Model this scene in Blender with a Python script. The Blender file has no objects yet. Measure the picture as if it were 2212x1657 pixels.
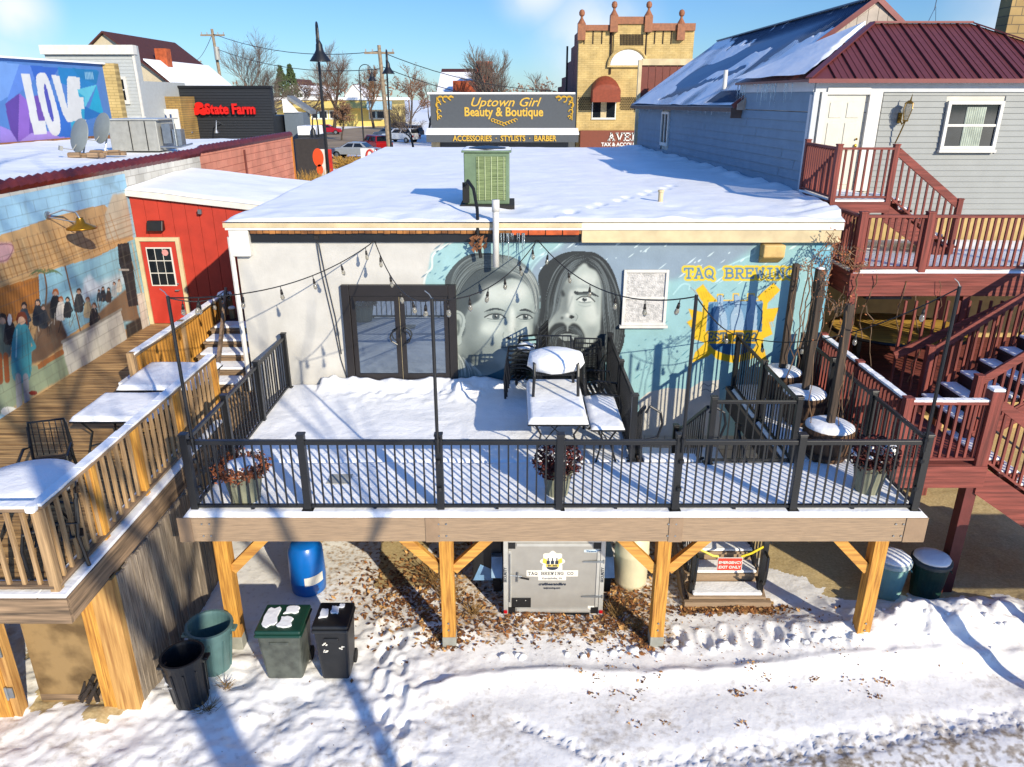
import bpy, bmesh, math, random
import numpy as np
from mathutils import Vector, Matrix
R = math.radians
rnd = random.Random(7)
sc = bpy.context.scene
C = sc.collection

# ---------------------------------------------------------------- camera, sky, sun, exposure
CH = 7.5                      # drone height above the alley
PITCH = 21.0
FPX = 1611.0                  # focal length in pixels of a 2212 px wide picture
cam = bpy.data.cameras.new("camera"); cam.sensor_width = 36; cam.lens = 36 * FPX / 2212
cam.clip_start = .1; cam.clip_end = 3000
co = bpy.data.objects.new("camera", cam); C.objects.link(co)
co.location = (0, 0, CH); co.rotation_euler = (R(90 - PITCH), 0, 0)
sc.camera = co
SUN_EL, SUN_AZ = 23.5, 33.0   # the sun stands behind the camera, 33 degrees to its right
w = bpy.data.worlds.new("World"); sc.world = w; w.use_nodes = True
nt = w.node_tree; nt.nodes.clear()
def N(t, tp, **k):
    n = t.nodes.new(tp)
    for a, b in k.items():
        if a.startswith('i_'): n.inputs[a[2:].replace('_', ' ')].default_value = b
        else: setattr(n, a, b)
    return n
wo = N(nt, 'ShaderNodeOutputWorld'); bg = N(nt, 'ShaderNodeBackground'); bg.inputs[1].default_value = .105
sky = N(nt, 'ShaderNodeTexSky'); sky.sky_type = 'NISHITA'; sky.sun_disc = False
sky.sun_elevation = R(SUN_EL); sky.sun_rotation = R(180 - SUN_AZ); sky.air_density = 1.0; sky.dust_density = .1; sky.ozone_density = 3.0
# clouds: noise inside a few soft patches of the sky
tc = N(nt, 'ShaderNodeTexCoord'); sep = N(nt, 'ShaderNodeSeparateXYZ')
noi = N(nt, 'ShaderNodeTexNoise'); noi.inputs['Scale'].default_value = 7; noi.inputs['Detail'].default_value = 5; noi.inputs['Roughness'].default_value = .5
nt.links.new(tc.outputs['Generated'], noi.inputs['Vector'])
acc = None
for (dx, dy, dz, rad, st) in [(.03, 1, .135, .075, 1.0), (.10, 1, .07, .10, .75), (-.60, 1, .10, .055, .9), (-.66, 1, .155, .07, .6), (-.64, 1, .03, .09, .5), (.62, 1, .10, .10, .5), (.30, 1, .20, .10, .4)]:
    v = Vector((dx, dy, dz)).normalized()
    d = N(nt, 'ShaderNodeVectorMath', operation='DISTANCE'); d.inputs[1].default_value = v
    nt.links.new(tc.outputs['Generated'], d.inputs[0])
    mr = N(nt, 'ShaderNodeMapRange'); mr.interpolation_type = 'SMOOTHSTEP'
    mr.inputs['From Min'].default_value = 0; mr.inputs['From Max'].default_value = rad; mr.inputs['To Min'].default_value = st; mr.inputs['To Max'].default_value = 0
    nt.links.new(d.outputs['Value'], mr.inputs['Value'])
    if acc is None: acc = mr.outputs[0]
    else:
        m = N(nt, 'ShaderNodeMath', operation='MAXIMUM'); nt.links.new(acc, m.inputs[0]); nt.links.new(mr.outputs[0], m.inputs[1]); acc = m.outputs[0]
nr = N(nt, 'ShaderNodeMapRange'); nr.inputs['From Min'].default_value = .30; nr.inputs['From Max'].default_value = .52
nt.links.new(noi.outputs['Fac'], nr.inputs['Value'])
mm = N(nt, 'ShaderNodeMath', operation='MULTIPLY'); nt.links.new(acc, mm.inputs[0]); nt.links.new(nr.outputs[0], mm.inputs[1])
mx = N(nt, 'ShaderNodeMix', data_type='RGBA'); mx.inputs['B'].default_value = (6.2, 6.3, 6.7, 1)
tint = N(nt, 'ShaderNodeMix', data_type='RGBA', blend_type='MULTIPLY'); tint.inputs['Factor'].default_value = 1; tint.inputs['B'].default_value = (.57, .84, 1.2, 1); nt.links.new(sky.outputs[0], tint.inputs['A'])
spz = N(nt, 'ShaderNodeSeparateXYZ'); nt.links.new(tc.outputs['Generated'], spz.inputs[0])
hz = N(nt, 'ShaderNodeMapRange'); hz.interpolation_type = 'SMOOTHSTEP'; hz.inputs['From Min'].default_value = .10; hz.inputs['From Max'].default_value = .5; hz.inputs['To Min'].default_value = .66; hz.inputs['To Max'].default_value = 1.3
nt.links.new(spz.outputs['Z'], hz.inputs['Value']); dim = N(nt, 'ShaderNodeVectorMath', operation='SCALE'); nt.links.new(tint.outputs['Result'], dim.inputs[0]); nt.links.new(hz.outputs[0], dim.inputs['Scale'])
nt.links.new(mm.outputs[0], mx.inputs['Factor']); nt.links.new(dim.outputs[0], mx.inputs['A'])
nt.links.new(mx.outputs['Result'], bg.inputs[0]); nt.links.new(bg.outputs[0], wo.inputs[0])
sl = bpy.data.lights.new("sun", 'SUN'); sl.energy = 4.0; sl.angle = R(.5); sl.color = (1, .90, .72)
so = bpy.data.objects.new("sun", sl); C.objects.link(so)
sdir = Vector((math.sin(R(SUN_AZ)) * math.cos(R(SUN_EL)), -math.cos(R(SUN_AZ)) * math.cos(R(SUN_EL)), math.sin(R(SUN_EL))))
so.rotation_euler = sdir.to_track_quat('Z', 'Y').to_euler(); so.location = (20, -30, 30)
sc.view_settings.view_transform = 'Standard'; sc.view_settings.look = 'None'; sc.view_settings.exposure = .67; sc.view_settings.gamma = 1

# ---------------------------------------------------------------- measuring helpers (photo measured 2212 px wide)
ST, CT = math.sin(R(PITCH)), math.cos(R(PITCH))
def ray(px, py):
    a = (px - 1106) / FPX; b = (828 - py) / FPX
    return Vector((a, CT + b * ST, -ST + b * CT))
def at(px, py, Y):
    d = ray(px, py); return Vector((0, 0, CH)) + d * (Y / d.y)
def atz(px, py, z):
    d = ray(px, py); return Vector((0, 0, CH)) + d * ((z - CH) / d.z)
def Z(bx, by, k):                      # a zoomed crop of the photo back to 2212 px coordinates
    return lambda x, y: ((bx + x / k) * .72005, (by + y / k) * .72005)
Zf = Z(1250, 600, 2.7613); Zq = Z(1850, 600, 2.7613); Zm = Z(0, 500, 2.0716); Zl = Z(0, 0, 2.7617)

def lin(h):
    if isinstance(h, str):
        h = h.lstrip('#'); h = [int(h[i:i + 2], 16) / 255 for i in (0, 2, 4)]
    return [c / 12.92 if c <= .04045 else ((c + .055) / 1.055) ** 2.4 for c in h]

# ---------------------------------------------------------------- materials
MATS = {}
def mat(name, col, rough=.7, metal=0, var=.18, scale=6, bump=.15, bscale=None, stretch=None, col2=None, thr=None, spec=None, coords='Object', detail=4):
    if name in MATS: return MATS[name]
    m = bpy.data.materials.new(name); m.use_nodes = True; t = m.node_tree
    b = t.nodes['Principled BSDF']; b.inputs['Roughness'].default_value = rough; b.inputs['Metallic'].default_value = metal
    if spec is not None: b.inputs['Specular IOR Level'].default_value = spec
    c = lin(col); tcn = N(t, 'ShaderNodeTexCoord'); vec = tcn.outputs[coords]
    if stretch:
        mp = N(t, 'ShaderNodeMapping'); mp.inputs['Scale'].default_value = stretch; t.links.new(vec, mp.inputs['Vector']); vec = mp.outputs[0]
    n = N(t, 'ShaderNodeTexNoise'); n.inputs['Scale'].default_value = scale; n.inputs['Detail'].default_value = detail; t.links.new(vec, n.inputs['Vector'])
    cr = N(t, 'ShaderNodeValToRGB'); e = cr.color_ramp.elements
    if col2: d = lin(col2)
    else: d = [x * (1 - var) for x in c]; c = [min(1, x * (1 + var * .6)) for x in c]
    e[0].color = (*d, 1); e[1].color = (*c, 1)
    e[0].position, e[1].position = thr or (.35, .65)
    t.links.new(n.outputs['Fac'], cr.inputs[0]); t.links.new(cr.outputs[0], b.inputs['Base Color'])
    if bump:
        n2 = N(t, 'ShaderNodeTexNoise'); n2.inputs['Scale'].default_value = bscale or scale * 4; n2.inputs['Detail'].default_value = 3; t.links.new(vec, n2.inputs['Vector'])
        bp = N(t, 'ShaderNodeBump'); bp.inputs['Strength'].default_value = bump; bp.inputs['Distance'].default_value = .02
        t.links.new(n2.outputs['Fac'], bp.inputs['Height']); t.links.new(bp.outputs[0], b.inputs['Normal'])
    MATS[name] = m; return m
def wood(name, dark, light, axis=2, g=1.0):
    s = [14 * g, 14 * g, 14 * g]; s[axis] = .8 * g
    return mat(name, light, .75, col2=dark, scale=1.6, stretch=tuple(s), bump=.35, bscale=3, thr=(.3, .68), detail=6)
def brickmat(name, c1, c2, mortar, w, h, rough=.85, plane='xz', mort=.012, bump=.5):
    m = bpy.data.materials.new(name); m.use_nodes = True; t = m.node_tree; b = t.nodes['Principled BSDF']; b.inputs['Roughness'].default_value = rough
    tcn = N(t, 'ShaderNodeTexCoord'); s = N(t, 'ShaderNodeSeparateXYZ'); cb = N(t, 'ShaderNodeCombineXYZ')
    t.links.new(tcn.outputs['Object'], s.inputs[0])
    t.links.new(s.outputs['X' if plane[0] == 'x' else 'Y'], cb.inputs['X']); t.links.new(s.outputs['Z'], cb.inputs['Y'])
    br = N(t, 'ShaderNodeTexBrick'); br.inputs['Scale'].default_value = 1; br.inputs['Brick Width'].default_value = w; br.inputs['Row Height'].default_value = h
    br.inputs['Mortar Size'].default_value = mort; br.inputs['Color1'].default_value = (*lin(c1), 1); br.inputs['Color2'].default_value = (*lin(c2), 1); br.inputs['Mortar'].default_value = (*lin(mortar), 1)
    t.links.new(cb.outputs[0], br.inputs['Vector'])
    n = N(t, 'ShaderNodeTexNoise'); n.inputs['Scale'].default_value = 1.3; n.inputs['Detail'].default_value = 6; t.links.new(tcn.outputs['Object'], n.inputs['Vector'])
    mr = N(t, 'ShaderNodeMapRange'); mr.inputs['From Min'].default_value = .3; mr.inputs['From Max'].default_value = .7; mr.inputs['To Min'].default_value = .7; mr.inputs['To Max'].default_value = 1.1
    t.links.new(n.outputs['Fac'], mr.inputs['Value'])
    v = N(t, 'ShaderNodeVectorMath', operation='SCALE'); t.links.new(br.outputs['Color'], v.inputs[0]); t.links.new(mr.outputs[0], v.inputs['Scale'])
    t.links.new(v.outputs[0], b.inputs['Base Color'])
    bp = N(t, 'ShaderNodeBump'); bp.inputs['Strength'].default_value = bump; bp.inputs['Distance'].default_value = .02; bp.invert = True
    t.links.new(br.outputs['Fac'], bp.inputs['Height']); t.links.new(bp.outputs[0], b.inputs['Normal'])
    MATS[name] = m; return m
def attrmat(name, attr='paint', rough=.8, dirt=.16, bump=.25, gain=.76):
    m = bpy.data.materials.new(name); m.use_nodes = True; t = m.node_tree; b = t.nodes['Principled BSDF']; b.inputs['Roughness'].default_value = rough
    a = N(t, 'ShaderNodeAttribute', attribute_name=attr); tcn = N(t, 'ShaderNodeTexCoord')
    n = N(t, 'ShaderNodeTexNoise'); n.inputs['Scale'].default_value = 2.2; n.inputs['Detail'].default_value = 8; n.inputs['Roughness'].default_value = .65; t.links.new(tcn.outputs['Object'], n.inputs['Vector'])
    mr = N(t, 'ShaderNodeMapRange'); mr.inputs['From Min'].default_value = .3; mr.inputs['From Max'].default_value = .7; mr.inputs['To Min'].default_value = gain * (1 - dirt); mr.inputs['To Max'].default_value = gain * 1.03
    t.links.new(n.outputs['Fac'], mr.inputs['Value'])
    v = N(t, 'ShaderNodeVectorMath', operation='SCALE'); t.links.new(a.outputs['Color'], v.inputs[0]); t.links.new(mr.outputs[0], v.inputs['Scale']); t.links.new(v.outputs[0], b.inputs['Base Color'])
    n2 = N(t, 'ShaderNodeTexNoise'); n2.inputs['Scale'].default_value = 30; t.links.new(tcn.outputs['Object'], n2.inputs['Vector'])
    bp = N(t, 'ShaderNodeBump'); bp.inputs['Strength'].default_value = bump; bp.inputs['Distance'].default_value = .01
    t.links.new(n2.outputs['Fac'], bp.inputs['Height']); t.links.new(bp.outputs[0], b.inputs['Normal'])
    return m
def snowmat(name, c='#f1f1f0', s=5):
    m = mat(name, c, .55, var=.05, scale=1.5, bump=.0)
    t = m.node_tree; b = t.nodes['Principled BSDF']; tcn = N(t, 'ShaderNodeTexCoord')
    hs = None
    for sc_, am in ((s, 1.0), (s * 5, .35), (s * 30, .12)):
        n = N(t, 'ShaderNodeTexNoise'); n.inputs['Scale'].default_value = sc_; n.inputs['Detail'].default_value = 2; t.links.new(tcn.outputs['Object'], n.inputs['Vector'])
        q = N(t, 'ShaderNodeMath', operation='MULTIPLY'); q.inputs[1].default_value = am; t.links.new(n.outputs['Fac'], q.inputs[0])
        if hs is None: hs = q.outputs[0]
        else:
            ad = N(t, 'ShaderNodeMath', operation='ADD'); t.links.new(hs, ad.inputs[0]); t.links.new(q.outputs[0], ad.inputs[1]); hs = ad.outputs[0]
    bp = N(t, 'ShaderNodeBump'); bp.inputs['Strength'].default_value = .35; bp.inputs['Distance'].default_value = .05
    t.links.new(hs, bp.inputs['Height']); t.links.new(bp.outputs[0], b.inputs['Normal'])
    return m
SNOW = snowmat('snow'); SNOWR = snowmat('roof_snow', '#f0f0ef', 2)
BLACK = mat('black_powder_coat', '#17181a', .38, var=.1, bump=.03)
DKTREAD = mat('dark_bronze_metal', '#201c1b', .4, var=.1, bump=.03)
COMP = wood('composite_fascia', '#84705a', '#9f866a', 0, 3.6)
COMPY = wood('composite_fascia_side', '#7d6852', '#a1876a', 1, 2.0)
PINE = wood('treated_pine', '#8f5c20', '#cf9840', 2, 1.7)
PINEX = wood('treated_pine_brace', '#96632a', '#d09c48', 0)
OLDZ = wood('weathered_wood_upright', '#6f573c', '#b8976c', 2)
OLDY = wood('weathered_wood_along', '#4d3f30', '#a08466', 1)
OLDX = wood('weathered_wood_across', '#4d3f30', '#a08466', 0)
DECKW = wood('stained_deck_boards', '#4a2f18', '#c09a66', 0, .8)
REDZ = wood('red_stained_wood_upright', '#55261f', '#8a4237', 2)
REDX = wood('red_stained_wood_across', '#58271f', '#8c453a', 0)
REDY = wood('red_stained_wood_along', '#52241c', '#803d33', 1)
WHITE = mat('white_paint', '#cfccc4', .5, var=.08, bump=.05)
CREAM = mat('cream_paint', '#c4b28c', .7, var=.15, scale=3)
GLASS = mat('dark_glass', '#20262c', .05, metal=.35, var=.2, bump=0)
def glassy(name, col, metal=.6, rough=.04): return mat(name, col, rough, metal=metal, var=.12, scale=1.2, bump=0)
DOORGL = glassy('door_glass', '#838e99', .85, .015)
CHROME = mat('galvanised_steel', '#9aa0a4', .35, metal=.8, var=.15)
GREYM = mat('grey_sheet_metal', '#9c9c96', .5, metal=.2, var=.12)
RUBBER = mat('rubber', '#0c0c0d', .8)
CONC = mat('concrete', '#a58f6c', .9, var=.25, scale=2)
BARK = mat('bark', '#4b4036', .9, var=.35, scale=6, bump=.6)
TWIG = mat('twigs', '#665a50', .9, var=.3)
TWIGR = mat('russet_twigs', '#6f5646', .9, var=.3)

# ---------------------------------------------------------------- mesh builder
ORG = {}
class MB:
    def __init__(s): s.v = []; s.f = []; s.m = []; s.k = 0; s.cuts = []
    def mi(s, k): s.k = k; return s
    def add(s, vs, fs):
        o = len(s.v); s.cuts.append((o, len(s.f))); s.v += [tuple(p) for p in vs]; s.f += [tuple(i + o for i in f) for f in fs]; s.m += [s.k] * len(fs); return s
    def box(s, x0, y0, z0, x1, y1, z1):
        return s.add([(x0, y0, z0), (x1, y0, z0), (x1, y1, z0), (x0, y1, z0), (x0, y0, z1), (x1, y0, z1), (x1, y1, z1), (x0, y1, z1)],
                     [(0, 3, 2, 1), (4, 5, 6, 7), (0, 1, 5, 4), (1, 2, 6, 5), (2, 3, 7, 6), (3, 0, 4, 7)])
    def bar(s, p, q, w_, h, up=(0, 0, 1), w2=None, h2=None):
        p = Vector(p); q = Vector(q); d = (q - p).normalized(); up = Vector(up)
        if abs(d.dot(up)) > .99: up = Vector((0, 1, 0))
        a = d.cross(up).normalized(); b = a.cross(d).normalized(); w2 = w2 or w_; h2 = h2 or h
        vs = []
        for c, ww, hh in ((p, w_, h), (q, w2, h2)):
            for i, j in ((-1, -1), (1, -1), (1, 1), (-1, 1)): vs.append(c + a * (i * ww / 2) + b * (j * hh / 2))
        return s.add(vs, [(0, 3, 2, 1)[::-1], (4, 7, 6, 5)[::-1], (0, 1, 5, 4)[::-1], (1, 2, 6, 5)[::-1], (2, 3, 7, 6)[::-1], (3, 0, 4, 7)[::-1]])
    def tube(s, pts, r, n=8, cap=True):
        pts = [Vector(p) for p in pts]; rs = r if isinstance(r, (list, tuple)) else [r] * len(pts)
        vs = []; fs = []; prev = None
        for i, p in enumerate(pts):
            d = (pts[min(i + 1, len(pts) - 1)] - pts[max(i - 1, 0)])
            d = d.normalized() if d.length > 1e-9 else Vector((0, 0, 1))
            if prev is None:
                u = Vector((0, 0, 1)) if abs(d.z) < .9 else Vector((1, 0, 0)); a = d.cross(u).normalized()
            else:
                a = prev - d * prev.dot(d); a = a.normalized() if a.length > 1e-6 else d.orthogonal().normalized()
            prev = a; b = d.cross(a)
            for k in range(n):
                t = 2 * math.pi * k / n; vs.append(p + (a * math.cos(t) + b * math.sin(t)) * rs[i])
        for i in range(len(pts) - 1):
            for k in range(n):
                k2 = (k + 1) % n; fs.append((i * n + k, i * n + k2, (i + 1) * n + k2, (i + 1) * n + k))
        if cap: fs.append(tuple(range(n))[::-1]); fs.append(tuple((len(pts) - 1) * n + k for k in range(n)))
        return s.add(vs, fs)
    def lathe(s, cx, cy, prof, n=20, cap=True, jit=0, sx=1, sy=1):
        vs = []; fs = []
        for r, z in prof:
            for k in range(n):
                t = 2 * math.pi * k / n; rr = r * (1 + rnd.uniform(-jit, jit)); vs.append((cx + rr * math.cos(t) * sx, cy + rr * math.sin(t) * sy, z))
        for i in range(len(prof) - 1):
            for k in range(n):
                k2 = (k + 1) % n; fs.append((i * n + k, i * n + k2, (i + 1) * n + k2, (i + 1) * n + k))
        if cap: fs.append(tuple(range(n))[::-1]); fs.append(tuple((len(prof) - 1) * n + k for k in range(n)))
        return s.add(vs, fs)
    def prism(s, poly, d):             # poly: 3D points, d: extrusion vector
        n = len(poly); d = Vector(d); vs = [Vector(p) for p in poly] + [Vector(p) + d for p in poly]
        return s.add(vs, [tuple(range(n))[::-1], tuple(range(n, 2 * n))] + [(i, (i + 1) % n, n + (i + 1) % n, n + i) for i in range(n)])
    def quad(s, *p): return s.add(p, [tuple(range(len(p)))])
    def ball(s, c, r, n=10, m=6, sz=1, jit=0):
        prof = [(math.sin(math.pi * i / m) * r + 1e-4, -math.cos(math.pi * i / m) * r * sz + c[2]) for i in range(m + 1)]
        return s.lathe(c[0], c[1], prof, n, jit=jit)
    def each(s, name, mats, parent=None, **k):
        c = s.cuts + [(len(s.v), len(s.f))]
        for (v0, f0), (v1, f1) in zip(c[:-1], c[1:]):
            b = MB(); b.v = s.v[v0:v1]; b.f = [tuple(i - v0 for i in f) for f in s.f[f0:f1]]; b.m = s.m[f0:f1]; o = b.build(name, mats, parent, **k)
        return o
    def build(s, name, mats, parent=None, smooth=False, bev=0, sub=0):
        me = bpy.data.meshes.new(name); off = Vector(ORG.get(parent.name, (0, 0, 0))) if parent else Vector((0, 0, 0))
        me.from_pydata([tuple(Vector(p) - off) for p in s.v], [], s.f)
        for m in (mats if isinstance(mats, (list, tuple)) else [mats]): me.materials.append(m)
        for p, k in zip(me.polygons, s.m): p.material_index = k; p.use_smooth = smooth
        bm = bmesh.new(); bm.from_mesh(me); bmesh.ops.recalc_face_normals(bm, faces=bm.faces); bm.to_mesh(me); bm.free()
        o = bpy.data.objects.new(name, me); C.objects.link(o)
        if parent: o.parent = parent; ORG[o.name] = tuple(off)
        if bev:
            b = o.modifiers.new('bevel', 'BEVEL'); b.width = bev; b.segments = 2; b.limit_method = 'ANGLE'; b.angle_limit = R(40)
        if sub:
            b = o.modifiers.new('subd', 'SUBSURF'); b.levels = sub; b.render_levels = sub
        return o
def thing(name, label, cat, loc=(0, 0, 0), group=None):
    o = bpy.data.objects.new(name, None); C.objects.link(o); o.location = loc; ORG[o.name] = tuple(loc); o.empty_display_size = .2
    o['label'] = label; o['category'] = cat
    if group: o['group'] = group
    return o
def tag(o, label, cat, group=None):
    o['label'] = label; o['category'] = cat
    if group: o['group'] = group
    return o
def struct(o): o['kind'] = 'structure'; return o
def stuff(o, label=None, cat=None):
    o['kind'] = 'stuff'
    if label: o['label'] = label; o['category'] = cat
    return o
def dup(o, loc=None, rot=None, label=None, scale=None, parent=None):
    kids = [c for c in o.children]
    c = o.copy(); C.objects.link(c)
    if parent: c.parent = parent
    if loc is not None: c.location = loc
    if rot is not None: c.rotation_euler = rot if isinstance(rot, (tuple, list)) else (0, 0, rot)
    if scale is not None: c.scale = (scale,) * 3 if not isinstance(scale, tuple) else scale
    if label: c['label'] = label
    for k in kids: dup(k, parent=c)
    return c
def text(s, size, m, parent, loc, rot=(R(90), 0, 0), ext=.004, bold=0, name='lettering', sx=1, align='CENTER', shear=0, spacing=1):
    cu = bpy.data.curves.new(name, 'FONT'); cu.body = s; cu.size = size; cu.extrude = ext; cu.offset = bold; cu.align_x = align; cu.align_y = 'CENTER'; cu.shear = shear; cu.space_character = spacing; cu.resolution_u = 3
    t = bpy.data.objects.new(name + '_tmp', cu); C.objects.link(t)
    me = bpy.data.meshes.new_from_object(t.evaluated_get(bpy.context.evaluated_depsgraph_get()))
    bpy.data.objects.remove(t); me.materials.clear(); me.materials.append(m)
    o = bpy.data.objects.new(name, me); C.objects.link(o)
    off = Vector(ORG.get(parent.name, (0, 0, 0))) if parent else Vector((0, 0, 0))
    if parent: o.parent = parent
    o.location = Vector(loc) - off; o.rotation_euler = rot; o.scale = (sx, 1, 1); return o

# ---------------------------------------------------------------- numpy noise + painted walls
NR = np.random.RandomState(3)
def vnoise(x, y, scale, seed=0):
    g = np.random.RandomState(seed).rand(256, 256); x = np.asarray(x) / scale + 1000; y = np.asarray(y) / scale + 1000
    xi = np.floor(x).astype(int); yi = np.floor(y).astype(int); fx = x - xi; fy = y - yi; fx = fx * fx * (3 - 2 * fx); fy = fy * fy * (3 - 2 * fy)
    a = g[xi % 256, yi % 256]; b = g[(xi + 1) % 256, yi % 256]; c = g[xi % 256, (yi + 1) % 256]; d = g[(xi + 1) % 256, (yi + 1) % 256]
    return (a * (1 - fx) + b * fx) * (1 - fy) + (c * (1 - fx) + d * fx) * fy
def cr(pts, closed=False, k=6):
    P = [np.array(p, float) for p in pts]; n = len(P); out = []
    rng = range(n) if closed else range(n - 1)
    for i in rng:
        p0 = P[(i - 1) % n] if closed or i > 0 else P[i]; p1 = P[i]; p2 = P[(i + 1) % n]; p3 = P[(i + 2) % n] if closed or i + 2 < n else P[i + 1]
        for j in range(k):
            t = j / k; out.append(.5 * ((2 * p1) + (-p0 + p2) * t + (2 * p0 - 5 * p1 + 4 * p2 - p3) * t * t + (-p0 + 3 * p1 - 3 * p2 + p3) * t ** 3))
    if not closed: out.append(P[-1])
    return [tuple(p) for p in out]
def gridmesh(name, X, Y, Zz, m, parent=None, col=None, attr='paint', smooth=True):
    ny, nx = X.shape; me = bpy.data.meshes.new(name); nv = nx * ny
    co_ = np.stack([X, Y, Zz], -1).reshape(-1, 3).astype(np.float32)
    if parent: co_ = co_ - np.array(ORG.get(parent.name, (0, 0, 0)), np.float32)
    me.vertices.add(nv); me.vertices.foreach_set('co', co_.ravel())
    i = np.arange(nv).reshape(ny, nx); q = np.stack([i[:-1, :-1], i[:-1, 1:], i[1:, 1:], i[1:, :-1]], -1).reshape(-1, 4)
    me.loops.add(q.size); me.loops.foreach_set('vertex_index', q.ravel().astype(np.int32)); nf = len(q)
    me.polygons.add(nf); me.polygons.foreach_set('loop_start', (np.arange(nf) * 4).astype(np.int32)); me.polygons.foreach_set('loop_total', np.full(nf, 4, np.int32))
    me.polygons.foreach_set('use_smooth', np.full(nf, smooth)); me.update(calc_edges=True); me.validate()
    if col is not None:
        a = me.color_attributes.new(attr, 'FLOAT_COLOR', 'POINT'); c4 = np.ones((nv, 4), np.float32); c4[:, :3] = col.reshape(-1, 3); a.data.foreach_set('color', c4.ravel())
    me.materials.append(m); o = bpy.data.objects.new(name, me); C.objects.link(o)
    if parent: o.parent = parent; ORG[o.name] = ORG.get(parent.name, (0, 0, 0))
    return o
class Canvas:
    """a wall painted in its own metres: origin O, horizontal axis U, vertical axis Z"""
    def __init__(s, O, U, w_, h, res, base):
        s.O = Vector(O); s.U = Vector(U).normalized(); s.w = w_; s.h = h; s.nx = int(w_ / res) + 1; s.ny = int(h / res) + 1
        s.u, s.v = np.meshgrid(np.linspace(0, w_, s.nx), np.linspace(0, h, s.ny)); s.res = res
        s.c = np.zeros((s.ny, s.nx, 3)); s.c[:] = lin(base); s.n = s.U.cross(Vector((0, 0, 1))); s.Zf = None
    def m(s, x, y):
        px, py = s.Zf(x, y) if s.Zf else (x, y); d = ray(px, py); o = Vector((0, 0, CH)); t = (s.O - o).dot(s.n) / d.dot(s.n); p = o + d * t
        return ((p - s.O).dot(s.U), p.z - s.O.z)
    def P(s, pts): return [s.m(*p) for p in pts]
    def sub(s, pts, pad):
        a = np.array(pts); x0, y0 = a.min(0) - pad; x1, y1 = a.max(0) + pad
        i0 = max(0, int(x0 / s.w * (s.nx - 1))); i1 = min(s.nx, int(x1 / s.w * (s.nx - 1)) + 2); j0 = max(0, int(y0 / s.h * (s.ny - 1))); j1 = min(s.ny, int(y1 / s.h * (s.ny - 1)) + 2)
        if i1 <= i0 or j1 <= j0: return None
        return slice(j0, j1), slice(i0, i1)
    def blend(s, sl, k, col):
        c = np.array(lin(col)); s.c[sl] = s.c[sl] * (1 - k[..., None]) + c * k[..., None]
    def fill(s, pts, col, soft=0, a=1, raw=False):
        q = pts if raw else s.P(pts); sl_ = s.sub(q, soft * 2 + .02)
        if sl_ is None: return s
        u = s.u[sl_]; v = s.v[sl_]; ins = np.zeros(u.shape, bool); n = len(q)
        for i in range(n):
            x1, y1 = q[i]; x2, y2 = q[(i + 1) % n]
            if y1 == y2: continue
            ins ^= ((y1 > v) != (y2 > v)) & (u < (x2 - x1) * (v - y1) / (y2 - y1) + x1)
        k = ins.astype(float); r = int(soft / s.res)
        for _ in range(2 if r else 0):
            for ax in (0, 1):
                pd = [(0, 0), (0, 0)]; pd[ax] = (r + 1, r); cs = np.cumsum(np.pad(k, pd, mode='edge'), axis=ax)
                L = k.shape[ax]; k = (np.take(cs, range(2 * r + 1, 2 * r + 1 + L), ax) - np.take(cs, range(0, L), ax)) / (2 * r + 1)
        s.blend(sl_, k * a, col); return s
    def stroke(s, pts, wd, col, a=1, soft=0, taper=False, raw=False):
        q = pts if raw else s.P(pts); sl_ = s.sub(q, wd + soft + .02)
        if sl_ is None: return s
        u = s.u[sl_]; v = s.v[sl_]; best = np.full(u.shape, 9.)
        n = len(q)
        for i in range(n - 1):
            x1, y1 = q[i]; x2, y2 = q[i + 1]; dx, dy = x2 - x1, y2 - y1; L = dx * dx + dy * dy + 1e-12
            t = np.clip(((u - x1) * dx + (v - y1) * dy) / L, 0, 1); d = np.hypot(u - x1 - t * dx, v - y1 - t * dy)
            if taper: f = (i + t) / max(1, n - 1); d = d / np.maximum(.15, np.sin(np.pi * f)) 
            best = np.minimum(best, d)
        e = max(s.res * .8, soft); k = np.clip((wd / 2 - best) / e + .5, 0, 1) * a
        s.blend(sl_, k, col); return s
    def ell(s, cx, cy, rx, ry, col, rot=0, soft=0, a=1):
        pts = [(cx + rx * math.cos(t) * math.cos(rot) - ry * math.sin(t) * math.sin(rot), cy + rx * math.cos(t) * math.sin(rot) + ry * math.sin(t) * math.cos(rot)) for t in [i * math.pi / 12 for i in range(24)]]
        return s.fill(pts, col, soft, a)
    def build(s, name, m, parent=None):
        X = s.O.x + s.U.x * s.u; Y = s.O.y + s.U.y * s.u; return gridmesh(name, X, Y, s.O.z + s.v, m, parent, s.c, smooth=False)
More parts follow.
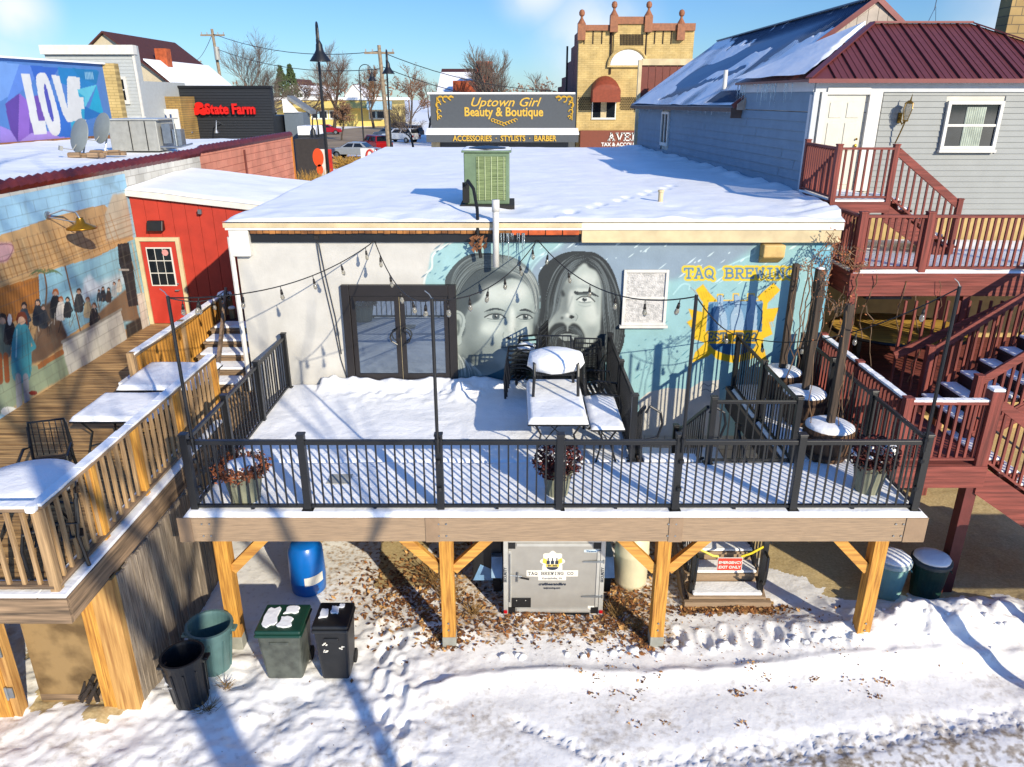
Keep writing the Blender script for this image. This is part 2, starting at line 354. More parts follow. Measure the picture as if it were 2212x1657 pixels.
# slab-serif stroke letters on a unit box
SF = {'T': [[(0, .82), (0, 1), (1, 1), (1, .82)], [(.5, 1), (.5, 0)], [(.3, 0), (.7, 0)]],
 'A': [[(.1, 0), (.5, 1), (.9, 0)], [(.25, .36), (.75, .36)], [(0, 0), (.25, 0)], [(.75, 0), (1, 0)], [(.35, 1), (.5, 1)]],
 'Q': [[(.5, 1), (.15, .85), (.02, .5), (.15, .15), (.5, 0), (.85, .15), (.98, .5), (.85, .85), (.5, 1)], [(.5, .28), (.7, .12), (1.02, -.12)]],
 'B': [[(0, 1), (.65, 1), (.85, .88), (.85, .62), (.65, .52), (.15, .52)], [(.65, .52), (.92, .4), (.92, .12), (.65, 0), (0, 0)], [(.18, 1), (.18, 0)]],
 'R': [[(0, 1), (.65, 1), (.88, .88), (.88, .6), (.65, .48), (.15, .48)], [(.18, 1), (.18, 0)], [(0, 0), (.36, 0)], [(.5, .48), (.85, 0), (1, 0)]],
 'E': [[(.9, .8), (.9, 1), (0, 1)], [(.18, 1), (.18, 0)], [(0, 0), (.95, 0), (.95, .2)], [(.18, .52), (.65, .52)], [(.65, .62), (.65, .42)]],
 'W': [[(.08, 1), (.3, 0), (.5, .8), (.7, 0), (.92, 1)], [(-.02, 1), (.2, 1)], [(.8, 1), (1.02, 1)]],
 'I': [[(.5, 1), (.5, 0)], [(.25, 1), (.75, 1)], [(.25, 0), (.75, 0)]],
 'N': [[(.15, 0), (.15, 1), (.85, 0), (.85, 1)], [(0, 0), (.3, 0)], [(0, 1), (.15, 1)], [(.7, 1), (1, 1)]],
 'G': [[(.92, .75), (.85, .9), (.5, 1), (.15, .85), (.02, .5), (.15, .15), (.5, 0), (.88, .1), (.88, .42)], [(.62, .42), (1.02, .42)]],
 'S': [[(.88, .78), (.7, .97), (.3, .97), (.1, .78), (.25, .58), (.75, .44), (.92, .22), (.7, .02), (.3, .02), (.08, .24)]],
 'V': [[(.08, 1), (.5, 0), (.92, 1)], [(-.02, 1), (.22, 1)], [(.78, 1), (1.02, 1)]],
 'U': [[(.15, 1), (.15, .25), (.35, 0), (.65, 0), (.85, .25), (.85, 1)], [(0, 1), (.3, 1)], [(.7, 1), (1, 1)]],
 'C': [[(.92, .75), (.85, .9), (.5, 1), (.15, .85), (.02, .5), (.15, .15), (.5, 0), (.85, .1), (.95, .28)]],
 'O': [[(.5, 1), (.15, .85), (.02, .5), (.15, .15), (.5, 0), (.85, .15), (.98, .5), (.85, .85), (.5, 1)]],
 '2': [[(.1, .75), (.3, .98), (.7, .98), (.88, .75), (.7, .45), (.08, 0), (.92, 0), (.92, .15)]],
 '0': [[(.5, 1), (.18, .8), (.1, .5), (.18, .2), (.5, 0), (.82, .2), (.9, .5), (.82, .8), (.5, 1)]], '.': [[(.4, 0), (.5, .05)]], ' ': []}
def serif(cv, s_, x0, y0, x1, y1, wd, col, slant=0, gap=.18, halo=None, hw=0):
    """letters from (x0,y0) baseline start to (x1,y1) cap-height end, in zoom pixels of cv.Zf"""
    n = len(s_); cw = (x1 - x0) / n
    for pas in ((halo, hw), (col, 0)):
        if pas[0] is None: continue
        for i, chh in enumerate(s_):
            for pl in SF.get(chh, []):
                q = [(x0 + cw * (i + (gap / 2) + px * (1 - gap)), y0 + (y1 - y0) * py) for px, py in pl]
                cv.stroke(q, wd + pas[1], pas[0])
def serif3d(s_, p0, cw, hgt, wd, dep, m, parent, name='lettering', gap=.2):
    b = MB(); p0 = Vector(p0)
    for i, chh in enumerate(s_):
        for pl in SF.get(chh, []):
            q = [p0 + Vector((cw * (i + gap / 2 + px * (1 - gap)), 0, hgt * py)) for px, py in pl]
            for a_, b_ in zip(q[:-1], q[1:]):
                e = (b_ - a_).normalized() * wd * .4; b.bar(a_ - e, b_ + e, wd, dep, (0, 1, 0))
    return b.build(name, m, parent)
# ================================================================ ground
def sstep(a, b, x): t = np.clip((x - a) / (b - a), 0, 1); return t * t * (3 - 2 * t)
def gz(x, y):
    z = sstep(14, 29, y) * 2.35
    z = np.where((x > 5.4) & (y < 22), 0 * z, z)
    near = sstep(34, 18, np.hypot(x, y)) * (y < 24)
    z = z + near * ((vnoise(x, y, .7, 1) - .5) * .05 + (vnoise(x, y, .16, 2) - .5) * .009)
    lump = sstep(-.3, -1.2, x) * sstep(9.7, 9.0, y)
    z = z + lump * ((vnoise(x, y, .34, 3) - .5) * .10 + (vnoise(x, y, .1, 4) - .5) * .045)
    # plough ridge along the alley, tyre ruts in front of it
    yr = 8.25 + .035 * x + .25 * (vnoise(x, x * 0, 2.5, 9) - .5) - .5 * sstep(0, -2.5, x)
    z = z + .07 * np.exp(-((y - yr) / .10) ** 2) * sstep(-2.6, -1.0, x) * (.3 + .9 * vnoise(x, y, .22, 5)) - .05 * sstep(.1, -.4, y - yr) * sstep(-2.6, -1, x)
    rut = lambda yc, wd: np.exp(-((y - yc) / wd) ** 4)
    y1 = 6.72 + .16 * (x - 1.5); y2 = 7.55 - .55 * (x + .1)
    z = z + sstep(.2, 1.2, x) * rut(y1, .22) * (-.03 + (vnoise(x * 1.0, y, .045, 6) - .5) * .05)
    tread = (np.sin((x * 1.0 + np.abs(y - y1) * .8) * 60) > .1) * .012 * rut(y1, .17) * sstep(.2, 1.2, x) + (np.sin((x * .8 - y) * 75) > .1) * .010 * rut(y2, .09) * sstep(-.1, .1, x) * sstep(1.7, 1.2, x)
    z = z - tread
    z = z + sstep(-.1, .1, x) * sstep(1.7, 1.2, x) * rut(y2, .12) * (-.03 + (vnoise(x, y, .04, 7) - .5) * .05)
    # shovelled bank on the right
    bank = np.exp(-(((x - 6.3) / 1.9) ** 2 + ((y - 9.15 - .1 * (x - 6)) / .5) ** 2))
    z = z + bank * (.28 + .22 * vnoise(x, y, .2, 8) + .08 * vnoise(x, y, .07, 12))
    z = z + .05 * np.exp(-((y - 9.6) / .5) ** 2) * (x > 0) * (x < 5) * (vnoise(x, y, .25, 13) - .2)
    for k in range(16):                # footprints on the left and across
        fx, fy = (-1.95 + .12 * (k % 2) * 2.2 + .04 * k, 9.2 - .27 * k) if k < 10 else (2.5 + .35 * (k - 10), 9.0 - .1 * (k % 2))
        d = ((x - fx) / .075) ** 2 + ((y - fy) / .16) ** 2
        z = z - .05 * np.exp(-d ** 2) + .022 * np.exp(-((np.sqrt(d) - 1.5) / .3) ** 2)
    return z
xs = np.concatenate([-np.geomspace(900, 10.2, 34), np.arange(-10, 11.5, .036), np.geomspace(11.8, 900, 34)])
ys = np.concatenate([np.linspace(-400, -30, 8), np.linspace(-25, 5.6, 22), np.arange(5.8, 13.5, .036), np.linspace(13.8, 30, 20), np.geomspace(32, 1500, 30)])
GX, GY = np.meshgrid(xs, ys); GZ = gz(GX, GY)
def inpoly(X, Y, pts):
    ins = np.zeros(X.shape, bool); n = len(pts)
    for i in range(n):
        x1, y1 = pts[i]; x2, y2 = pts[(i + 1) % n]
        if y1 != y2: ins ^= ((y1 > Y) != (y2 > Y)) & (X < (x2 - x1) * (Y - y1) / (y2 - y1) + x1)
    return ins
mask = np.zeros(GX.shape + (3,))
jx = GX + (vnoise(GX, GY, .35, 21) - .5) * .5 + (vnoise(GX, GY, .1, 22) - .5) * .2; jy = GY + (vnoise(GX, GY, .3, 23) - .5) * .5 + (vnoise(GX, GY, .1, 24) - .5) * .2
def gp(*px): return [(atz(a, b_, 0).x, atz(a, b_, 0).y) for a, b_ in px]
leaf = np.zeros(GX.shape)
for pts, a in ((gp((700, 1160), (820, 1160), (830, 1270), (900, 1290), (960, 1340), (850, 1370), (760, 1330), (700, 1300)), .58), (gp((960, 1160), (1090, 1160), (1090, 1330), (1300, 1340), (1310, 1160), (1460, 1160), (1480, 1320), (1350, 1370), (1250, 1390), (1050, 1380), (960, 1350)), .66),
               (gp((1470, 1300), (1680, 1290), (1690, 1325), (1480, 1345)), .95), (gp((930, 1370), (980, 1350), (1000, 1400), (940, 1405)), .6), (gp((1380, 1360), (1460, 1350), (1460, 1400), (1385, 1400)), .6)):
    leaf = np.maximum(leaf, inpoly(jx, jy, pts) * a)
mask[..., 0] = leaf
mask[..., 1] = np.maximum(inpoly(jx * .3 + GX * .7, jy * .3 + GY * .7, gp((825, 1165), (930, 1165), (935, 1268), (812, 1272))), inpoly(jx, jy, [(4.15, 11.8), (4.7, 10.35), (5.6, 9.95), (7.2, 9.85), (9, 9.55), (14, 9.0), (14, 24), (4.15, 24)]))
mask[..., 1] = np.maximum(mask[..., 1], inpoly(jx, jy, gp((100, 1535), (270, 1535), (270, 1100), (60, 1100))))
dirt = sstep(.56, .72, vnoise(GX, GY, .5, 31) * .6 + vnoise(GX, GY, .06, 32) * .4) * .22 * sstep(9.2, 7, GY)
dirt = dirt + sstep(2.2, 3.4, GX) * sstep(7.4, 6.9, GY - .12 * (GX - 4)) * sstep(.45, .6, vnoise(GX, GY, .05, 33)) * .5
mask[..., 2] = np.clip(dirt, 0, 1) * (GY < 12)
gm = snowmat('ground_snow', '#f1efea', 3); t = gm.node_tree; b = t.nodes['Principled BSDF']
src = b.inputs['Base Color'].links[0].from_socket; at_ = N(t, 'ShaderNodeAttribute', attribute_name='paint'); sp = N(t, 'ShaderNodeSeparateColor'); t.links.new(at_.outputs['Color'], sp.inputs[0])
tcn = N(t, 'ShaderNodeTexCoord'); n1 = N(t, 'ShaderNodeTexNoise'); n1.inputs['Scale'].default_value = 26; n1.inputs['Detail'].default_value = 4; t.links.new(tcn.outputs['Object'], n1.inputs['Vector'])
def ramp(t, src_, c0, c1, p0, p1):
    r = N(t, 'ShaderNodeValToRGB'); r.color_ramp.elements[0].color = (*lin(c0), 1); r.color_ramp.elements[1].color = (*lin(c1), 1); r.color_ramp.elements[0].position = p0; r.color_ramp.elements[1].position = p1; t.links.new(src_, r.inputs[0]); return r.outputs[0]
leafc = ramp(t, n1.outputs['Fac'], '#5a3a1e', '#d3ab70', .34, .62); conc = ramp(t, n1.outputs['Fac'], '#b09a6c', '#cbb688', .3, .7); drt = ramp(t, n1.outputs['Fac'], '#7a6a55', '#b8ab98', .3, .7)
n2 = N(t, 'ShaderNodeTexNoise'); n2.inputs['Scale'].default_value = 12; n2.inputs['Detail'].default_value = 5; t.links.new(tcn.outputs['Object'], n2.inputs['Vector'])
def gate(ch, hard, noisy=1):
    a_ = N(t, 'ShaderNodeMath', operation='ADD'); t.links.new(sp.outputs[ch], a_.inputs[0]); t.links.new(n2.outputs['Fac'], a_.inputs[1]) if noisy else None
    r = N(t, 'ShaderNodeMapRange'); r.inputs['From Min'].default_value = hard[0]; r.inputs['From Max'].default_value = hard[1]; t.links.new(a_.outputs[0], r.inputs['Value']); return r.outputs[0]
for ch, cc, hd in (('Blue', drt, (.55, 1.1)), ('Green', conc, (.85, .95)), ('Red', leafc, (1.02, 1.3))):
    mx = N(t, 'ShaderNodeMix', data_type='RGBA'); t.links.new(gate(ch, hd), mx.inputs['Factor']); t.links.new(src, mx.inputs['A']); t.links.new(cc, mx.inputs['B']); src = mx.outputs['Result']
t.links.new(src, b.inputs['Base Color'])
g = gridmesh('ground', GX, GY, GZ, gm, None, mask); struct(g)
# street surface beyond the block
ASPH = mat('street_asphalt', '#8d7a60', .9, var=.3, scale=.3)
rb = MB(); zz = 2.362
rb.quad((-90, 60, zz), (60, 60, zz), (60, 72, zz), (-90, 72, zz)); struct(rb.build('street', ASPH))
rb = MB(); zz = 2.366
p = [at(780, 300, 100), at(960, 262, 150), at(900, 250, 190), at(700, 250, 170), at(690, 300, 95)]
rb.quad(*[(q.x, q.y, zz) for q in [atz(a_, b_, 2.36) for a_, b_ in ((730, 330), (790, 325), (830, 296), (900, 275), (870, 268), (700, 281), (690, 330))]]); struct(rb.build('side_street', ASPH))

# ================================================================ main brewery building
ROOFZ = 5.47
mb_ = thing('brewery_building', 'flat roofed building with a grey portrait mural on its white and teal rear wall', 'building', (0, 13.3, 0))
BX0, BX1, BY = -4.93, 5.74, 13.3
cv = Canvas((BX0, BY, 1.3), (1, 0, 0), BX1 - BX0, 3.82, .0115, '#d3d0c8'); cv.Zf = Zf
def noisecol(cv, amp):
    n = vnoise(cv.u, cv.v, .8, 51) * .6 + vnoise(cv.u, cv.v, .25, 52) * .4; cv.c *= (1 + (n - .5) * amp)[..., None]
# background bands
cv.fill([(60, 680), (90, 600), (120, 440), (200, 390), (260, 330), (1500, 300), (4200, 200), (4200, 2700), (300, 2700), (250, 1500), (200, 900)], '#9fc6c8', .02)
cv.fill([(900, 760), (940, 560), (1030, 460), (1180, 400), (1240, 320), (4200, 250), (4200, 560), (3600, 620), (2900, 640), (2300, 700), (1900, 640), (1700, 900), (1500, 900)], '#8fa2b2', .05)
cv.Zf = Zq
cv.fill([(420, 700), (560, 620), (900, 560), (1100, 430), (1180, 330), (1320, 270), (1800, 260), (1900, 2200), (0, 2200), (0, 1000), (300, 950)], '#9cc8cc', .06)
cv.fill([(1640, 270), (1900, 250), (1900, 2200), (1560, 2200)], '#7ec0d6', .03)
cv.fill([(190, 1650), (260, 1590), (420, 1555), (600, 1565), (700, 1500), (850, 1490), (860, 2500), (150, 2500)], '#d5d1c6', .01)
for q in ([(1240, 300), (1150, 400), (1140, 440), (1060, 480), (930, 540), (840, 580)], [(470, 780), (540, 700), (600, 700), (600, 740)]): cv.stroke(cr(q), .03, '#b9e2e4', .8)
cv.Zf = Zf
cv.stroke(cr([(60, 690), (80, 610), (125, 560), (130, 470), (170, 420), (250, 370), (330, 330)]), .035, '#dfe4dd')
for q in ([(940, 640), (960, 560), (1040, 470), (1150, 400), (1230, 330)], [(900, 560), (960, 500), (1060, 430)]): cv.stroke(cr(q), .03, '#b9dcdf', .7, .02)
noisecol(cv, .12)
r2 = random.Random(4)
for k in range(230):                                     # painted rain dashes
    x = r2.uniform(30, 4200); y = r2.uniform(330, 1050) if x > 900 else r2.uniform(340, 700)
    if x > 2300 and r2.random() < .4: y = r2.uniform(330, 600)
    L = r2.uniform(10, 75); col = '#d8ebef' if x > 950 and y < 720 else '#4e7c92'
    cv.stroke([(x, y), (x + L * .45, y - L * .3), (x + L, y - L * .75)], r2.uniform(.014, .034), col, .85, taper=True)
cv.Zf = Zq
for k in range(40):
    x = r2.uniform(40, 1500); y = r2.uniform(1150, 1600); L = r2.uniform(10, 70); cv.stroke([(x, y), (x + L * .5, y - L * .4), (x + L, y - L * .85)], .02, '#3f7f93', .8, taper=True)
cv.Zf = Zf
def hairfill(A, B, n, w0, cols, jit=10, a=.6):
    A = cr(A, k=8); B = cr(B, k=8); m_ = min(len(A), len(B)); ia = np.linspace(0, len(A) - 1, m_).astype(int); ib = np.linspace(0, len(B) - 1, m_).astype(int)
    for k in range(n):
        t_ = r2.random(); s0 = r2.randint(0, max(0, m_ // 2)); s1 = min(m_, s0 + r2.randint(m_ // 3, m_)); ox, oy = r2.uniform(-jit, jit), r2.uniform(-jit, jit)
        q = [(A[ia[i]][0] * (1 - t_) + B[ib[i]][0] * t_ + ox, A[ia[i]][1] * (1 - t_) + B[ib[i]][1] * t_ + oy) for i in range(s0, s1)]
        if len(q) > 2: cv.stroke(q, w0 * r2.uniform(.5, 1.5), r2.choice(cols), a, soft=.006, taper=True)
# --- second head, long hair
hair2 = cr([(1400, 425), (1300, 422), (1200, 445), (1110, 495), (1040, 560), (1005, 640), (1020, 760), (1025, 880), (985, 980), (955, 1070), (1000, 1180), (1020, 1300), (1180, 1330), (1350, 1350), (1450, 1330), (1600, 1345), (1650, 1325), (1690, 1260), (1722, 1150), (1722, 1000), (1705, 860), (1672, 720), (1632, 600), (1570, 500), (1480, 437)], True)
cv.fill(hair2, '#2c3235', .006)
hairfill([(1390, 430), (1270, 470), (1150, 600), (1080, 800), (1060, 1000), (980, 1150)], [(1400, 520), (1310, 560), (1240, 640), (1200, 760), (1160, 920), (1080, 1060)], 170, .016, ['#5c6668', '#262c2f', '#7c8688', '#30373a', '#1b2022'])
hairfill([(1410, 430), (1530, 490), (1640, 680), (1700, 900), (1715, 1080), (1660, 1300)], [(1410, 520), (1490, 580), (1540, 700), (1545, 900), (1560, 1080), (1580, 1290)], 170, .016, ['#5c6668', '#262c2f', '#7c8688', '#30373a', '#1b2022'])
hairfill([(1000, 1000), (1020, 1100), (1040, 1250)], [(1100, 1000), (1080, 1150), (1120, 1300)], 40, .016, ['#6d7779', '#2c3336'])
face2 = cr([(1385, 525), (1430, 560), (1485, 590), (1515, 660), (1532, 760), (1528, 900), (1520, 1050), (1500, 1120), (1440, 1200), (1330, 1260), (1200, 1250), (1110, 1180), (1070, 1090), (1120, 980), (1180, 900), (1200, 800), (1215, 720), (1250, 650), (1310, 590)], True)
cv.fill(face2, '#b3bcb5', .012)
S = lambda cx, cy, rx, ry, c_, a=.6, so_=.05, rot=0: cv.ell(cx, cy, rx, ry, c_, rot, so_, a)
S(1230, 800, 55, 140, '#5a6365', .75, .06); S(1180, 940, 70, 80, '#6b7475', .6); S(1150, 1060, 60, 70, '#788182', .5); S(1450, 1090, 60, 60, '#8c9593', .5); S(1270, 720, 40, 60, '#7d8685', .6)
S(1420, 660, 80, 60, '#d7dcd3', .7); S(1450, 940, 60, 90, '#d9ded5', .7); S(1285, 850, 28, 110, '#d4d9d1', .7, .03); S(1500, 800, 20, 160, '#8b9492', .5, .03); S(1395, 715, 90, 14, '#98a19e', .5, .02); S(1390, 745, 90, 10, '#dfe3da', .4, .02)
cv.fill(cr([(1310, 752), (1350, 760), (1400, 756), (1450, 760), (1508, 795), (1500, 800), (1440, 785), (1390, 785), (1330, 785), (1305, 770)], True), '#33393b', .008)
cv.fill(cr([(1205, 740), (1225, 765), (1230, 790), (1210, 800), (1195, 770)], True), '#33393b', .012)
cv.fill(cr([(1330, 822), (1365, 803), (1400, 800), (1440, 812), (1470, 838), (1430, 838), (1390, 842), (1355, 838)], True), '#d5dad2', .004); cv.ell(1390, 822, 20, 18, '#4d585b'); cv.ell(1390, 822, 9, 9, '#111516'); cv.ell(1396, 815, 4, 4, '#eef0ea')
cv.stroke(cr([(1325, 825), (1360, 802), (1400, 796), (1440, 806), (1475, 840)]), .022, '#23292b'); cv.stroke(cr([(1345, 842), (1390, 850), (1440, 845)]), .011, '#566063'); cv.stroke(cr([(1340, 865), (1390, 880), (1440, 872)]), .02, '#8c9693', .6, .02); S(1395, 784, 60, 10, '#7b8583', .6, .02)
cv.stroke(cr([(1290, 800), (1272, 860), (1240, 920), (1200, 955)]), .03, '#8d9694', .6, .03); cv.fill(cr([(1195, 960), (1215, 990), (1260, 1005), (1320, 1000), (1325, 965), (1290, 945), (1240, 940)], True), '#a4ada9', .02)
cv.ell(1282, 967, 24, 14, '#1d2325', .1, .008); cv.ell(1205, 975, 12, 12, '#3d4547', 0, .012); cv.stroke(cr([(1318, 940), (1335, 965), (1318, 1000)]), .014, '#6f7977', .8, .01); cv.ell(1250, 955, 18, 20, '#dde2d9', 0, .02, .8)
mst = cr([(1250, 1045), (1215, 1015), (1150, 1020), (1110, 1055), (1080, 1110), (1070, 1200), (1110, 1280), (1200, 1330), (1300, 1320), (1370, 1240), (1395, 1150), (1375, 1080), (1335, 1030), (1290, 1018)], True)
cv.fill(mst, '#2b3133', .012)
hairfill([(1245, 1040), (1180, 1060), (1120, 1110), (1100, 1200)], [(1245, 1080), (1200, 1110), (1170, 1150), (1150, 1230)], 70, .011, ['#6a7476', '#1f2527', '#535c5e'], 6)
hairfill([(1255, 1040), (1320, 1050), (1370, 1110), (1385, 1180)], [(1255, 1080), (1300, 1100), (1330, 1150), (1330, 1220)], 70, .011, ['#6a7476', '#1f2527', '#535c5e'], 6)
cv.fill(cr([(1180, 1120), (1240, 1105), (1290, 1110), (1345, 1125), (1300, 1155), (1240, 1165), (1195, 1150)], True), '#9aa39f', .01); cv.stroke([(1185, 1122), (1250, 1126), (1340, 1127)], .014, '#22282a'); cv.stroke([(1250, 1030), (1250, 1080)], .03, '#a7b0ac', .8, .02)
hairfill([(1160, 1180), (1170, 1260), (1200, 1330)], [(1330, 1180), (1320, 1260), (1290, 1320)], 60, .011, ['#6a7476', '#272d2f', '#7f898a'], 6)
# --- first head, hair tied back
hair1 = cr([(245, 760), (235, 660), (270, 590), (330, 520), (400, 465), (490, 438), (590, 438), (690, 450), (790, 470), (870, 515), (940, 580), (990, 650), (1018, 740), (1022, 850), (1012, 960), (985, 1050), (965, 1120), (900, 1130), (500, 1150), (300, 1150), (262, 900)], True)
cv.fill(hair1, '#454f52', .006)
cv.fill(cr([(620, 560), (700, 470), (800, 475), (900, 540), (980, 640), (1015, 760), (1015, 900), (985, 1040), (960, 900), (940, 760), (860, 660), (760, 600)], True), '#7c8786', .03)
hairfill([(760, 620), (640, 560), (500, 580), (380, 700), (300, 880)], [(760, 480), (600, 445), (430, 470), (310, 580), (262, 760)], 170, .015, ['#6c7778', '#2f3739', '#879291', '#22292b', '#586365'], 8, .55)
hairfill([(760, 600), (850, 640), (930, 740), (970, 900)], [(780, 500), (920, 580), (1000, 740), (1010, 950)], 70, .014, ['#aab3ae', '#566162', '#d0d5cd', '#3f484a'], 8, .5)
face1 = cr([(700, 685), (780, 650), (860, 668), (925, 720), (958, 800), (972, 920), (960, 1040), (952, 1110), (900, 1150), (880, 1260), (780, 1330), (700, 1430), (600, 1460), (520, 1500), (300, 1510), (285, 1240), (330, 1180), (400, 1100), (400, 980), (450, 880), (520, 830), (590, 740)], True)
cv.fill(face1, '#acb6af', .015)
S(440, 1050, 90, 170, '#5f6a69', .7, .08, .2); S(560, 1230, 130, 110, '#6d7876', .7, .09); S(430, 1330, 120, 150, '#4d5857', .75, .1); S(600, 1380, 110, 60, '#56605f', .6, .06); S(460, 1320, 40, 50, '#39413f', .6, .05); S(680, 780, 140, 80, '#d6dcd3', .7, .07); S(840, 760, 80, 70, '#dfe3da', .6, .06)
S(540, 920, 60, 60, '#98a29e', .5, .05); S(620, 1060, 90, 50, '#d3dad0', .7, .05); S(790, 1010, 26, 130, '#dee3d9', .8, .03); S(745, 960, 22, 80, '#8a9592', .6, .035); S(900, 1060, 40, 60, '#d0d7ce', .6, .04); S(950, 980, 16, 130, '#7a8583', .5, .03)
for (ex, ey, sx_, sy_) in ((650, 965, 1.08, .86), (895, 968, .84, .8)):
    E = lambda dx, dy: (ex + dx * sx_, ey + dy * sy_ * .8)
    S(ex, ey - 30, 80 * sx_, 22, '#808b88', .7, .025)
    cv.fill(cr([E(-75, 5), E(-40, -22), E(0, -30), E(45, -18), E(72, 12), E(35, 26), E(-10, 28), E(-50, 20)], True), '#b9c1ba', .006)
    cv.ell(ex + 6, ey - 1, 30 * sx_, 26, '#4f5a5c'); cv.ell(ex + 6, ey - 1, 11, 11, '#101415'); cv.ell(ex + 13, ey - 9, 5, 5, '#f2f4ee')
    cv.stroke(cr([E(-80, 6), E(-42, -24), E(0, -34), E(46, -22), E(76, 12)]), .024, '#1f2527'); cv.stroke(cr([E(-60, 20), E(-10, 33), E(40, 29), E(70, 14)]), .012, '#4d5759'); cv.stroke(cr([E(-50, -42), E(0, -52), E(50, -38)]), .013, '#7b8683', .8, .008); cv.stroke(cr([E(-50, 48), E(0, 58), E(50, 46)]), .016, '#8b9693', .7, .015)
cv.fill(cr([(560, 925), (600, 902), (650, 892), (700, 900), (738, 922), (700, 915), (650, 908), (600, 918)], True), '#3d4648', .008); cv.fill(cr([(855, 908), (900, 898), (940, 912), (980, 940), (940, 928), (900, 918), (862, 918)], True), '#32393b', .008)
cv.stroke(cr([(812, 1060), (818, 1110), (790, 1150)]), .014, '#7d8885', .7, .012); cv.fill(cr([(718, 1130), (740, 1098), (780, 1092), (825, 1110), (818, 1150), (770, 1160), (735, 1155)], True), '#b3bdb6', .015); cv.ell(762, 1143, 22, 12, '#2a3133', .1, .008); cv.stroke(cr([(722, 1095), (714, 1125), (728, 1152)]), .013, '#6c7775', .8, .01); S(785, 1115, 16, 16, '#e6eae1', .8, .02)
cv.fill(cr([(690, 1215), (740, 1195), (790, 1205), (850, 1195), (900, 1215), (850, 1250), (780, 1262), (730, 1248)], True), '#7f8a88', .012); cv.stroke(cr([(695, 1217), (780, 1222), (895, 1216)]), .012, '#2a3133')
cv.fill(cr([(275, 1000), (300, 930), (345, 915), (395, 960), (400, 1040), (375, 1120), (368, 1190), (340, 1205), (305, 1160), (285, 1090)], True), '#a9b4ae', .008)
cv.stroke(cr([(290, 1010), (310, 950), (350, 940), (378, 980), (370, 1050)]), .018, '#6c7775', .8, .01); cv.fill(cr([(325, 1000), (350, 990), (362, 1040), (350, 1110), (330, 1120), (338, 1060)], True), '#5a6563', .015); cv.stroke(cr([(278, 1000), (285, 1090), (305, 1165), (340, 1206), (368, 1192)]), .010, '#566160', .8)
hairfill([(300, 1230), (330, 1350), (330, 1500)], [(420, 1330), (520, 1420), (560, 1500)], 45, .014, ['#d5dbd2', '#5f6a6a', '#8d9794'], 6, .6)
cv.stroke(cr([(520, 1500), (620, 1440), (740, 1380), (860, 1290)]), .02, '#6c7775', .6, .02)
cv.fill(cr([(480, 1490), (620, 1440), (800, 1350), (900, 1240), (1000, 1240), (1010, 1330), (1300, 1360), (1600, 1380), (1600, 1700), (460, 1700)], True), '#2c5e70', .01)
# --- brewery emblem
cv.Zf = Zq; Yw = '#f2c51c'; Y2 = '#d99a10'; Bl = '#6f9cc0'; Bd = '#2f6690'
for q in ([(655, 745), (715, 695), (760, 760), (835, 835), (755, 880), (700, 830)], [(595, 900), (700, 925), (760, 950), (740, 1185), (640, 1150), (620, 1060), (580, 1010), (625, 985)], [(735, 1180), (800, 1260), (760, 1290), (625, 1345), (650, 1260)],
          [(1165, 800), (1300, 685), (1355, 745), (1300, 800), (1215, 890)], [(1210, 905), (1345, 890), (1300, 1000), (1262, 1010), (1290, 1110), (1170, 1165)], [(1110, 1240), (1160, 1180), (1225, 1240), (1245, 1330), (1160, 1300)], [(760, 1180), (1170, 1180), (1120, 1290), (990, 1330), (850, 1300)]):
    cv.fill(q, Yw, .006); cv.stroke(q + [q[0]], .012, Y2, .5, .01)
    cxx = sum(p_[0] for p_ in q) / len(q); cyy = sum(p_[1] for p_ in q) / len(q)
    for k in range(4): cv.stroke([(cxx - 40 + 20 * k, cyy - 30), (cxx - 20 + 20 * k, cyy + 35)], .014, Y2, .6, .01)
cv.stroke([(752, 840), (738, 1090), (765, 1190), (850, 1285), (980, 1315), (1110, 1280), (1175, 1190), (1215, 840)], .17, Yw)
cv.fill([(760, 840), (835, 835), (835, 780), (880, 780), (880, 830), (965, 830), (965, 775), (1010, 775), (1010, 830), (1085, 830), (1085, 775), (1140, 775), (1145, 830), (1212, 830), (1200, 1090), (740, 1090)], Bl, .004)
cv.stroke([(760, 840), (835, 835), (835, 780), (880, 780), (880, 830), (965, 830), (965, 775), (1010, 775), (1010, 830), (1085, 830), (1085, 775), (1140, 775), (1145, 830), (1212, 830)], .022, Yw)
for x0 in (790, 930, 1060): cv.fill(cr([(x0 + 45, 800), (x0 + 90, 800), (x0 + 92, 880), (x0 + 120, 960), (x0 + 118, 1075), (x0 + 15, 1075), (x0 + 12, 960), (x0 + 44, 880)], True), '#a3bfd6', .01); cv.stroke(cr([(x0 + 45, 800), (x0 + 44, 880), (x0 + 12, 960), (x0 + 15, 1075)]), .018, Bd, .8); cv.stroke(cr([(x0 + 50, 950), (x0 + 65, 940), (x0 + 80, 955)]), .012, '#d7e6ee', .8)
for x0 in (757, 1165): cv.fill([(x0, 870), (x0 + 45, 850), (x0 + 38, 1085), (x0 - 4, 1085)], Bd, .01)
cv.fill(cr([(770, 1190), (1150, 1190), (1080, 1260), (980, 1285), (860, 1260)], True), Bd, .005); cv.stroke(cr([(760, 1190), (850, 1285), (980, 1310), (1100, 1275), (1165, 1190)]), .02, Yw)
cv.fill([(742, 1080), (1172, 1075), (1165, 1185), (745, 1190)], '#e8b414', .004); serif(cv, 'EST.2022', 755, 1165, 1165, 1100, .032, '#2d5d72')
serif(cv, 'TAQ BREWING', 555, 645, 1480, 565, .034, '#5e8aa6', halo='#f0cf2a', hw=.075)
cv.Zf = lambda x, y: Zq(x, y)
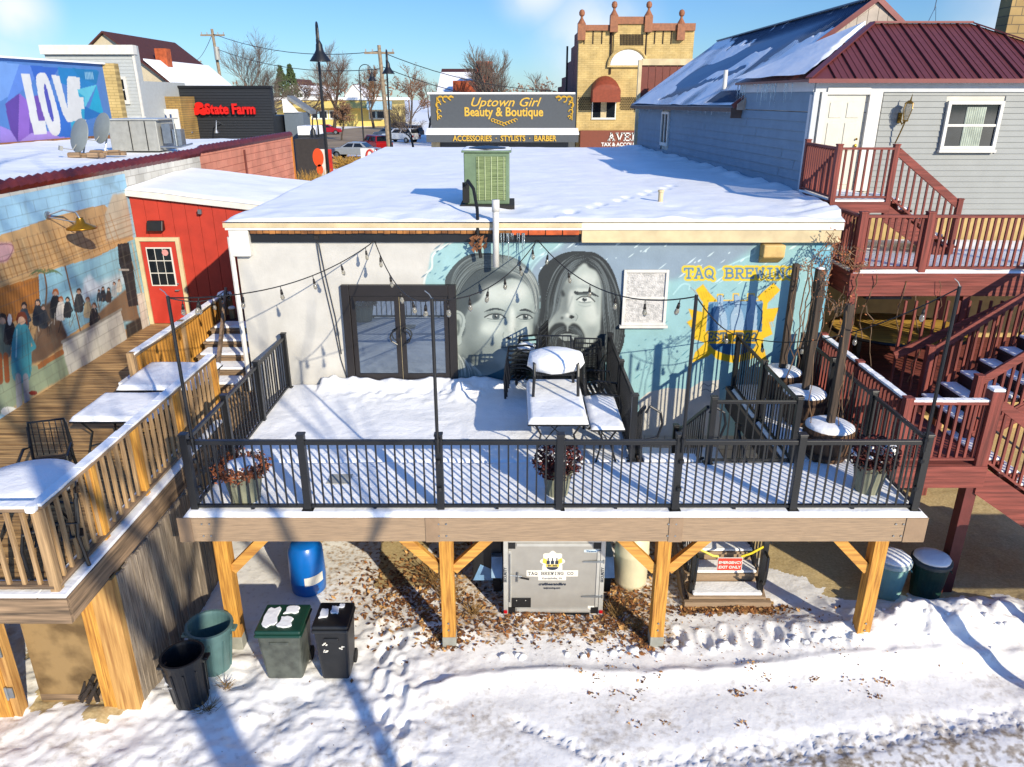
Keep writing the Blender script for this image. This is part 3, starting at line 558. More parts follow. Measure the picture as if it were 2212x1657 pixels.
for q in ([(690, 1560), (720, 1520), (760, 1540), (800, 1520), (830, 1550)], [(700, 1580), (740, 1565), (780, 1585), (820, 1575)]): cv.stroke(cr(q), .012, '#2b4650')
MURAL = attrmat('painted_mural_wall')
mural = cv.build('mural_wall', MURAL, mb_)
CMUW = brickmat('white_block', '#b8b3a6', '#aeaa9c', '#948e82', .4, .2)
b = MB(); b.box(BX0 + .002, BY + .004, -.1, BX1 - .002, BY + .25, 5.14); b.box(BX0, BY + .254, 1.5, BX0 + .2, 30.4, 5.3); b.box(BX1 - .2, BY + .254, 0, BX1, 16.4, 5.3); b.box(BX0 + .2, 30.2, 2.2, 4.8, 30.4, 5.6); b.box(BX0 + .004, BY, -.1, BX1 - .004, BY + .003, 1.29); b.build('wall', CMUW, mb_)
# roof with snow: gently wavy sheet, front edge rounded
nx_, ny_ = 220, 300; u_, v_ = np.meshgrid(np.linspace(0, 1, nx_), np.linspace(0, 1, ny_))
RY = 13.12 + v_ * 17.4; xl = -5.05 + 0 * v_; xr = np.where(RY < 16.45, 5.80 + (RY - 13.12) * .12, 6.23 - (RY - 16.5) * .1)
RX = xl + (xr - xl) * u_; RZ = ROOFZ + (RY - 13.3) * .009 + .05 + (vnoise(RX, RY, 1.6, 61) - .5) * .03 + (vnoise(RX, RY, .35, 62) - .5) * .012 * (1 + 3 * (v_ < .1)) - .05 * np.exp(-((RY - 13.12) / .05) ** 2) - .04 * np.exp(-((RX - xl) / .06) ** 2)
for fx_, fy_ in [(1.1 + .33 * k + .1 * (k % 2), 14.0 + .5 * k) for k in range(9)]: RZ -= .045 * np.exp(-(((RX - fx_) / .1) ** 2 + ((RY - fy_) / .17) ** 2) ** 2)
RZ += .05 * np.exp(-((RY - 13.3) / .25) ** 2) * (vnoise(RX, RY, .3, 64) - .3) * (RX > .8)
RZ += .08 * np.exp(-(((RX + .9) / .9) ** 2 + ((RY - 16.1) / .7) ** 2)) - .05 * np.exp(-(((RX + .1) / .6) ** 2 + ((RY - 14.3) / .4) ** 2))
RZ += .10 * np.exp(-((xr - RX) / .5) ** 2) * (.4 + vnoise(RX, RY, .3, 63)) * (v_ > .02)
RZ[0] = ROOFZ + .004; rs = gridmesh('snow_cover', RX, RY, RZ, SNOWR, mb_)
b = MB(); b.prism([(-5.02, 13.14, ROOFZ - .02), (5.8, 13.14, ROOFZ - .02), (6.2, 16.4, ROOFZ), (4.85, 30.45, ROOFZ + .14), (-5.02, 30.45, ROOFZ + .14)], (0, 0, -.12)); b.build('roof', WHITE, mb_)
b = MB(); b.box(-5.05, 13.13, 5.37, 1.22, 13.33, 5.449); b.build('fascia', CREAM, mb_, bev=.006)
BRN = brickmat('coping_brick', '#9a6a3c', '#7c4f2b', '#5a4a38', .2, .1, mort=.012)
b = MB()
for i in range(52):
    x0 = -4.6 + i * .112; tl = rnd.uniform(-.006, .006); b.box(x0, 13.17 + tl, 5.262 + tl, x0 + .104, 13.34, 5.366)
b.build('brick_coping', mat('coping_bricks', '#a9713a', .9, var=.45, scale=5, col2='#5e3a20', thr=(.3, .7)), mb_, bev=.008)
b = MB()
for i in range(4): b.box(-.03 + .3 * i + .02, 13.15, 5.24, .255 + .3 * i + .02, 13.19, 5.38)
b.build('clay_tiles', mat('clay_tile', '#b5501f', .7, var=.3), mb_, bev=.01)
b = MB(); b.box(-4.62, 13.24, 5.10, 1.22, 13.298, 5.258); b.build('gutter_band', BLACK, mb_)
b = MB(); b.box(-4.98, 13.16, 4.86, -4.635, 13.297, 5.36); b.build('corner_box', WHITE, mb_, bev=.01)
b = MB(); b.box(1.226, 13.16, 5.13, 5.78, 13.299, 5.468); b.box(1.226, 13.14, 5.11, 5.79, 13.297, 5.14); b.build('parapet', CREAM, mb_, bev=.006)
b = MB(); b.tube([(-4.98, 13.2, 5.2), (-4.98, 13.22, 2.3)], .045, 8); b.build('downspout', WHITE, mb_)
b = MB(); b.box(4.42, 13.05, 4.86, 4.8, 13.296, 5.08); b.prism([(4.42, 13.05, 4.86), (4.42, 13.296, 4.86), (4.42, 13.296, 4.72)], (.38, 0, 0)); b.build('vent_hood', mat('tan_hood', '#c9a766', .6), mb_, bev=.02)
# double door
dr = MB(); X0, X1, Z1 = -3.10, -1.02, 4.33
dr.box(X0, 13.2, 2.3, X0 + .14, 13.298, Z1); dr.box(X1 - .14, 13.2, 2.3, X1, 13.298, Z1); dr.box(X0 + .143, 13.2, Z1 - .2, X1 - .143, 13.298, Z1); door = dr.build('door', DKTREAD, mb_, bev=.006)
xm = (X0 + X1) / 2
for s in (0, 1):
    a0, a1 = (X0 + .145, xm - .008) if s == 0 else (xm + .008, X1 - .145); l = MB(); z0, z1 = 2.38, Z1 - .204
    l.box(a0, 13.235, z0, a0 + .085, 13.285, z1); l.box(a1 - .085, 13.235, z0, a1, 13.285, z1); l.box(a0 + .086, 13.235, z1 - .1, a1 - .086, 13.285, z1); l.box(a0 + .086, 13.235, z0, a1 - .086, 13.285, z0 + .24); l.build('leaf', DKTREAD, door, bev=.004)
    gl = MB(); gl.box(a0 + .087, 13.255, z0 + .243, a1 - .087, 13.265, z1 - .103); gl.build('pane', DOORGL, door)
    hx = xm + (.07 if s else -.07); q = 1 if s else -1
    h = MB(); h.tube([(hx, 13.23, 3.2), (hx, 13.17, 3.22), (hx + q * .09, 13.16, 3.28), (hx + q * .12, 13.16, 3.36), (hx + q * .09, 13.16, 3.44), (hx, 13.17, 3.5), (hx, 13.23, 3.52)], .016, 6); h.build('handle', BLACK, door)
st = MB(); st.box(xm - .004, 13.25, 2.4, xm + .004, 13.26, 4.1); st.build('weather_strip', CREAM, door)
# window
wn = MB(); wx0, wx1, wz0, wz1 = 2.02, 2.83, 3.57, 4.60; f = .05
wn.box(wx0, 13.24, wz0, wx0 + f, 13.298, wz1); wn.box(wx1 - f, 13.24, wz0, wx1, 13.298, wz1); wn.box(wx0 + f, 13.24, wz1 - f, wx1 - f, 13.298, wz1); wn.box(wx0 + f, 13.24, wz0, wx1 - f, 13.298, wz0 + f); wn.box(wx0 + f, 13.25, 4.06, wx1 - f, 13.295, 4.1); wn.box(wx0 - .04, 13.2, wz0 - .05, wx1 + .04, 13.297, wz0 - .002)
wi = wn.build('window', WHITE, mb_, bev=.005)
pb = MB(); pb.box(wx0 + f, 13.27, wz0 + f, wx1 - f, 13.28, wz1 - f); pb.build('pane', mat('frosted_insulation', '#c2bfbb', .45, col2='#a3a19e', scale=16, thr=(.35, .6), bump=.8, bscale=40), wi)
# snow heap along the wall foot comes with the deck
# ================================================================ railings
BALM = {}
def balmesh(h, m, s, rnd_=False, pad=None):
    k = (round(h, 2), m.name, s)
    if k not in BALM:
        o = MB().box(-s / 2, -s / 2, 0, s / 2, s / 2, round(h, 2)).build('baluster', m); BALM[k] = o.data; bpy.data.objects.remove(o)
    return BALM[k]
def railing(name, label, p, q, h=1.05, posts=(0, 1), m=BLACK, mw=None, sp=.115, bs=.019, rail=(.045, .05), post=.085, lo=.09, cap=True, group=None, parent=None, ph=None, snow=0, posth0=0, flare=True, capm=None, wide=None, cat='railing', toprail=None):
    """p,q base points (3D); posts: fractions along the run. parent given -> a part"""
    p = Vector(p); q = Vector(q); d = q - p; L = math.hypot(d.x, d.y); mw = mw or m; toprail = toprail or mw
    if parent is None: root = thing(name, label, cat, tuple(p), group)
    else:
        root = bpy.data.objects.new(name, None); C.objects.link(root); root.parent = parent; root.location = p - Vector(ORG[parent.name]); ORG[root.name] = tuple(p); root.empty_display_size = .1
    up = Vector((0, 0, 1)); ph = ph or h + .04
    b = MB(); b.bar(p + up * (h - rail[1] / 2), q + up * (h - rail[1] / 2), wide or rail[0], rail[1]); b.build('top_rail', toprail, root, bev=.004)
    b = MB(); b.bar(p + up * lo, q + up * lo, rail[0] * .8, .035); b.build('bottom_rail', toprail, root)
    for t in posts:
        c = p + d * t; b = MB(); b.box(c.x - post / 2, c.y - post / 2, c.z - posth0, c.x + post / 2, c.y + post / 2, c.z + ph)
        if cap: b.box(c.x - post / 2 - .008, c.y - post / 2 - .008, c.z + ph, c.x + post / 2 + .008, c.y + post / 2 + .008, c.z + ph + .025)
        if flare and m is BLACK: b.box(c.x - post / 2 - .03, c.y - post / 2 - .03, c.z, c.x + post / 2 + .03, c.y + post / 2 + .03, c.z + .05)
        b.build('post', m, root, bev=.005)
    n = int(L / sp); hb = h - rail[1] - lo + .004
    for i in range(1, n):
        t = i / n
        if any(abs(t - pt) * L < post * .55 for pt in posts): continue
        c = p + d * t; o = bpy.data.objects.new('baluster', balmesh(hb, mw, bs)); C.objects.link(o); o.parent = root; o.location = c + up * (lo + .002) - p
    if snow:
        b = MB(); n_ = 24; vs = []
        for i in range(n_): a = p + d * (i / n_); c = p + d * ((i + 1) / n_); hh = snow * rnd.uniform(.8, 1.1); b.bar(a + up * (h + snow / 2 - .004), c + up * (h + snow / 2 - .004), (wide or rail[0]) * rnd.uniform(.82, .95), hh)
        b.build('snow_cap', SNOW, root)
    return root
DZ = 2.35
# ================================================================ the brewery deck
dk = thing('brewery_deck', 'raised composite deck covered with snow on four yellow pine posts', 'deck', (0, 11, 0))
DX0, DX1, DY0 = -4.33, 5.47, 8.5
HX0, HX1, HY0 = 1.86, 4.08, 10.02       # stair opening
b = MB(); b.box(DX0, DY0, 1.99, DX1, DY0 + .03, DZ - .002); b.build('fascia', COMP, dk)
b = MB()
for x in (DX0 + .02, -1.05, 2.16, DX1 - .2): b.box(x - .09, DY0 - .012, 1.985, x + .09 + (.1 if x > 5 else 0), DY0 - .001, DZ + .001)
b.each('joint_plate', mat('composite_plate', '#8c745b', .7, var=.1), dk)
b = MB(); b.box(DX0, DY0 + .031, 1.99, DX0 + .03, 13.28, DZ - .002); b.box(DX1 - .03, DY0 + .031, 1.99, DX1, 13.28, DZ - .002); b.build('side_fascia', COMPY, dk)
b = MB(); b.box(DX0 + .031, DY0 + .032, DZ - .06, DX1 - .031, HY0, DZ); b.box(DX0 + .031, HY0 + .001, DZ - .06, HX0, 13.28, DZ); b.box(HX1, HY0 + .001, DZ - .06, DX1 - .031, 13.28, DZ); b.build('deck_boards', COMP, dk)
b = MB(); b.box(HX0, HY0 + .002, 2.0, HX1, HY0 + .03, DZ - .062); b.box(HX0 - .03, HY0 + .002, 2.0, HX0 - .001, 13.2, DZ - .062); b.box(HX1 + .001, HY0 + .002, 1.95, HX1 + .03, 13.2, DZ + .02); b.build('opening_trim', mat('dark_trim_board', '#463c34', .7), dk)
b = MB()
for y in (8.9, 11.2): b.box(DX0 + .05, y - .09, 1.92, DX1 - .05, y + .09, 2.2) if y < 10 else b.box(DX0 + .05, y - .05, 1.95, HX0 - .1, y + .05, 2.2)
for i in range(22): x = DX0 + .3 + i * .41; b.box(x, DY0 + .05, 2.0, x + .04, HY0 - .01, DZ - .07)
b.build('joists', PINEX, dk)
for i, x in enumerate((-4.03, -.915, 2.11, 5.10)):
    b = MB(); b.box(x - .095, 8.8, .1, x + .095, 8.99, 1.92); b.build('post', PINE, dk, bev=.006)
    b = MB(); b.box(x - .1, 8.79, -.05, x + .1, 9.0, .17); b.build('post_base', mat('concrete_foot', '#8f8f85', .9), dk, bev=.01)
    for s in ((1,) if i == 0 else (-1,) if i == 3 else (-1, 1)):
        b = MB(); b.bar((x + s * .09, 8.895, 1.28), (x + s * .72, 8.895, 1.93), .09, .14, (0, 0, 1)); b.build('brace', PINEX, dk, bev=.004)
b = MB()
for x in (-4.03, -.915, 2.11, 5.10):
    for z in (2.08, 2.26):
        for dx in (-.05, .05): b.tube([(x + dx, DY0 - .001, z), (x + dx, DY0 - .014, z)], .012, 8)
    for z in (.3, .42): b.tube([(x, 8.8, z), (x, 8.785, z)], .014, 8)
b.each('bolt', CHROME, dk)
def sheet(x0, x1, y0, y1, z, th, name, parent, seed, res=.045, edge=.05, lump=.03, fn=None, m=SNOW):
    nx = max(4, int((x1 - x0) / res)); ny = max(4, int((y1 - y0) / res)); X, Y = np.meshgrid(np.linspace(x0, x1, nx), np.linspace(y0, y1, ny))
    dd = np.minimum(np.minimum(X - x0, x1 - X), np.minimum(Y - y0, y1 - Y)); e = np.clip(dd / edge, 0, 1); e = np.sqrt(np.clip(1 - (1 - e) ** 2, 0, 1))
    Zv = z + th * e + e * ((vnoise(X, Y, .5, seed) - .5) * lump + (vnoise(X, Y, .12, seed + 1) - .5) * lump * .35)
    if fn: Zv = Zv + e * fn(X, Y)
    return gridmesh(name, X, Y, Zv, m, parent)
def heap(X, Y):
    t = np.exp(-((13.25 - Y) / .28) ** 2) * (.05 + .12 * vnoise(X, Y, .5, 71) + .07 * vnoise(X, Y, .12, 72)) * ((X > -3.6) & (X < .6))
    t = t + np.exp(-(((X + .95) / .25) ** 2 + ((Y - 12.85) / .35) ** 2)) * .16 * (.5 + vnoise(X, Y, .1, 73))
    t = t + np.exp(-((12.75 - Y) / .35) ** 2) * (vnoise(X, Y, .09, 74) - .5) * .06 * ((X > -3.4) & (X < -.5))
    return t
sheet(DX0 + .01, HX0 - .01, HY0 + .015, 13.27, DZ, .05, 'snow_cover', dk, 11, fn=heap, edge=.03)
sheet(HX1 + .03, DX1 - .01, HY0 + .015, 13.27, DZ, .05, 'snow_cover', dk, 12, edge=.05)
sheet(DX0 + .01, DX1 - .01, DY0 + .008, HY0 + .018, DZ, .05, 'snow_cover', dk, 13, edge=.03, lump=.02)
b = MB(); b.box(-2.62, 9.32, DZ + .055, -2.3, 9.6, DZ + .063); tag(b.build('floor_mat', mat('grey_mat', '#9a9a92', .9)), 'small bare grey square mat lying on the snowy deck behind the front railing', 'mat')
GR = 'black metal railings of the brewery deck'
railing('deck_railing', 'long black front railing along the edge of the snowy deck', (-4.2, 8.66, DZ), (5.33, 8.66, DZ), posts=(0, .157, .342, .506, .667, .831, 1), group=GR, ph=1.12, post=.095, rail=(.06, .06), sp=.122, bs=.021)
for t in (.08, .25, .42, .585, .75, .915):
    x = -4.2 + 9.53 * t; b = MB(); b.box(x - .02, 8.64, DZ, x + .02, 8.68, DZ + .09); o = b.build('railing_foot', BLACK, bpy.data.objects['deck_railing'])
railing('deck_railing', 'black railing on the left side of the deck beside the wooden stair', (-4.2, 8.78, DZ), (-4.2, 13.1, DZ), posts=(.30, .64, 1), group=GR, sp=.125)
railing('deck_railing', 'black railing left of the stair opening below the moustached face', (1.8, 10.1, DZ), (1.8, 13.1, DZ), posts=(0, .5, 1), group=GR, sp=.12)
railing('deck_railing', 'short black railing across the front of the stair opening', (2.93, 10.0, DZ), (4.17, 10.0, DZ), posts=(0, 1), group=GR, sp=.12)
railing('deck_railing', 'black railing between the stair opening and the barrel planters', (4.17, 10.1, DZ), (4.17, 13.1, DZ), posts=(.5, 1), group=GR, sp=.12)
railing('deck_railing', 'black railing on the right side of the deck before the red porch', (5.36, 8.78, DZ), (5.36, 13.1, DZ), posts=(.34, .68, 1), group=GR, sp=.125)
# ---------------- switchback stair under the opening
stt = thing('deck_stair', 'wooden switchback stair with black rails coming down through the deck', 'stair', (3.3, 11, 0))
def flight(parent, x0, x1, ya, za, yb, zb, n, treadm, snow=True, snowseed=0, axis='y'):
    """treads from (ya,za) up to (yb,zb)"""
    b = MB(); r = MB(); s = MB()
    for i in range(n):
        t0, t1 = i / n, (i + 1) / n; y0 = ya + (yb - ya) * t0; y1 = ya + (yb - ya) * t1; z = za + (zb - za) * t1; sgn = 1 if yb > ya else -1
        lo, hi = min(y0, y1) - (.03 if sgn > 0 else 0), max(y0, y1) + (.03 if sgn < 0 else 0)
        if axis == 'y': b.box(x0, lo, z - .04, x1, hi, z); r.box(x0 + .01, y0 + sgn * .012, z - (zb - za) / n, x1 - .01, y0 + sgn * .03, z - .041)
        else: b.box(lo, x0, z - .04, hi, x1, z); r.box(y0 + sgn * .012, x0 + .01, z - (zb - za) / n, y0 + sgn * .03, x1 - .01, z - .041)
        if snow:
            j = rnd.uniform(0, .05)
            if axis == 'y': s.box(x0 + .04 + j, lo + .02, z + .001, x1 - .04 - j * .5, hi - .02, z + .05)
            else: s.box(lo + .02, x0 + .04, z + .001, hi - .02, x1 - .04, z + .05)
    b.build('tread', treadm, parent); r.build('riser', treadm, parent)
    if snow: s.build('snow_cover', SNOW, parent, bev=.02)
flight(stt, 2.78, 3.98, 9.75, 0, 11.75, 1.12, 6, COMP)
b = MB(); b.box(1.9, 11.78, 1.08, 4.02, 13.1, 1.12); b.build('landing', COMP, stt); sheet(1.92, 4.0, 11.8, 13.08, 1.12, .05, 'snow_cover', stt, 15)
flight(stt, 1.92, 2.86, 11.8, 1.12, 10.05, DZ, 7, COMP)
b = MB()
for x in (2.74, 4.02): b.prism([(x - .02, 9.7, -.02), (x - .02, 11.75, 1.1), (x - .02, 11.75, .8), (x - .02, 10.2, -.02)], (.04, 0, 0))
b.each('stringer', COMPY, stt)
b = MB(); b.box(2.7, 9.66, -.02, 4.06, 9.74, .12); b.build('bottom_step', COMP, stt, bev=.005)
for x in (2.84, 3.92):
    railing('handrail', '', (x, 9.86, .12), (x, 11.8, 1.2), h=.95, posts=(0, 1), parent=stt, sp=.12, flare=False)
    b = MB(); b.tube([(x, 9.86, .95), (x, 9.68, .92), (x - .03, 9.6, .75), (x - .03, 9.62, .55), (x, 9.72, .42), (x, 9.86, .4)], .022, 7); b.build('hand_loop', BLACK, stt)
for x in (1.95, 2.88):
    railing('handrail', '', (x, 10.1, 2.33), (x, 11.8, 1.16), h=.95, posts=(1,), parent=stt, sp=.12, flare=False)
    b = MB(); b.tube([(x, 10.0, 3.2), (x + .06, 10.02, 3.3), (x + .22, 10.02, 3.2), (x + .26, 10.02, 3.02), (x + .2, 10.02, 2.8), (x, 10.02, 2.75)], .02, 7); b.build('hand_loop', BLACK, stt)
b = MB(); b.tube([(2.9, 9.84, .98), (3.1, 9.82, .88), (3.2, 9.82, .86)], .02, 5); b.tube([(3.55, 9.82, .86), (3.7, 9.82, .92), (3.9, 9.84, 1.04)], .02, 5); yl = mat('yellow_tape', '#e6cf1f', .5)
sg = thing('exit_sign', 'red and white emergency exit sign hung on yellow tape across the stair', 'sign', (3.38, 9.8, .7)); b.build('tape', yl, sg)
b = MB(); b.box(3.18, 9.79, .62, 3.57, 9.8, .86); b.mi(1).box(3.19, 9.786, .63, 3.56, 9.7895, .85); b.build('board', [WHITE, mat('red_sign', '#c63a26', .6)], sg)
text('EMERGENCY', .062, WHITE, sg, (3.375, 9.784, .775), bold=.002); text('EXIT ONLY', .068, WHITE, sg, (3.375, 9.784, .69), bold=.002)
# ================================================================ string lights and their poles
def lpole(x, y, top, lab):
    t = thing('light_pole', lab, 'light pole', (x, y, DZ), 'slim poles carrying the string lights'); b = MB(); b.tube([(x, y, DZ + .9), (x, y, top)], .022, 8); b.build('pole', BLACK, t)
    b = MB()
    for z in (DZ + .35, DZ + .75, DZ + 1.05): b.tube([(x, y, z), (x, y, z + .05)], .034, 8)
    b.each('clamp', BLACK, t); b = MB(); b.tube([(x, y, top), (x - .03, y, top + .05), (x - .08, y, top + .09)], .006, 5); b.build('hook', CHROME, t)
lpole(-4.08, 8.62, 5.30, 'slim black string light pole at the left corner of the deck railing'); lpole(-.95, 8.60, 5.28, 'slim black string light pole in front of the glass double door')
lpole(2.18, 8.60, 5.32, 'slim black string light pole in front of the yellow emblem'); lpole(5.28, 8.62, 5.42, 'slim black string light pole at the right deck corner before the red porch')
WIRE = mat('wire', '#1c1815', .6); BULB = mat('bulb_glass', '#b9b4a6', .08, var=.1, bump=0); BULB.node_tree.nodes['Principled BSDF'].inputs['Transmission Weight'].default_value = .7
bb = MB(); bb.tube([(0, 0, 0), (0, 0, -.06)], .006, 5); bb.tube([(0, 0, -.055), (0, 0, -.125)], [.015, .023], 8); bb.mi(1).lathe(0, 0, [(.016, -.125), (.028, -.15), (.032, -.18), (.022, -.21), (.003, -.225)], 8); tmp = bb.build('bulb', [WIRE, BULB], smooth=True); BM = tmp.data; bpy.data.objects.remove(tmp)
def slights(lab, p, q, sag, nb, r=.009):
    p = Vector(p); q = Vector(q); t = thing('string_light', lab, 'string light', tuple(p), 'string lights over the deck'); F = lambda s: p.lerp(q, s) - Vector((0, 0, 4 * sag * s * (1 - s)))
    b = MB(); b.tube([F(i / 20) for i in range(21)], r, 5); b.build('wire', WIRE, t)
    for i in range(nb):
        o = bpy.data.objects.new('bulb', BM); C.objects.link(o); o.parent = t; o.location = F((i + .6) / nb) - p; o.rotation_euler = (rnd.uniform(-.2, .2), rnd.uniform(-.2, .2), 0)
WY = 13.27
A1 = (-4.13, WY, 5.12); A2 = (-2.44, WY, 5.12); A3 = (.45, WY, 5.14); WP = (-6.2, 15.7, 3.6)
P1, P2, P3, P4 = (-4.08, 8.62, 5.28), (-.95, 8.6, 5.26), (2.18, 8.6, 5.3), (5.28, 8.62, 5.4)
slights('string of bulbs drooping from the wall top left of the door to the wooden post', A1, WP, .25, 5)
slights('string of bulbs from the left corner pole to the wall above the door', P1, A2, .28, 6)
slights('string of bulbs from the wall above the door down to the pole before the door', A2, P2, .35, 5)
slights('string of bulbs from the pole before the door up to the wall over the faces', P2, A3, .30, 6)
slights('string of bulbs crossing the long haired face to the pole before the emblem', A3, P3, .40, 6)
slights('thin light string from the pole before the emblem to the opening railing', P3, (4.17, 13.0, 3.45), .12, 1)
slights('pale drooping light string from the opening railing to the right corner pole', (4.17, 13.0, 3.45), P4, .35, 4)
slights('string of bulbs from the left corner pole towards the wooden deck post', P1, WP, .12, 4)
b = MB(); b.tube([(-3.47, 13.25, 5.2), (-3.44, 13.27, 4.6), (-3.3, 13.27, 3.6), (-3.22, 13.27, 2.9), (-3.12, 13.27, 2.45)], .008, 5); b.tube([(-3.44, 13.25, 5.2), (-3.38, 13.27, 4.6), (-3.25, 13.27, 3.7), (-3.2, 13.27, 3.0)], .008, 5); b.box(-3.5, 13.22, 5.15, -3.42, 13.28, 5.22); tag(b.build('wall_cable', WIRE), 'two thin cables hanging down the white wall left of the glass door', 'cable')
# ================================================================ rooftop things
acm = mat('green_enamel', '#5f7358', .5, var=.12); acf = mat('green_fins', '#788757', .5, col2='#46562f', scale=2, stretch=(1, 1, 60), thr=(.45, .55), bump=.4, bscale=2)
ac = thing('air_conditioner', 'green box air conditioner standing on the snowy brewery roof', 'air conditioner', (-.47, 15.2, ROOFZ))
b = MB(); b.box(-.92, 14.75, 5.56, -.05, 15.6, 6.52); b.build('cabinet', acm, ac, bev=.02)
b = MB(); b.box(-.68, 14.735, 5.64, -.12, 14.748, 6.45); b.build('louvre_panel', acf, ac)
b = MB()
for i in range(5): x = -.64 + i * .12; b.box(x, 14.72, 5.64, x + .012, 14.734, 6.45)
b.build('guard_bars', mat('pale_green', '#a9b48c', .5), ac)
b = MB(); b.box(-.96, 14.71, 6.521, -.01, 15.64, 6.56); b.build('top_rim', acm, ac, bev=.01); b = MB(); b.lathe(-.48, 15.18, [(.36, 6.561), (.36, 6.59), (.05, 6.62)], 20); b.build('fan_grille', BLACK, ac)
sheet(-.95, -.02, 14.8, 15.6, 6.56, .02, 'snow_cap', ac, 31, edge=.1)
b = MB(); b.box(-1.0, 14.6, 5.48, .05, 15.7, 5.56); b.build('pad', mat('black_rubber_pad', '#22201f', .9), ac)
b = MB(); b.tube([(-.88, 14.72, 5.75), (-.88, 14.66, 5.95), (-.82, 14.3, 6.05), (-.7, 13.9, 5.95), (-.62, 13.5, 5.65), (-.60, 13.2, 5.5), (-.6, 13.1, 5.2), (-.55, 13.1, 4.85)], .03, 8); b.box(-.95, 14.66, 5.6, -.82, 14.72, 5.98); b.build('insulated_line', RUBBER, ac)
vp = MB(); vp.tube([(-.28, 13.05, 4.7), (-.28, 13.06, 5.75), (-.28, 13.12, 5.82)], .055, 12); vp.tube([(-.28, 13.06, 5.66), (-.28, 13.06, 5.86)], .066, 12); tag(vp.build('vent_pipe', WHITE, smooth=True), 'white plastic vent pipe rising up the wall above the first face', 'pipe')
fs = MB()
for k in range(26): a = rnd.uniform(0, 6.3); r_ = rnd.uniform(.02, .18); z = 5.12 + rnd.uniform(-.12, .1); fs.quad((-.62 + r_ * math.cos(a), 13.1 + .06 * math.sin(a), z), (-.62 + r_ * math.cos(a) + .08, 13.06, z + .05), (-.62 + r_ * math.cos(a) + .05, 13.12, z - .07))
tag(fs.build('foam_patch', mat('old_foam', '#8a5a3a', .9, var=.5)), 'torn brown insulation around the black line at the roof edge', 'insulation')
ICE = mat('ice', '#d8e4ea', .08, var=.02, bump=0); ICE.node_tree.nodes['Principled BSDF'].inputs['Transmission Weight'].default_value = .8
ic = MB()
for k in range(14): x = -.2 + rnd.uniform(0, .42); L = rnd.uniform(.1, .5) * (1.6 if k == 3 else 1); ic.tube([(x, 13.14, 5.28), (x, 13.14, 5.28 - L)], [.014, .002], 5)
tag(ic.build('icicles', ICE, smooth=True), 'cluster of icicles hanging beside the white vent pipe', 'icicles')
sv = MB(); sv.tube([(3.0, 15.4, 5.45), (3.0, 15.4, 5.72)], .05, 10); sv.tube([(3.0, 15.4, 5.72), (3.0, 15.4, 5.76)], .065, 10); tag(sv.build('roof_vent', CREAM), 'short cream vent stub alone on the snowy roof', 'vent')
# ================================================================ planters
POT = mat('grey_green_pot', '#7c7d69', .7, var=.2, scale=3); LEAFR = mat('dead_mum_leaves', '#5a1f18', .9, col2='#2a120e', scale=9, thr=(.4, .6)); LEAFO = mat('rust_leaves', '#8f4f2c', .9, col2='#4a2716', scale=9, thr=(.4, .6))
def leaves(b, cx, cy, cz, rx, ry, rz, n, s, shell=.5, hole=0, up=0):
    for _ in range(n):
        while True:
            p = Vector((rnd.uniform(-1, 1), rnd.uniform(-1, 1), rnd.uniform(-1, 1))); L = p.length
            if shell < L < 1 and math.hypot(p.x, p.y) >= hole: break
        c = Vector((cx + p.x * rx, cy + p.y * ry, cz + p.z * rz)); a = Vector((rnd.gauss(0, 1), rnd.gauss(0, 1), rnd.gauss(0, 1))).normalized(); e = a.orthogonal().normalized(); ss = s * rnd.uniform(.5, 1.3)
        b.quad(c - a * ss, c + e * ss * .5, c + a * ss, c - e * ss * .5)
def pot(cx, cy, lab, r=.2, h=.42, kind='bush'):
    t = thing('planter', lab, 'planter', (cx, cy, DZ), 'potted dead plants along the front railing'); z = DZ + .03
    n = 40; vs = []; b = MB(); prof = [(r * .72, z), (r, z + h), (r * 1.08, z + h + .01), (r * 1.08, z + h + .035), (r * .95, z + h + .035), (r * .92, z + h - .03)]
    b.lathe(cx, cy, prof, n)
    b.v = [(cx + (x - cx) * (1 + (.035 if (i % n) % 2 else 0)), cy + (y - cy) * (1 + (.035 if (i % n) % 2 else 0)), zz) for i, (x, y, zz) in enumerate(b.v)]
    b.build('pot', POT, t)
    b = MB()
    if kind == 'bush':
        leaves(b, cx, cy - .02, z + h + .16, .34, .32, .27, 1500, .028, .35)
        for k in range(60): a = rnd.uniform(0, 6.3); q = Vector((cx + math.cos(a) * .3, cy + math.sin(a) * .28, z + h + rnd.uniform(0, .38))); b.tube([(cx, cy, z + h), q], [.005, .003], 3, cap=False)
        b.build('dead_plant', LEAFR if cx < 3 else LEAFO if False else LEAFR, t); s = MB()
        for k in range(26): a = rnd.uniform(0, 6.3); rr = rnd.uniform(0, .28); s.ball((cx + rr * math.cos(a), cy + rr * math.sin(a), z + h + .34 - rr * .6), rnd.uniform(.015, .05), 6, 4, .6)
        if cx > 3: s.ball((cx + .2, cy + .05, z + h + .2), .15, 10, 6, .7)
        s.build('snow_cap', SNOW, t, smooth=True)
    else:
        for k in range(1500):
            a = rnd.uniform(0, 6.283); rr = rnd.gauss(.285, .045); c = Vector((cx + rr * math.cos(a), cy + rr * math.sin(a), z + h + .07 + rnd.gauss(0, .05))); v = Vector((rnd.gauss(0, 1), rnd.gauss(0, 1), rnd.gauss(0, 1))).normalized() * .025; e = v.orthogonal().normalized() * .013; b.quad(c - v, c + e, c + v, c - e)
        b.build('dead_plant', LEAFO, t); s = MB(); s.lathe(cx, cy, [(.25, z + h), (.255, z + h + .06), (.22, z + h + .12), (.12, z + h + .15), (.01, z + h + .155)], 20, jit=.03); s.build('snow_cap', SNOW, t, smooth=True)
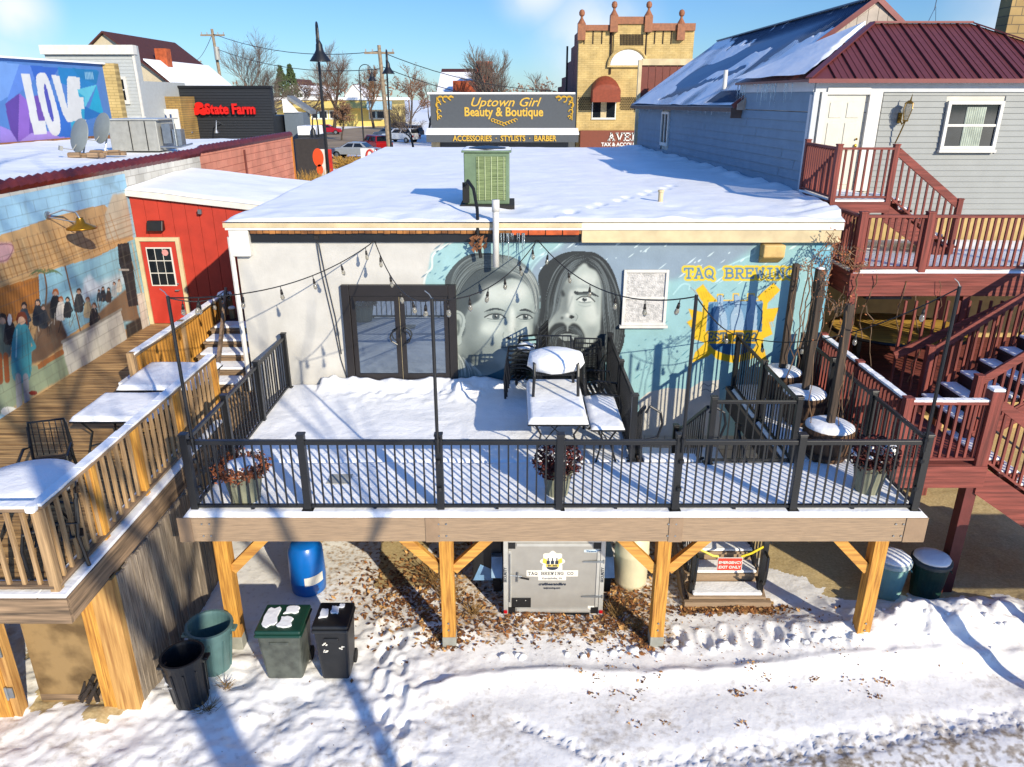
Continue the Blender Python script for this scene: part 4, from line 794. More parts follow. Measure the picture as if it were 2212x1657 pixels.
pot(-3.62, 8.93, 'grey pot with a ring of rust brown dead leaves around a snow disc', kind='ring', r=.25); pot(.62, 9.08, 'grey ribbed pot with a round bush of dark red dead leaves', r=.2, h=.36); pot(4.93, 9.15, 'grey ribbed pot with a brown dead bush in the right deck corner', r=.22)
BARREL = wood('barrel_staves', '#2b1c12', '#6b4c30', 2); OLDP = wood('dark_old_post', '#1c1511', '#4a3a2c', 2); POSTD = OLDP
for cx, cy, top, lab in ((4.85, 12.6, 4.85, 'half barrel planter nearest the mural wall with a dark post standing in its snow'), (4.88, 11.55, 4.80, 'half barrel planter in the middle of three with a dark vine post'), (4.76, 10.2, 4.78, 'half barrel planter nearest the front with a cracked vine post')):
    t = thing('barrel_planter', lab, 'planter', (cx, cy, DZ), 'half barrel planters with vine posts'); b = MB(); z = DZ + .03
    b.lathe(cx, cy, [(.27, z), (.34, z + .18), (.37, z + .36), (.365, z + .52)], 22); b.build('barrel', BARREL, t); b = MB(); b.lathe(cx, cy, [(.35, z + .12), (.356, z + .17)], 22, cap=False); b.lathe(cx, cy, [(.376, z + .4), (.376, z + .45)], 22, cap=False); b.each('hoop', mat('rusty_iron', '#3a2a22', .6, metal=.5), t)
    s = MB(); s.lathe(cx, cy, [(.345, z + .5), (.35, z + .54), (.29, z + .575), (.15, z + .59), (.01, z + .59)], 22, jit=.03); s.build('snow_cap', SNOW, t, smooth=True)
    b = MB(); b.box(cx - .05, cy - .05, z + .5, cx + .05, cy + .05, top); b.build('post', OLDP, t, bev=.006)
t = thing('wall_post', 'dark square post standing against the mural at its right end', 'post', (5.45, 12.9, DZ)); b = MB(); b.box(5.28, 12.7, DZ, 5.42, 12.84, 4.72); b.build('shaft', OLDP, t); b = MB(); b.ball((5.35, 12.77, 4.73), .07, 8, 4, .4); b.build('snow_cap', SNOW, t)
# vines
VINE = mat('dry_vine', '#7d6248', .9, var=.4); vt = thing('vine', 'dry leafless vine hanging in strands from the posts and the red terrace corner', 'vine', (5, 12, 4.8)); b = MB(); lv = MB()
def strand(p, L, sw=.1):
    q = [Vector(p)]; n = 9
    for i in range(n): q.append(q[-1] + Vector((rnd.gauss(0, sw * .4), rnd.gauss(0, sw * .4), -L / n)))
    b.tube([tuple(v) for v in q], rnd.uniform(.006, .012), 4, cap=False); return q
for px, py, pz, n in ((4.85, 12.6, 4.85, 6), (4.88, 11.55, 4.8, 7), (4.76, 10.2, 4.78, 7), (5.5, 12.9, 4.9, 8), (6.2, 13.1, 4.5, 7), (7.3, 13.1, 4.3, 5), (5.35, 10.6, 3.6, 2)):
    for k in range(int(n * .6)):
        q = strand((px + rnd.gauss(0, .16), py + rnd.gauss(0, .12), pz + rnd.uniform(-.2, .15)), rnd.uniform(.7, 2.2))
        for v in q[:3]: leaves(lv, v.x, v.y, v.z, .08, .08, .08, 1, .022, 0)
for p0, p1 in (((4.85, 12.6, 4.8), (5.5, 12.9, 5.25)), ((5.5, 12.9, 5.25), (6.3, 13.1, 4.7)), ((4.88, 11.55, 4.8), (5.5, 12.8, 5.1)), ((4.76, 10.2, 4.75), (4.88, 11.55, 4.8)), ((5.5, 12.9, 5.2), (6.1, 13.0, 5.0))):
    p0 = Vector(p0); p1 = Vector(p1)
    for k in range(4):
        q = [p0.lerp(p1, i / 8) + Vector((rnd.gauss(0, .05), rnd.gauss(0, .05), rnd.gauss(0, .07) - .2 * math.sin(math.pi * i / 8))) for i in range(9)]; b.tube(q, .006, 4, cap=False)
        for v in q: leaves(lv, v.x, v.y, v.z, .12, .1, .13, 2, .026, 0)
b.build('stem', VINE, vt); lv.build('foliage', mat('dry_orange_leaves', '#a8683e', .9, col2='#6b3a20', scale=9), vt)
# ================================================================ patio furniture on the brewery deck
def chair(name, lab, x, y, z, rz=0, group=None, snow=False, n=1, dz=.085):
    """metal patio chair; n>1: the frames of one stack are separate chairs made by the caller"""
    t = thing(name, lab, 'chair', (0, 0, 0), group); r_ = .019
    b = MB(); b.tube([(-.26, -.22, 0), (-.25, -.24, .42), (-.25, -.2, .62), (-.25, .1, .66), (-.22, .27, .60), (-.19, .30, .95), (.19, .30, .95), (.22, .27, .60), (.25, .1, .66), (.25, -.2, .62), (.25, -.24, .42), (.26, -.22, 0)], r_, 6); b.build('frame', BLACK, t)
    b = MB(); b.tube([(-.24, .28, 0), (-.21, .24, .42), (-.2, .29, .9)], r_, 6); b.tube([(.24, .28, 0), (.21, .24, .42), (.2, .29, .9)], r_, 6); b.each('rear_leg', BLACK, t)
    b = MB()
    for i in range(7): yy = -.21 + i * .075; b.box(-.22, yy, .415, .22, yy + .05, .425)
    b.build('seat', BLACK, t); b = MB()
    for i in range(6): xx = -.16 + i * .064; b.bar((xx, .255, .47), (xx, .295, .94), .02, .008, (1, 0, 0))
    b.build('backrest', BLACK, t)
    if snow:
        s = MB(); s.lathe(0, .04, [(.2, .43), (.31, .48), (.34, .60), (.30, .72), (.18, .78), (.02, .80)], 18, jit=.07); s.build('snow_heap', SNOW, t, smooth=True)
    t.location = (x, y, z); t.rotation_euler = (0, 0, rz); t.scale = (1.15, 1.15, 1.0); return t
c0 = chair('patio_chair', 'lowest black metal chair of the stack beside the snowy table', .22, 12.7, DZ + .03, R(-110), 'stacked black patio chairs')
NM = ['second', 'third', 'fourth', 'fifth', 'topmost']
for k in range(1, 6): dup(c0, (.22 + .018 * k, 12.7 - .01 * k, DZ + .03 + .088 * k), (R(3 * k * .3), R(2), R(-110 + rnd.uniform(-3, 3))), NM[k - 1] + ' black metal chair from the bottom in the stack beside the snowy table' if k < 5 else 'topmost black metal chair of the stack beside the snowy table')
s = MB(); s.ball((.26, 12.62, DZ + 1.0), .17, 12, 6, .5, .05); tag(s.build('snow_clump', SNOW, smooth=True), 'snow lump lying in the topmost chair of the stack', 'snow')
c1 = chair('patio_chair', 'lowest black chair of the dark stack behind the snow laden chair', 1.35, 12.7, DZ + .03, R(170), 'stacked black patio chairs')
for k in range(1, 4): dup(c1, (1.35 + rnd.uniform(-.02, .02), 12.7, DZ + .03 + .088 * k), (0, 0, R(170 + rnd.uniform(-4, 4))), ('topmost' if k == 3 else NM[k - 1]) + ' black chair of the dark stack behind the snow laden chair')
for x, y, rz, lab in ((.85, 12.75, 185, 'black chair standing at the wall between the two chair stacks'), (1.5, 12.0, 95, 'black chair pushed against the stair opening railing'), (1.52, 11.45, 85, 'snowy black chair beside the stair opening railing, nearer the front')):
    dup(c1, (x, y, DZ + .03), R(rz), lab)
def table(name, lab, x0, x1, y0, y1, zt, group, snow=.07, legm=BLACK, topm=BLACK, lab2=None, seed=0):
    t = thing(name, lab, 'table', ((x0 + x1) / 2, (y0 + y1) / 2, DZ), group); b = MB(); b.box(x0, y0, zt - .03, x1, y1, zt); b.build('tabletop', topm, t, bev=.008)
    for x, sx in ((x0 + .1, 1), (x1 - .1, -1)):
        for y, sy in ((y0 + .1, 1), (y1 - .1, -1)):
            b = MB(); b.tube([(x, y, zt - .03), (x + sx * .1, y + sy * .1, zt - .25), (x, y, DZ + .02)], .016, 6); b.build('leg', legm, t)
    b = MB(); b.tube([(x0 + .15, y0 + .15, DZ + .25), (x1 - .15, y1 - .15, DZ + .25)], .01, 5); b.tube([(x1 - .15, y0 + .15, DZ + .25), (x0 + .15, y1 - .15, DZ + .25)], .01, 5); b.build('stretcher', legm, t)
    sheet(x0 + .005, x1 - .005, y0 + .005, y1 - .005, zt + .001, snow, 'snow_cap', t, 40 + seed, edge=.06, res=.04, lump=.02); return t
table('patio_table', 'black metal table under thick snow with an upturned looking chair on it', .23, 1.12, 9.9, 11.6, 3.06, None, .08, seed=1)
table('patio_table', 'lower black table in shade squeezed between the snowy table and the railing', 1.16, 1.66, 9.95, 11.3, 2.95, None, .04, seed=5)
ct = chair('patio_chair', 'snow filled black metal chair standing on top of the snowy table', .68, 11.05, 3.13, R(0), None, snow=True); ct.scale = (1.35, 1.2, .85)
# ================================================================ trailer under the deck
TG = mat('silver_trailer_skin', '#a3a099', .35, metal=.35, var=.06, bump=.02); AL = mat('aluminium_trim', '#c8c7c0', .35, metal=.5, var=.08, bump=.02); TB = mat('black_trim', '#111112', .5)
tr = thing('cargo_trailer', 'silver enclosed cargo trailer with a brewery sticker parked under the deck', 'trailer', (.63, 9.5, 0)); X0, X1, Y0 = -.13, 1.4, 9.5; T0, T1 = .04, 1.41
b = MB(); b.box(X0 + .04, Y0 + .05, T0, X1 - .04, 12.2, T1); b.build('body', TG, tr, bev=.02)
b = MB(); b.box(X0, Y0, T0 - .02, X0 + .07, Y0 + .07, T1 + .02); b.box(X1 - .07, Y0, T0 - .02, X1, Y0 + .07, T1 + .02); b.box(X0 + .071, Y0, T1 - .09, X1 - .071, Y0 + .07, T1 + .02); b.box(X0 - .005, Y0 + .072, T1 - .03, X1 + .005, 12.2, T1 + .03); b.build('frame', AL, tr, bev=.006)
b = MB(); b.box(X0 + .075, Y0 + .02, T0, X1 - .075, Y0 + .045, T1 - .095); tdo = b.build('door', TG, tr, bev=.004)
b = MB(); b.box(X0 + .076, Y0 + .005, T0 + .12, X0 + .12, Y0 + .019, T1 - .24); b.box(X1 - .12, Y0 + .005, T0 + .12, X1 - .076, Y0 + .019, T1 - .24); b.box(X0 + .2, Y0 + .005, T0 + .035, X1 - .2, Y0 + .019, T0 + .085); b.box(X0 + .2, Y0 + .005, T1 - .16, X1 - .2, Y0 + .019, T1 - .11); b.build('door_trim', AL, tdo)
b = MB()
for x in (X0 + .076, X1 - .18):
    for z in (T0, T1 - .2): b.box(x, Y0 + .003, z, x + .105, Y0 + .0195, z + .105)
b.box(X0 + .2, Y0 + .001, T0 - .04, X1 - .2, Y0 + .03, T0 - .005); b.each('corner_plate', TB, tdo)
b = MB(); b.box(X0 + .125, Y0 + .004, T0 + .11, X0 + .42, Y0 + .0195, T0 + .28); b.mi(1).ball((X0 + .2, Y0 + .002, T0 + .24), .008, 6, 4); b.ball((X0 + .34, Y0 + .002, T0 + .24), .008, 6, 4); b.build('number_plate_holder', [TB, WHITE], tdo, bev=.01)
for z in (T0 + .32, T1 - .42):
    b = MB(); b.bar((X1 - .02, Y0 - .004, z), (X1 - .33, Y0 + .006, z - .01), .015, .035, (0, 0, 1), .015, .018); b.tube([(X1 - .02, Y0 - .006, z - .03), (X1 - .02, Y0 - .006, z + .03)], .01, 6); b.build('hinge', CHROME, tdo)
b = MB(); b.tube([(X0 + .1, Y0 - .012, T0 + .22), (X0 + .1, Y0 - .012, T1 - .28)], .009, 6); b.tube([(X0 + .1, Y0 - .012, .75), (X0 + .28, Y0 - .012, .73)], .008, 6); b.tube([(X0 + .22, Y0 - .01, .8), (X0 + .21, Y0 - .01, .63)], .012, 6); b.build('lock_bar', CHROME, tdo); b = MB(); b.bar((X0 + .26, Y0 - .014, .71), (X0 + .39, Y0 - .014, .68), .012, .028); b.build('handle', TB, tdo)
WD = mat('white_decal', '#ded9cc', .5, var=.03, bump=0); yl2 = mat('decal_yellow', '#d8bd4a', .5); nv = mat('decal_navy', '#222b3c', .5); gy = mat('decal_grey', '#6d6d78', .5)
dec = MB(); yd = Y0 + .0175; cx = .61; dec.box(cx - .39, yd, 1.0, cx + .39, yd + .002, 1.11); dec.box(cx - .21, yd, .93, cx + .21, yd + .002, .999); dec.prism([(cx + .17 * math.cos(a) * (1 + .12 * math.cos(8 * a)), yd + .0006, 1.27 + .17 * math.sin(a) * (1 + .1 * math.cos(8 * a))) for a in [i * math.pi / 24 for i in range(48)]], (0, .0012, 0)); dec.box(cx - .15, yd + .0003, 1.1, cx + .15, yd + .0017, 1.2)
dec.mi(1)
for s in (-1, 1): dec.prism([(cx + s * .09, yd - .002, 1.22), (cx + s * .15, yd - .002, 1.25), (cx + s * .14, yd - .002, 1.33), (cx + s * .08, yd - .002, 1.3)], (0, .001, 0))
dec.box(cx - .1, yd - .003, 1.175, cx + .1, yd - .0015, 1.215)
dec.mi(2)
for k in range(3): xk = cx - .065 + k * .065; dec.box(xk - .024, yd - .003, 1.22, xk + .024, yd - .0015, 1.28); dec.box(xk - .008, yd - .003, 1.28, xk + .008, yd - .0015, 1.33)
dec.prism([(cx + .09 * math.cos(a), yd - .003, 1.17 + .055 * math.sin(a)) for a in [math.pi + i * math.pi / 10 for i in range(11)]], (0, .0015, 0)); dec.mi(3).box(1.08, yd, 1.43, 1.34 - .04, yd + .001, 1.475); dec.mi(0).box(1.17, yd - .001, .1, 1.27, yd + .001, .17)
dec.v = [(x, y, z - (.0 if z < .5 else .29)) for x, y, z in dec.v]; dec.build('sticker', [WD, yl2, nv, mat('decal_pale_blue', '#c9d9e4', .5)], tdo)
serif3d('TAQ BREWING CO.', (cx - .37, yd - .002, .74), .0495, .05, .008, .002, nv, tdo)
text('Kendallville, IN', .05, gy, tdo, (cx, yd - .002, .675)); text('craftbeerandfare', .062, nv, tdo, (cx, yd - .001, .57), bold=.002, shear=.3); text('taqbrewing.com', .04, nv, tdo, (cx, yd - .001, .50), bold=.001)
text('EST. 2022', .035, nv, tdo, (cx, yd - .004, .905), bold=.001); text('Werazoon', .035, mat('decal_blue', '#27527a', .5), tdo, (1.19, yd - .002, 1.162), bold=.001)
for x in (X0 + .03, X1 - .03):
    b = MB(); b.box(x - .028, Y0 - .02, T0 + .01, x + .028, Y0 - .002, T0 + .07); b.build('tail_light', mat('red_lens', '#b5101a', .2), tr, bev=.008)
for s, x in ((-1, X0 - .02), (1, X1 + .02)):
    b = MB(); b.prism([(x, 9.7, .55), (x, 10.7, .55), (x, 10.55, .8), (x, 9.9, .8)], (s * .17, 0, 0)); b.build('fender', mat('pale_blue_fender', '#8ba6bb', .4, metal=.3), tr); b = MB(); b.tube([(x + s * .03, 10.2, .3), (x + s * .15, 10.2, .3)], .3, 20); b.build('wheel', RUBBER, tr)
for sx_, txt in ((X0 + .03, 'SECURITY'), (X1 - .03, 'SECURITY')): text(txt, .06, nv, tr, (sx_, Y0 - .002, .75), (R(90), R(-90), 0), bold=.001)
# ================================================================ bins and barrels
TEAL = mat('teal_plastic', '#4d6a69', .5, var=.12, bump=.05); BLKP = mat('black_plastic', '#1b1c1e', .45, var=.2, bump=.08); GRNP = mat('green_plastic', '#12382c', .4, var=.15, bump=.05); GRYP = mat('scuffed_grey_plastic', '#4c5049', .45, var=.35, scale=7, bump=.1); BLUE = mat('blue_plastic', '#0a5fae', .3, var=.08, bump=.03)
def opencan(lab, cx, cy, h, r, m, tilt=0):
    t = thing('trash_can', lab, 'trash can', (cx, cy, 0), 'open round trash cans by the board fence'); b = MB(); b.lathe(cx, cy, [(r * .8, .0), (r * .97, h), (r * 1.05, h), (r * 1.05, h + .035), (r * .93, h + .035), (r * .9, h), (r * .76, .04), (.01, .04)], 28, cap=False); b.build('body', m, t, smooth=False)
    for a in (.3, math.pi + .3):
        b = MB(); x, y = cx + math.cos(a) * r, cy + math.sin(a) * r; b.box(x - .05, y - .06, h - .1, x + .05, y + .06, h - .06); b.build('handle', m, t, bev=.01)
    b = MB()
    for k in range(10): a = k * .628; b.bar((cx + math.cos(a) * r * .82, cy + math.sin(a) * r * .82, .05), (cx + math.cos(a) * r * .96, cy + math.sin(a) * r * .96, h - .12), .025, .012)
    b.build('rib', m, t); t.location = (cx, cy, -.02); t.rotation_euler = (0, R(tilt), 0)
    s = MB(); s.lathe(cx, cy, [(r * .74, .05), (r * .5, .1), (.01, .1)], 16, cap=False); s.build('snow_inside', SNOW, t, smooth=True)
    return t
opencan('open black round trash can with a white recycling mark in front of the teal one', -4.27, 7.80, .72, .265, BLKP, -2); opencan('open teal round trash can against the board fence behind the black one', -4.22, 8.42, .70, .30, TEAL, 3)
lg = bpy.data.objects['trash_can']; text('\u25B2', .07, WHITE, lg, (-4.42, 7.545, .5), ext=.001); text('recycle', .045, WHITE, lg, (-4.42, 7.545, .43), ext=.001)
def bin_(lab, cx, cy, w_, d_, h, mbod, mlid, snowpts, wheels=True):
    t = thing('wheeled_bin', lab, 'trash bin', (cx, cy, 0), 'square lidded bins under the deck edge'); k = .82
    b = MB(); b.add([(cx - w_ / 2 * k, cy - d_ / 2 * k, .02), (cx + w_ / 2 * k, cy - d_ / 2 * k, .02), (cx + w_ / 2 * k, cy + d_ / 2 * k, .02), (cx - w_ / 2 * k, cy + d_ / 2 * k, .02), (cx - w_ / 2, cy - d_ / 2, h), (cx + w_ / 2, cy - d_ / 2, h), (cx + w_ / 2, cy + d_ / 2, h), (cx - w_ / 2, cy + d_ / 2, h)], [(0, 3, 2, 1), (4, 5, 6, 7), (0, 1, 5, 4), (1, 2, 6, 5), (2, 3, 7, 6), (3, 0, 4, 7)]); b.build('body', mbod, t, bev=.04)
    b = MB(); b.box(cx - w_ / 2 - .02, cy - d_ / 2 - .03, h - .05, cx + w_ / 2 + .02, cy + d_ / 2 + .02, h + .0); b.box(cx - w_ / 2 - .01, cy - d_ / 2 - .02, h + .001, cx + w_ / 2 + .01, cy + d_ / 2 + .01, h + .06); b.build('lid', mlid, t, bev=.035)
    b = MB(); b.box(cx - w_ * .22, cy - d_ / 2 * .93 - .03, h * .78, cx + w_ * .22, cy - d_ / 2 * .93 + .01, h * .84); b.build('handle', mbod, t, bev=.012)
    b = MB()
    for s in (-1, 1): b.tube([(cx + s * w_ * .36, cy + d_ * .38, .1), (cx + s * w_ * .46, cy + d_ * .38, .1)], .1, 14)
    b.each('wheel', RUBBER, t); s = MB()
    for (x0, y0, x1, y1) in snowpts:
        mx_, my_ = cx + (x0 + x1) / 2 * w_, cy + (y0 + y1) / 2 * d_; rr = [rnd.uniform(.8, 1.2) for _ in range(16)]
        s.prism([(mx_ + (x1 - x0) / 2 * w_ * rr[i] * max(-1, min(1, 1.35 * math.cos(i * math.pi / 8))), my_ + (y1 - y0) / 2 * d_ * rr[i] * max(-1, min(1, 1.35 * math.sin(i * math.pi / 8))), h + .058) for i in range(16)], (0, 0, .022))
    s.build('snow_patch', SNOW, t, bev=.008); return t
bin_('square scuffed grey bin with a dark green lid and snow patches', -3.12, 8.35, .60, .56, .82, GRYP, GRNP, [(-.45, -.35, -.1, .35), (-.05, -.4, .25, .02), (-.02, .12, .3, .42)])
bb_ = bin_('tall narrow black bin with a black lid beside the grey bin', -2.42, 8.32, .46, .5, .90, BLKP, BLKP, [(-.4, -.2, -.15, .2), (-.1, .0, .12, .3), (.1, .25, .25, .4)])
b = MB(); w_ = WD
for cx, cz in ((-2.51, .66), (-2.52, .52), (-2.29, .58)):
    for k in range(10): a = rnd.uniform(0, 6.3); r_ = rnd.uniform(.0, .035); b.box(cx + r_ * math.cos(a), 8.075 - .003 * k + (.9 - cz) * .05, cz + r_ * math.sin(a), cx + r_ * math.cos(a) + .02, 8.078 - .003 * k + (.9 - cz) * .05, cz + r_ * math.sin(a) + .016)
b.build('frost_marks', WD, bb_)
t = thing('plastic_drum', 'blue plastic drum with a white label standing under the deck', 'drum', (-3.3, 10.15, 0)); b = MB(); b.lathe(-3.3, 10.15, [(.2, .0), (.27, .06), (.285, .3), (.28, .55), (.27, .8), (.22, .88), (.21, .9), (.01, .9)], 32); b.build('body', BLUE, t, smooth=True)
b = MB()
for k in range(8): a0, a1 = R(-85 + k * 8), R(-77 + k * 8); r_ = .289; b.quad(*[(-3.3 + r_ * math.cos(a), 10.15 + r_ * math.sin(a), z) for a, z in ((a0, .26 + .003 * k), (a1, .263 + .003 * k), (a1, .42 + .003 * k), (a0, .417 + .003 * k))])
b.build('label', WHITE, t)
t = thing('plastic_drum', 'cream plastic drum standing behind the third deck post', 'drum', (1.95, 10.3, 0)); b = MB(); b.lathe(1.95, 10.35, [(.24, 0), (.27, .1), (.275, .6), (.285, .62), (.275, .66), (.27, .95), (.2, 1.02), (.01, 1.02)], 30); b.build('body', mat('cream_plastic', '#d2c9a8', .4, var=.05), t, smooth=True)
b = MB(); b.box(-.62, 10.0, .3, -.16, 10.7, 1.2); b.mi(1).quad((-.62, 9.99, .3), (-.16, 9.99, .3), (-.16, 9.99, .42), (-.5, 9.99, .6)); tag(b.build('storage_crate', [BLKP, mat('pale_blue_panel', '#6f93b5', .5)], bev=.01), 'black storage crate beside the left fender of the trailer', 'crate')
t = thing('gas_tank', 'small dark red tank in shade behind the second deck post', 'tank', (-.75, 10.9, 0)); b = MB(); b.lathe(-.55, 10.9, [(.12, .3), (.16, .4), (.16, .75), (.1, .86), (.03, .88)], 18); b.build('body', mat('red_tank', '#8a1524', .4), t, smooth=True); b = MB(); b.lathe(-.55, 10.9, [(.1, 0), (.12, .3)], 12); b.build('foot_ring', BLKP, t)
for cx, cy, m, lm, lab in ((6.0, 10.0, mat('sea_green_plastic', '#7ba39b', .5, var=.08), mat('pale_lid', '#a9b8b5', .5), 'pale sea green trash can with a snowy lid right of the last pine post'), (6.62, 9.98, mat('dark_green_plastic', '#15352a', .45, var=.25, scale=6), mat('grey_lid', '#3d4443', .5), 'dark green round trash can with a domed snowy lid beside the maroon post')):
    t = thing('lidded_can', lab, 'trash can', (cx, cy, 0), 'round lidded trash cans at the right'); b = MB(); b.lathe(cx, cy, [(.21, .0), (.27, .62), (.285, .64), (.285, .68)], 26); b.build('body', m, t); b = MB(); b.lathe(cx, cy, [(.3, .66), (.3, .71), (.27, .73), (.1, .76), (.01, .76)], 26); b.build('lid', lm, t); s = MB(); s.lathe(cx, cy, [(.27, .732), (.26, .76), (.15, .79), (.01, .8)], 20, jit=.04); s.build('snow_cap', SNOW, t, smooth=True)
    for a in (-.3, math.pi - .3): b = MB(); x, y = cx + .28 * math.cos(a), cy + .28 * math.sin(a); b.tube([(x, y - .05, .56), (x + .05 * math.cos(a), y, .5), (x, y + .05, .56)], .012, 5); b.build('handle', m, t)
# leaf litter
def ground_z(x, y): return float(gz(np.array([x]), np.array([y]))[0])
lb = MB()
def scatter(n, fn, s=(.012, .05)):
    k = 0; pts = []
    while k < n:
        x, y = fn(); pts.append((x, y)); k += 1
    xs_ = np.array([p[0] for p in pts]); ys_ = np.array([p[1] for p in pts]); zs_ = gz(xs_, ys_)
    for x, y, z in zip(xs_, ys_, zs_):
        ss = rnd.uniform(*s); a = rnd.uniform(0, 6.3); d = Vector((math.cos(a), math.sin(a), rnd.uniform(-.3, .6))) * ss; e = Vector((-math.sin(a), math.cos(a), rnd.uniform(-.5, .5))) * ss * .55; c = Vector((x, y, z + ss * .35 + .003)); lb.mi(rnd.choice((0, 0, 1, 2))).quad(c - d, c - e, c + d, c + e)
G = rnd.gauss; U = rnd.uniform
scatter(1150, lambda: (G(.6, .75), 9.35 + abs(G(0, .28)) * rnd.choice((-1, 1, 1)))); scatter(1100, lambda: (G(1.75, .25), G(9.8, .45))); scatter(1000, lambda: (G(-1.75, .45), G(10.3, .55))); scatter(600, lambda: (G(-1.2, .5), G(9.6, .35))); scatter(900, lambda: (G(3.35, .5), G(9.6, .06)))
scatter(300, lambda: (G(-.95, .15), G(8.95, .12))); scatter(250, lambda: (G(2.0, .15), G(8.95, .12))); scatter(500, lambda: (U(.8, 5), G(9.0, .35)), (.008, .02)); scatter(160, lambda: (U(-4.6, 9), U(6.3, 9.5)), (.008, .02))
for k in range(30): cx_, cy_ = U(.8, 5.2), G(8.1, .15) if rnd.random() < .6 else U(7.4, 8.2); scatter(rnd.randint(3, 11), lambda: (G(cx_, .05), G(cy_, .035)), (.012, .03))
stuff(lb.build('leaf_litter', [mat('leaf_brown', '#8a5a30', .9, var=.4), mat('leaf_tan', '#c3965c', .9, var=.3), mat('leaf_dark', '#54361f', .9, var=.3)]), 'brown dead leaves scattered on the snow around the trailer', 'leaf litter')
sb = MB()
for k in range(46):
    x = U(-.2, 5.2); y = 8.62 + .04 * x + G(0, .06); z = ground_z(x, y); r_ = U(.03, .075); sb.ball((x, y, z + r_ * .1), r_, 6, 4, .7, .3)
for k in range(16): x = U(5, 8.5); y = G(9.1, .25); z = ground_z(x, y); r_ = U(.02, .05); sb.ball((x, y, z + r_ * .1), r_, 6, 4, .7, .3)
stuff(sb.build('snow_clods', SNOW, smooth=True), 'lumps of broken snow along the ploughed ridge', 'snow clods')
gb = MB()
def tuft(cx, cy, n, h, r):
    z = ground_z(cx, cy)
    for _ in range(n): a = U(0, 6.3); q = Vector((cx + G(0, r * .3), cy + G(0, r * .3), z)); gb.bar(q, q + Vector((math.cos(a) * r, math.sin(a) * r, h * U(.5, 1))), .008, .003, (0, 1, 0), .002, .002)
for a_ in ((-1.0, 9.9, 90, .45, .2), (-.6, 9.55, 50, .25, .15), (1.62, 9.5, 60, .3, .15), (-4.0, 7.6, 40, .12, .15), (-3.9, 8.0, 30, .12, .12), (1.9, 9.2, 50, .2, .14), (-1.3, 10.4, 60, .4, .2)): tuft(*a_)
stuff(gb.build('dry_weeds', mat('dry_grass', '#8a6a3c', .9, var=.4)), 'dry weeds poking out of the snow near the posts', 'weeds')
# ================================================================ wooden deck on the left
wd = thing('wooden_deck', 'weathered wooden deck with a snowy rail beside the mural of diners', 'deck', (-6.8, 10, 0)); WX = -4.9; WYf = 6.8
b = MB()
y = WYf + .06
while y < 17.45:
    x1 = WX - .04 if y < 12.9 else -6.3; b.box(-8.78, y, DZ - .04, x1, y + .135, DZ + rnd.uniform(-.003, .003)); y += .143
b.build('deck_boards', DECKW, wd)
b = MB(); b.box(-11, WYf, 2.02, WX, WYf + .05, DZ - .01); b.build('fascia', OLDX, wd, bev=.004); b = MB(); b.box(WX - .05, WYf + .051, 2.02, WX, 12.95, DZ - .01); b.build('side_fascia', OLDY, wd, bev=.004)
b = MB(); b.box(WX - .32, WYf + .01, DZ + .001, WX - .005, 11.6, DZ + .045); b.box(-9, WYf + .01, DZ + .001, WX - .325, WYf + .3, DZ + .045); b.build('snow_strip', SNOW, wd, bev=.012)
railing('railing', '', (WX - .15, WYf + .12, DZ), (WX - .15, 11.85, DZ), h=1.1, posts=(), m=OLDZ, mw=OLDZ, sp=.16, bs=.04, rail=(.14, .04), parent=wd, snow=.035, lo=.1, toprail=OLDY, cap=False)
railing('railing', '', (-9.5, WYf + .12, DZ), (WX - .15, WYf + .12, DZ), h=1.1, posts=(), m=OLDZ, mw=OLDZ, sp=.17, bs=.04, rail=(.14, .04), parent=wd, snow=.035, lo=.1, toprail=OLDX, cap=False)
railing('railing', '', (-6.42, 11.9, DZ), (-6.36, 15.8, DZ), h=1.1, posts=(0, .5, 1), m=OLDZ, mw=PINE, sp=.12, bs=.06, rail=(.14, .04), parent=wd, snow=.035, lo=.1, toprail=OLDY, post=.11, cap=False)
for yy in (WYf + .12, 7.95, 9.05, 10.35, 11.85):
    b = MB(); b.box(WX - .2, yy - .05, DZ - .25, WX - .1, yy + .05, DZ + 1.06); b.build('post', PINE if yy > 7 else OLDZ, wd, bev=.005)
for yy in (WYf + .12,): s = MB(); s.box(WX - .22, yy - .1, DZ + 1.06, WX - .12, yy - .0, DZ + 1.14); s.build('snow_cap', SNOW, wd, bev=.02)
b = MB(); b.bar((-5.1, 11.75, 2.55), (-6.15, 15.7, 3.62), .05, .16); b.bar((-5.25, 12.1, 1.9), (-6.2, 15.7, 3.4), .05, .2); b.each('stair_rail', OLDY, wd)
b = MB(); b.box(-6.32, 15.62, 2.2, -6.08, 15.8, 3.5); b.box(-6.0, 15.3, 2.3, -5.9, 15.4, 3.3); b.each('newel_post', OLDZ, wd, bev=.01); s = MB(); s.ball((-6.2, 15.7, 3.53), .16, 10, 6, .5); s.ball((-5.95, 15.35, 3.33), .08, 8, 5, .5); s.build('snow_cap', SNOW, wd, smooth=True)
b = MB(); b.bar((-6.42, 11.95, DZ + .95), (-5.2, 11.95, DZ + .62), .05, .1); 
b = MB()
for i in range(9): yy = 8 + i * .8; b.box(-8.7, yy, 2.1, WX - .06, yy + .04, DZ - .045)
b.each('joist', OLDX, wd)
us = thing('upper_stair', 'snowy wooden steps between the white wall and the wooden deck', 'stair', (-5.6, 13, 0))
flight(us, -6.15, -5.08, 12.95, DZ, 15.0, 3.1, 5, OLDX); b = MB(); b.box(-6.2, 15.03, 3.06, -5.1, 17.45, 3.1); b.build('landing', wood('red_brown_boards', '#3a1f18', '#6b3f30', 0), us)
OLDF = wood('fence_boards', '#5c4f42', '#a39583', 2, 2.2)
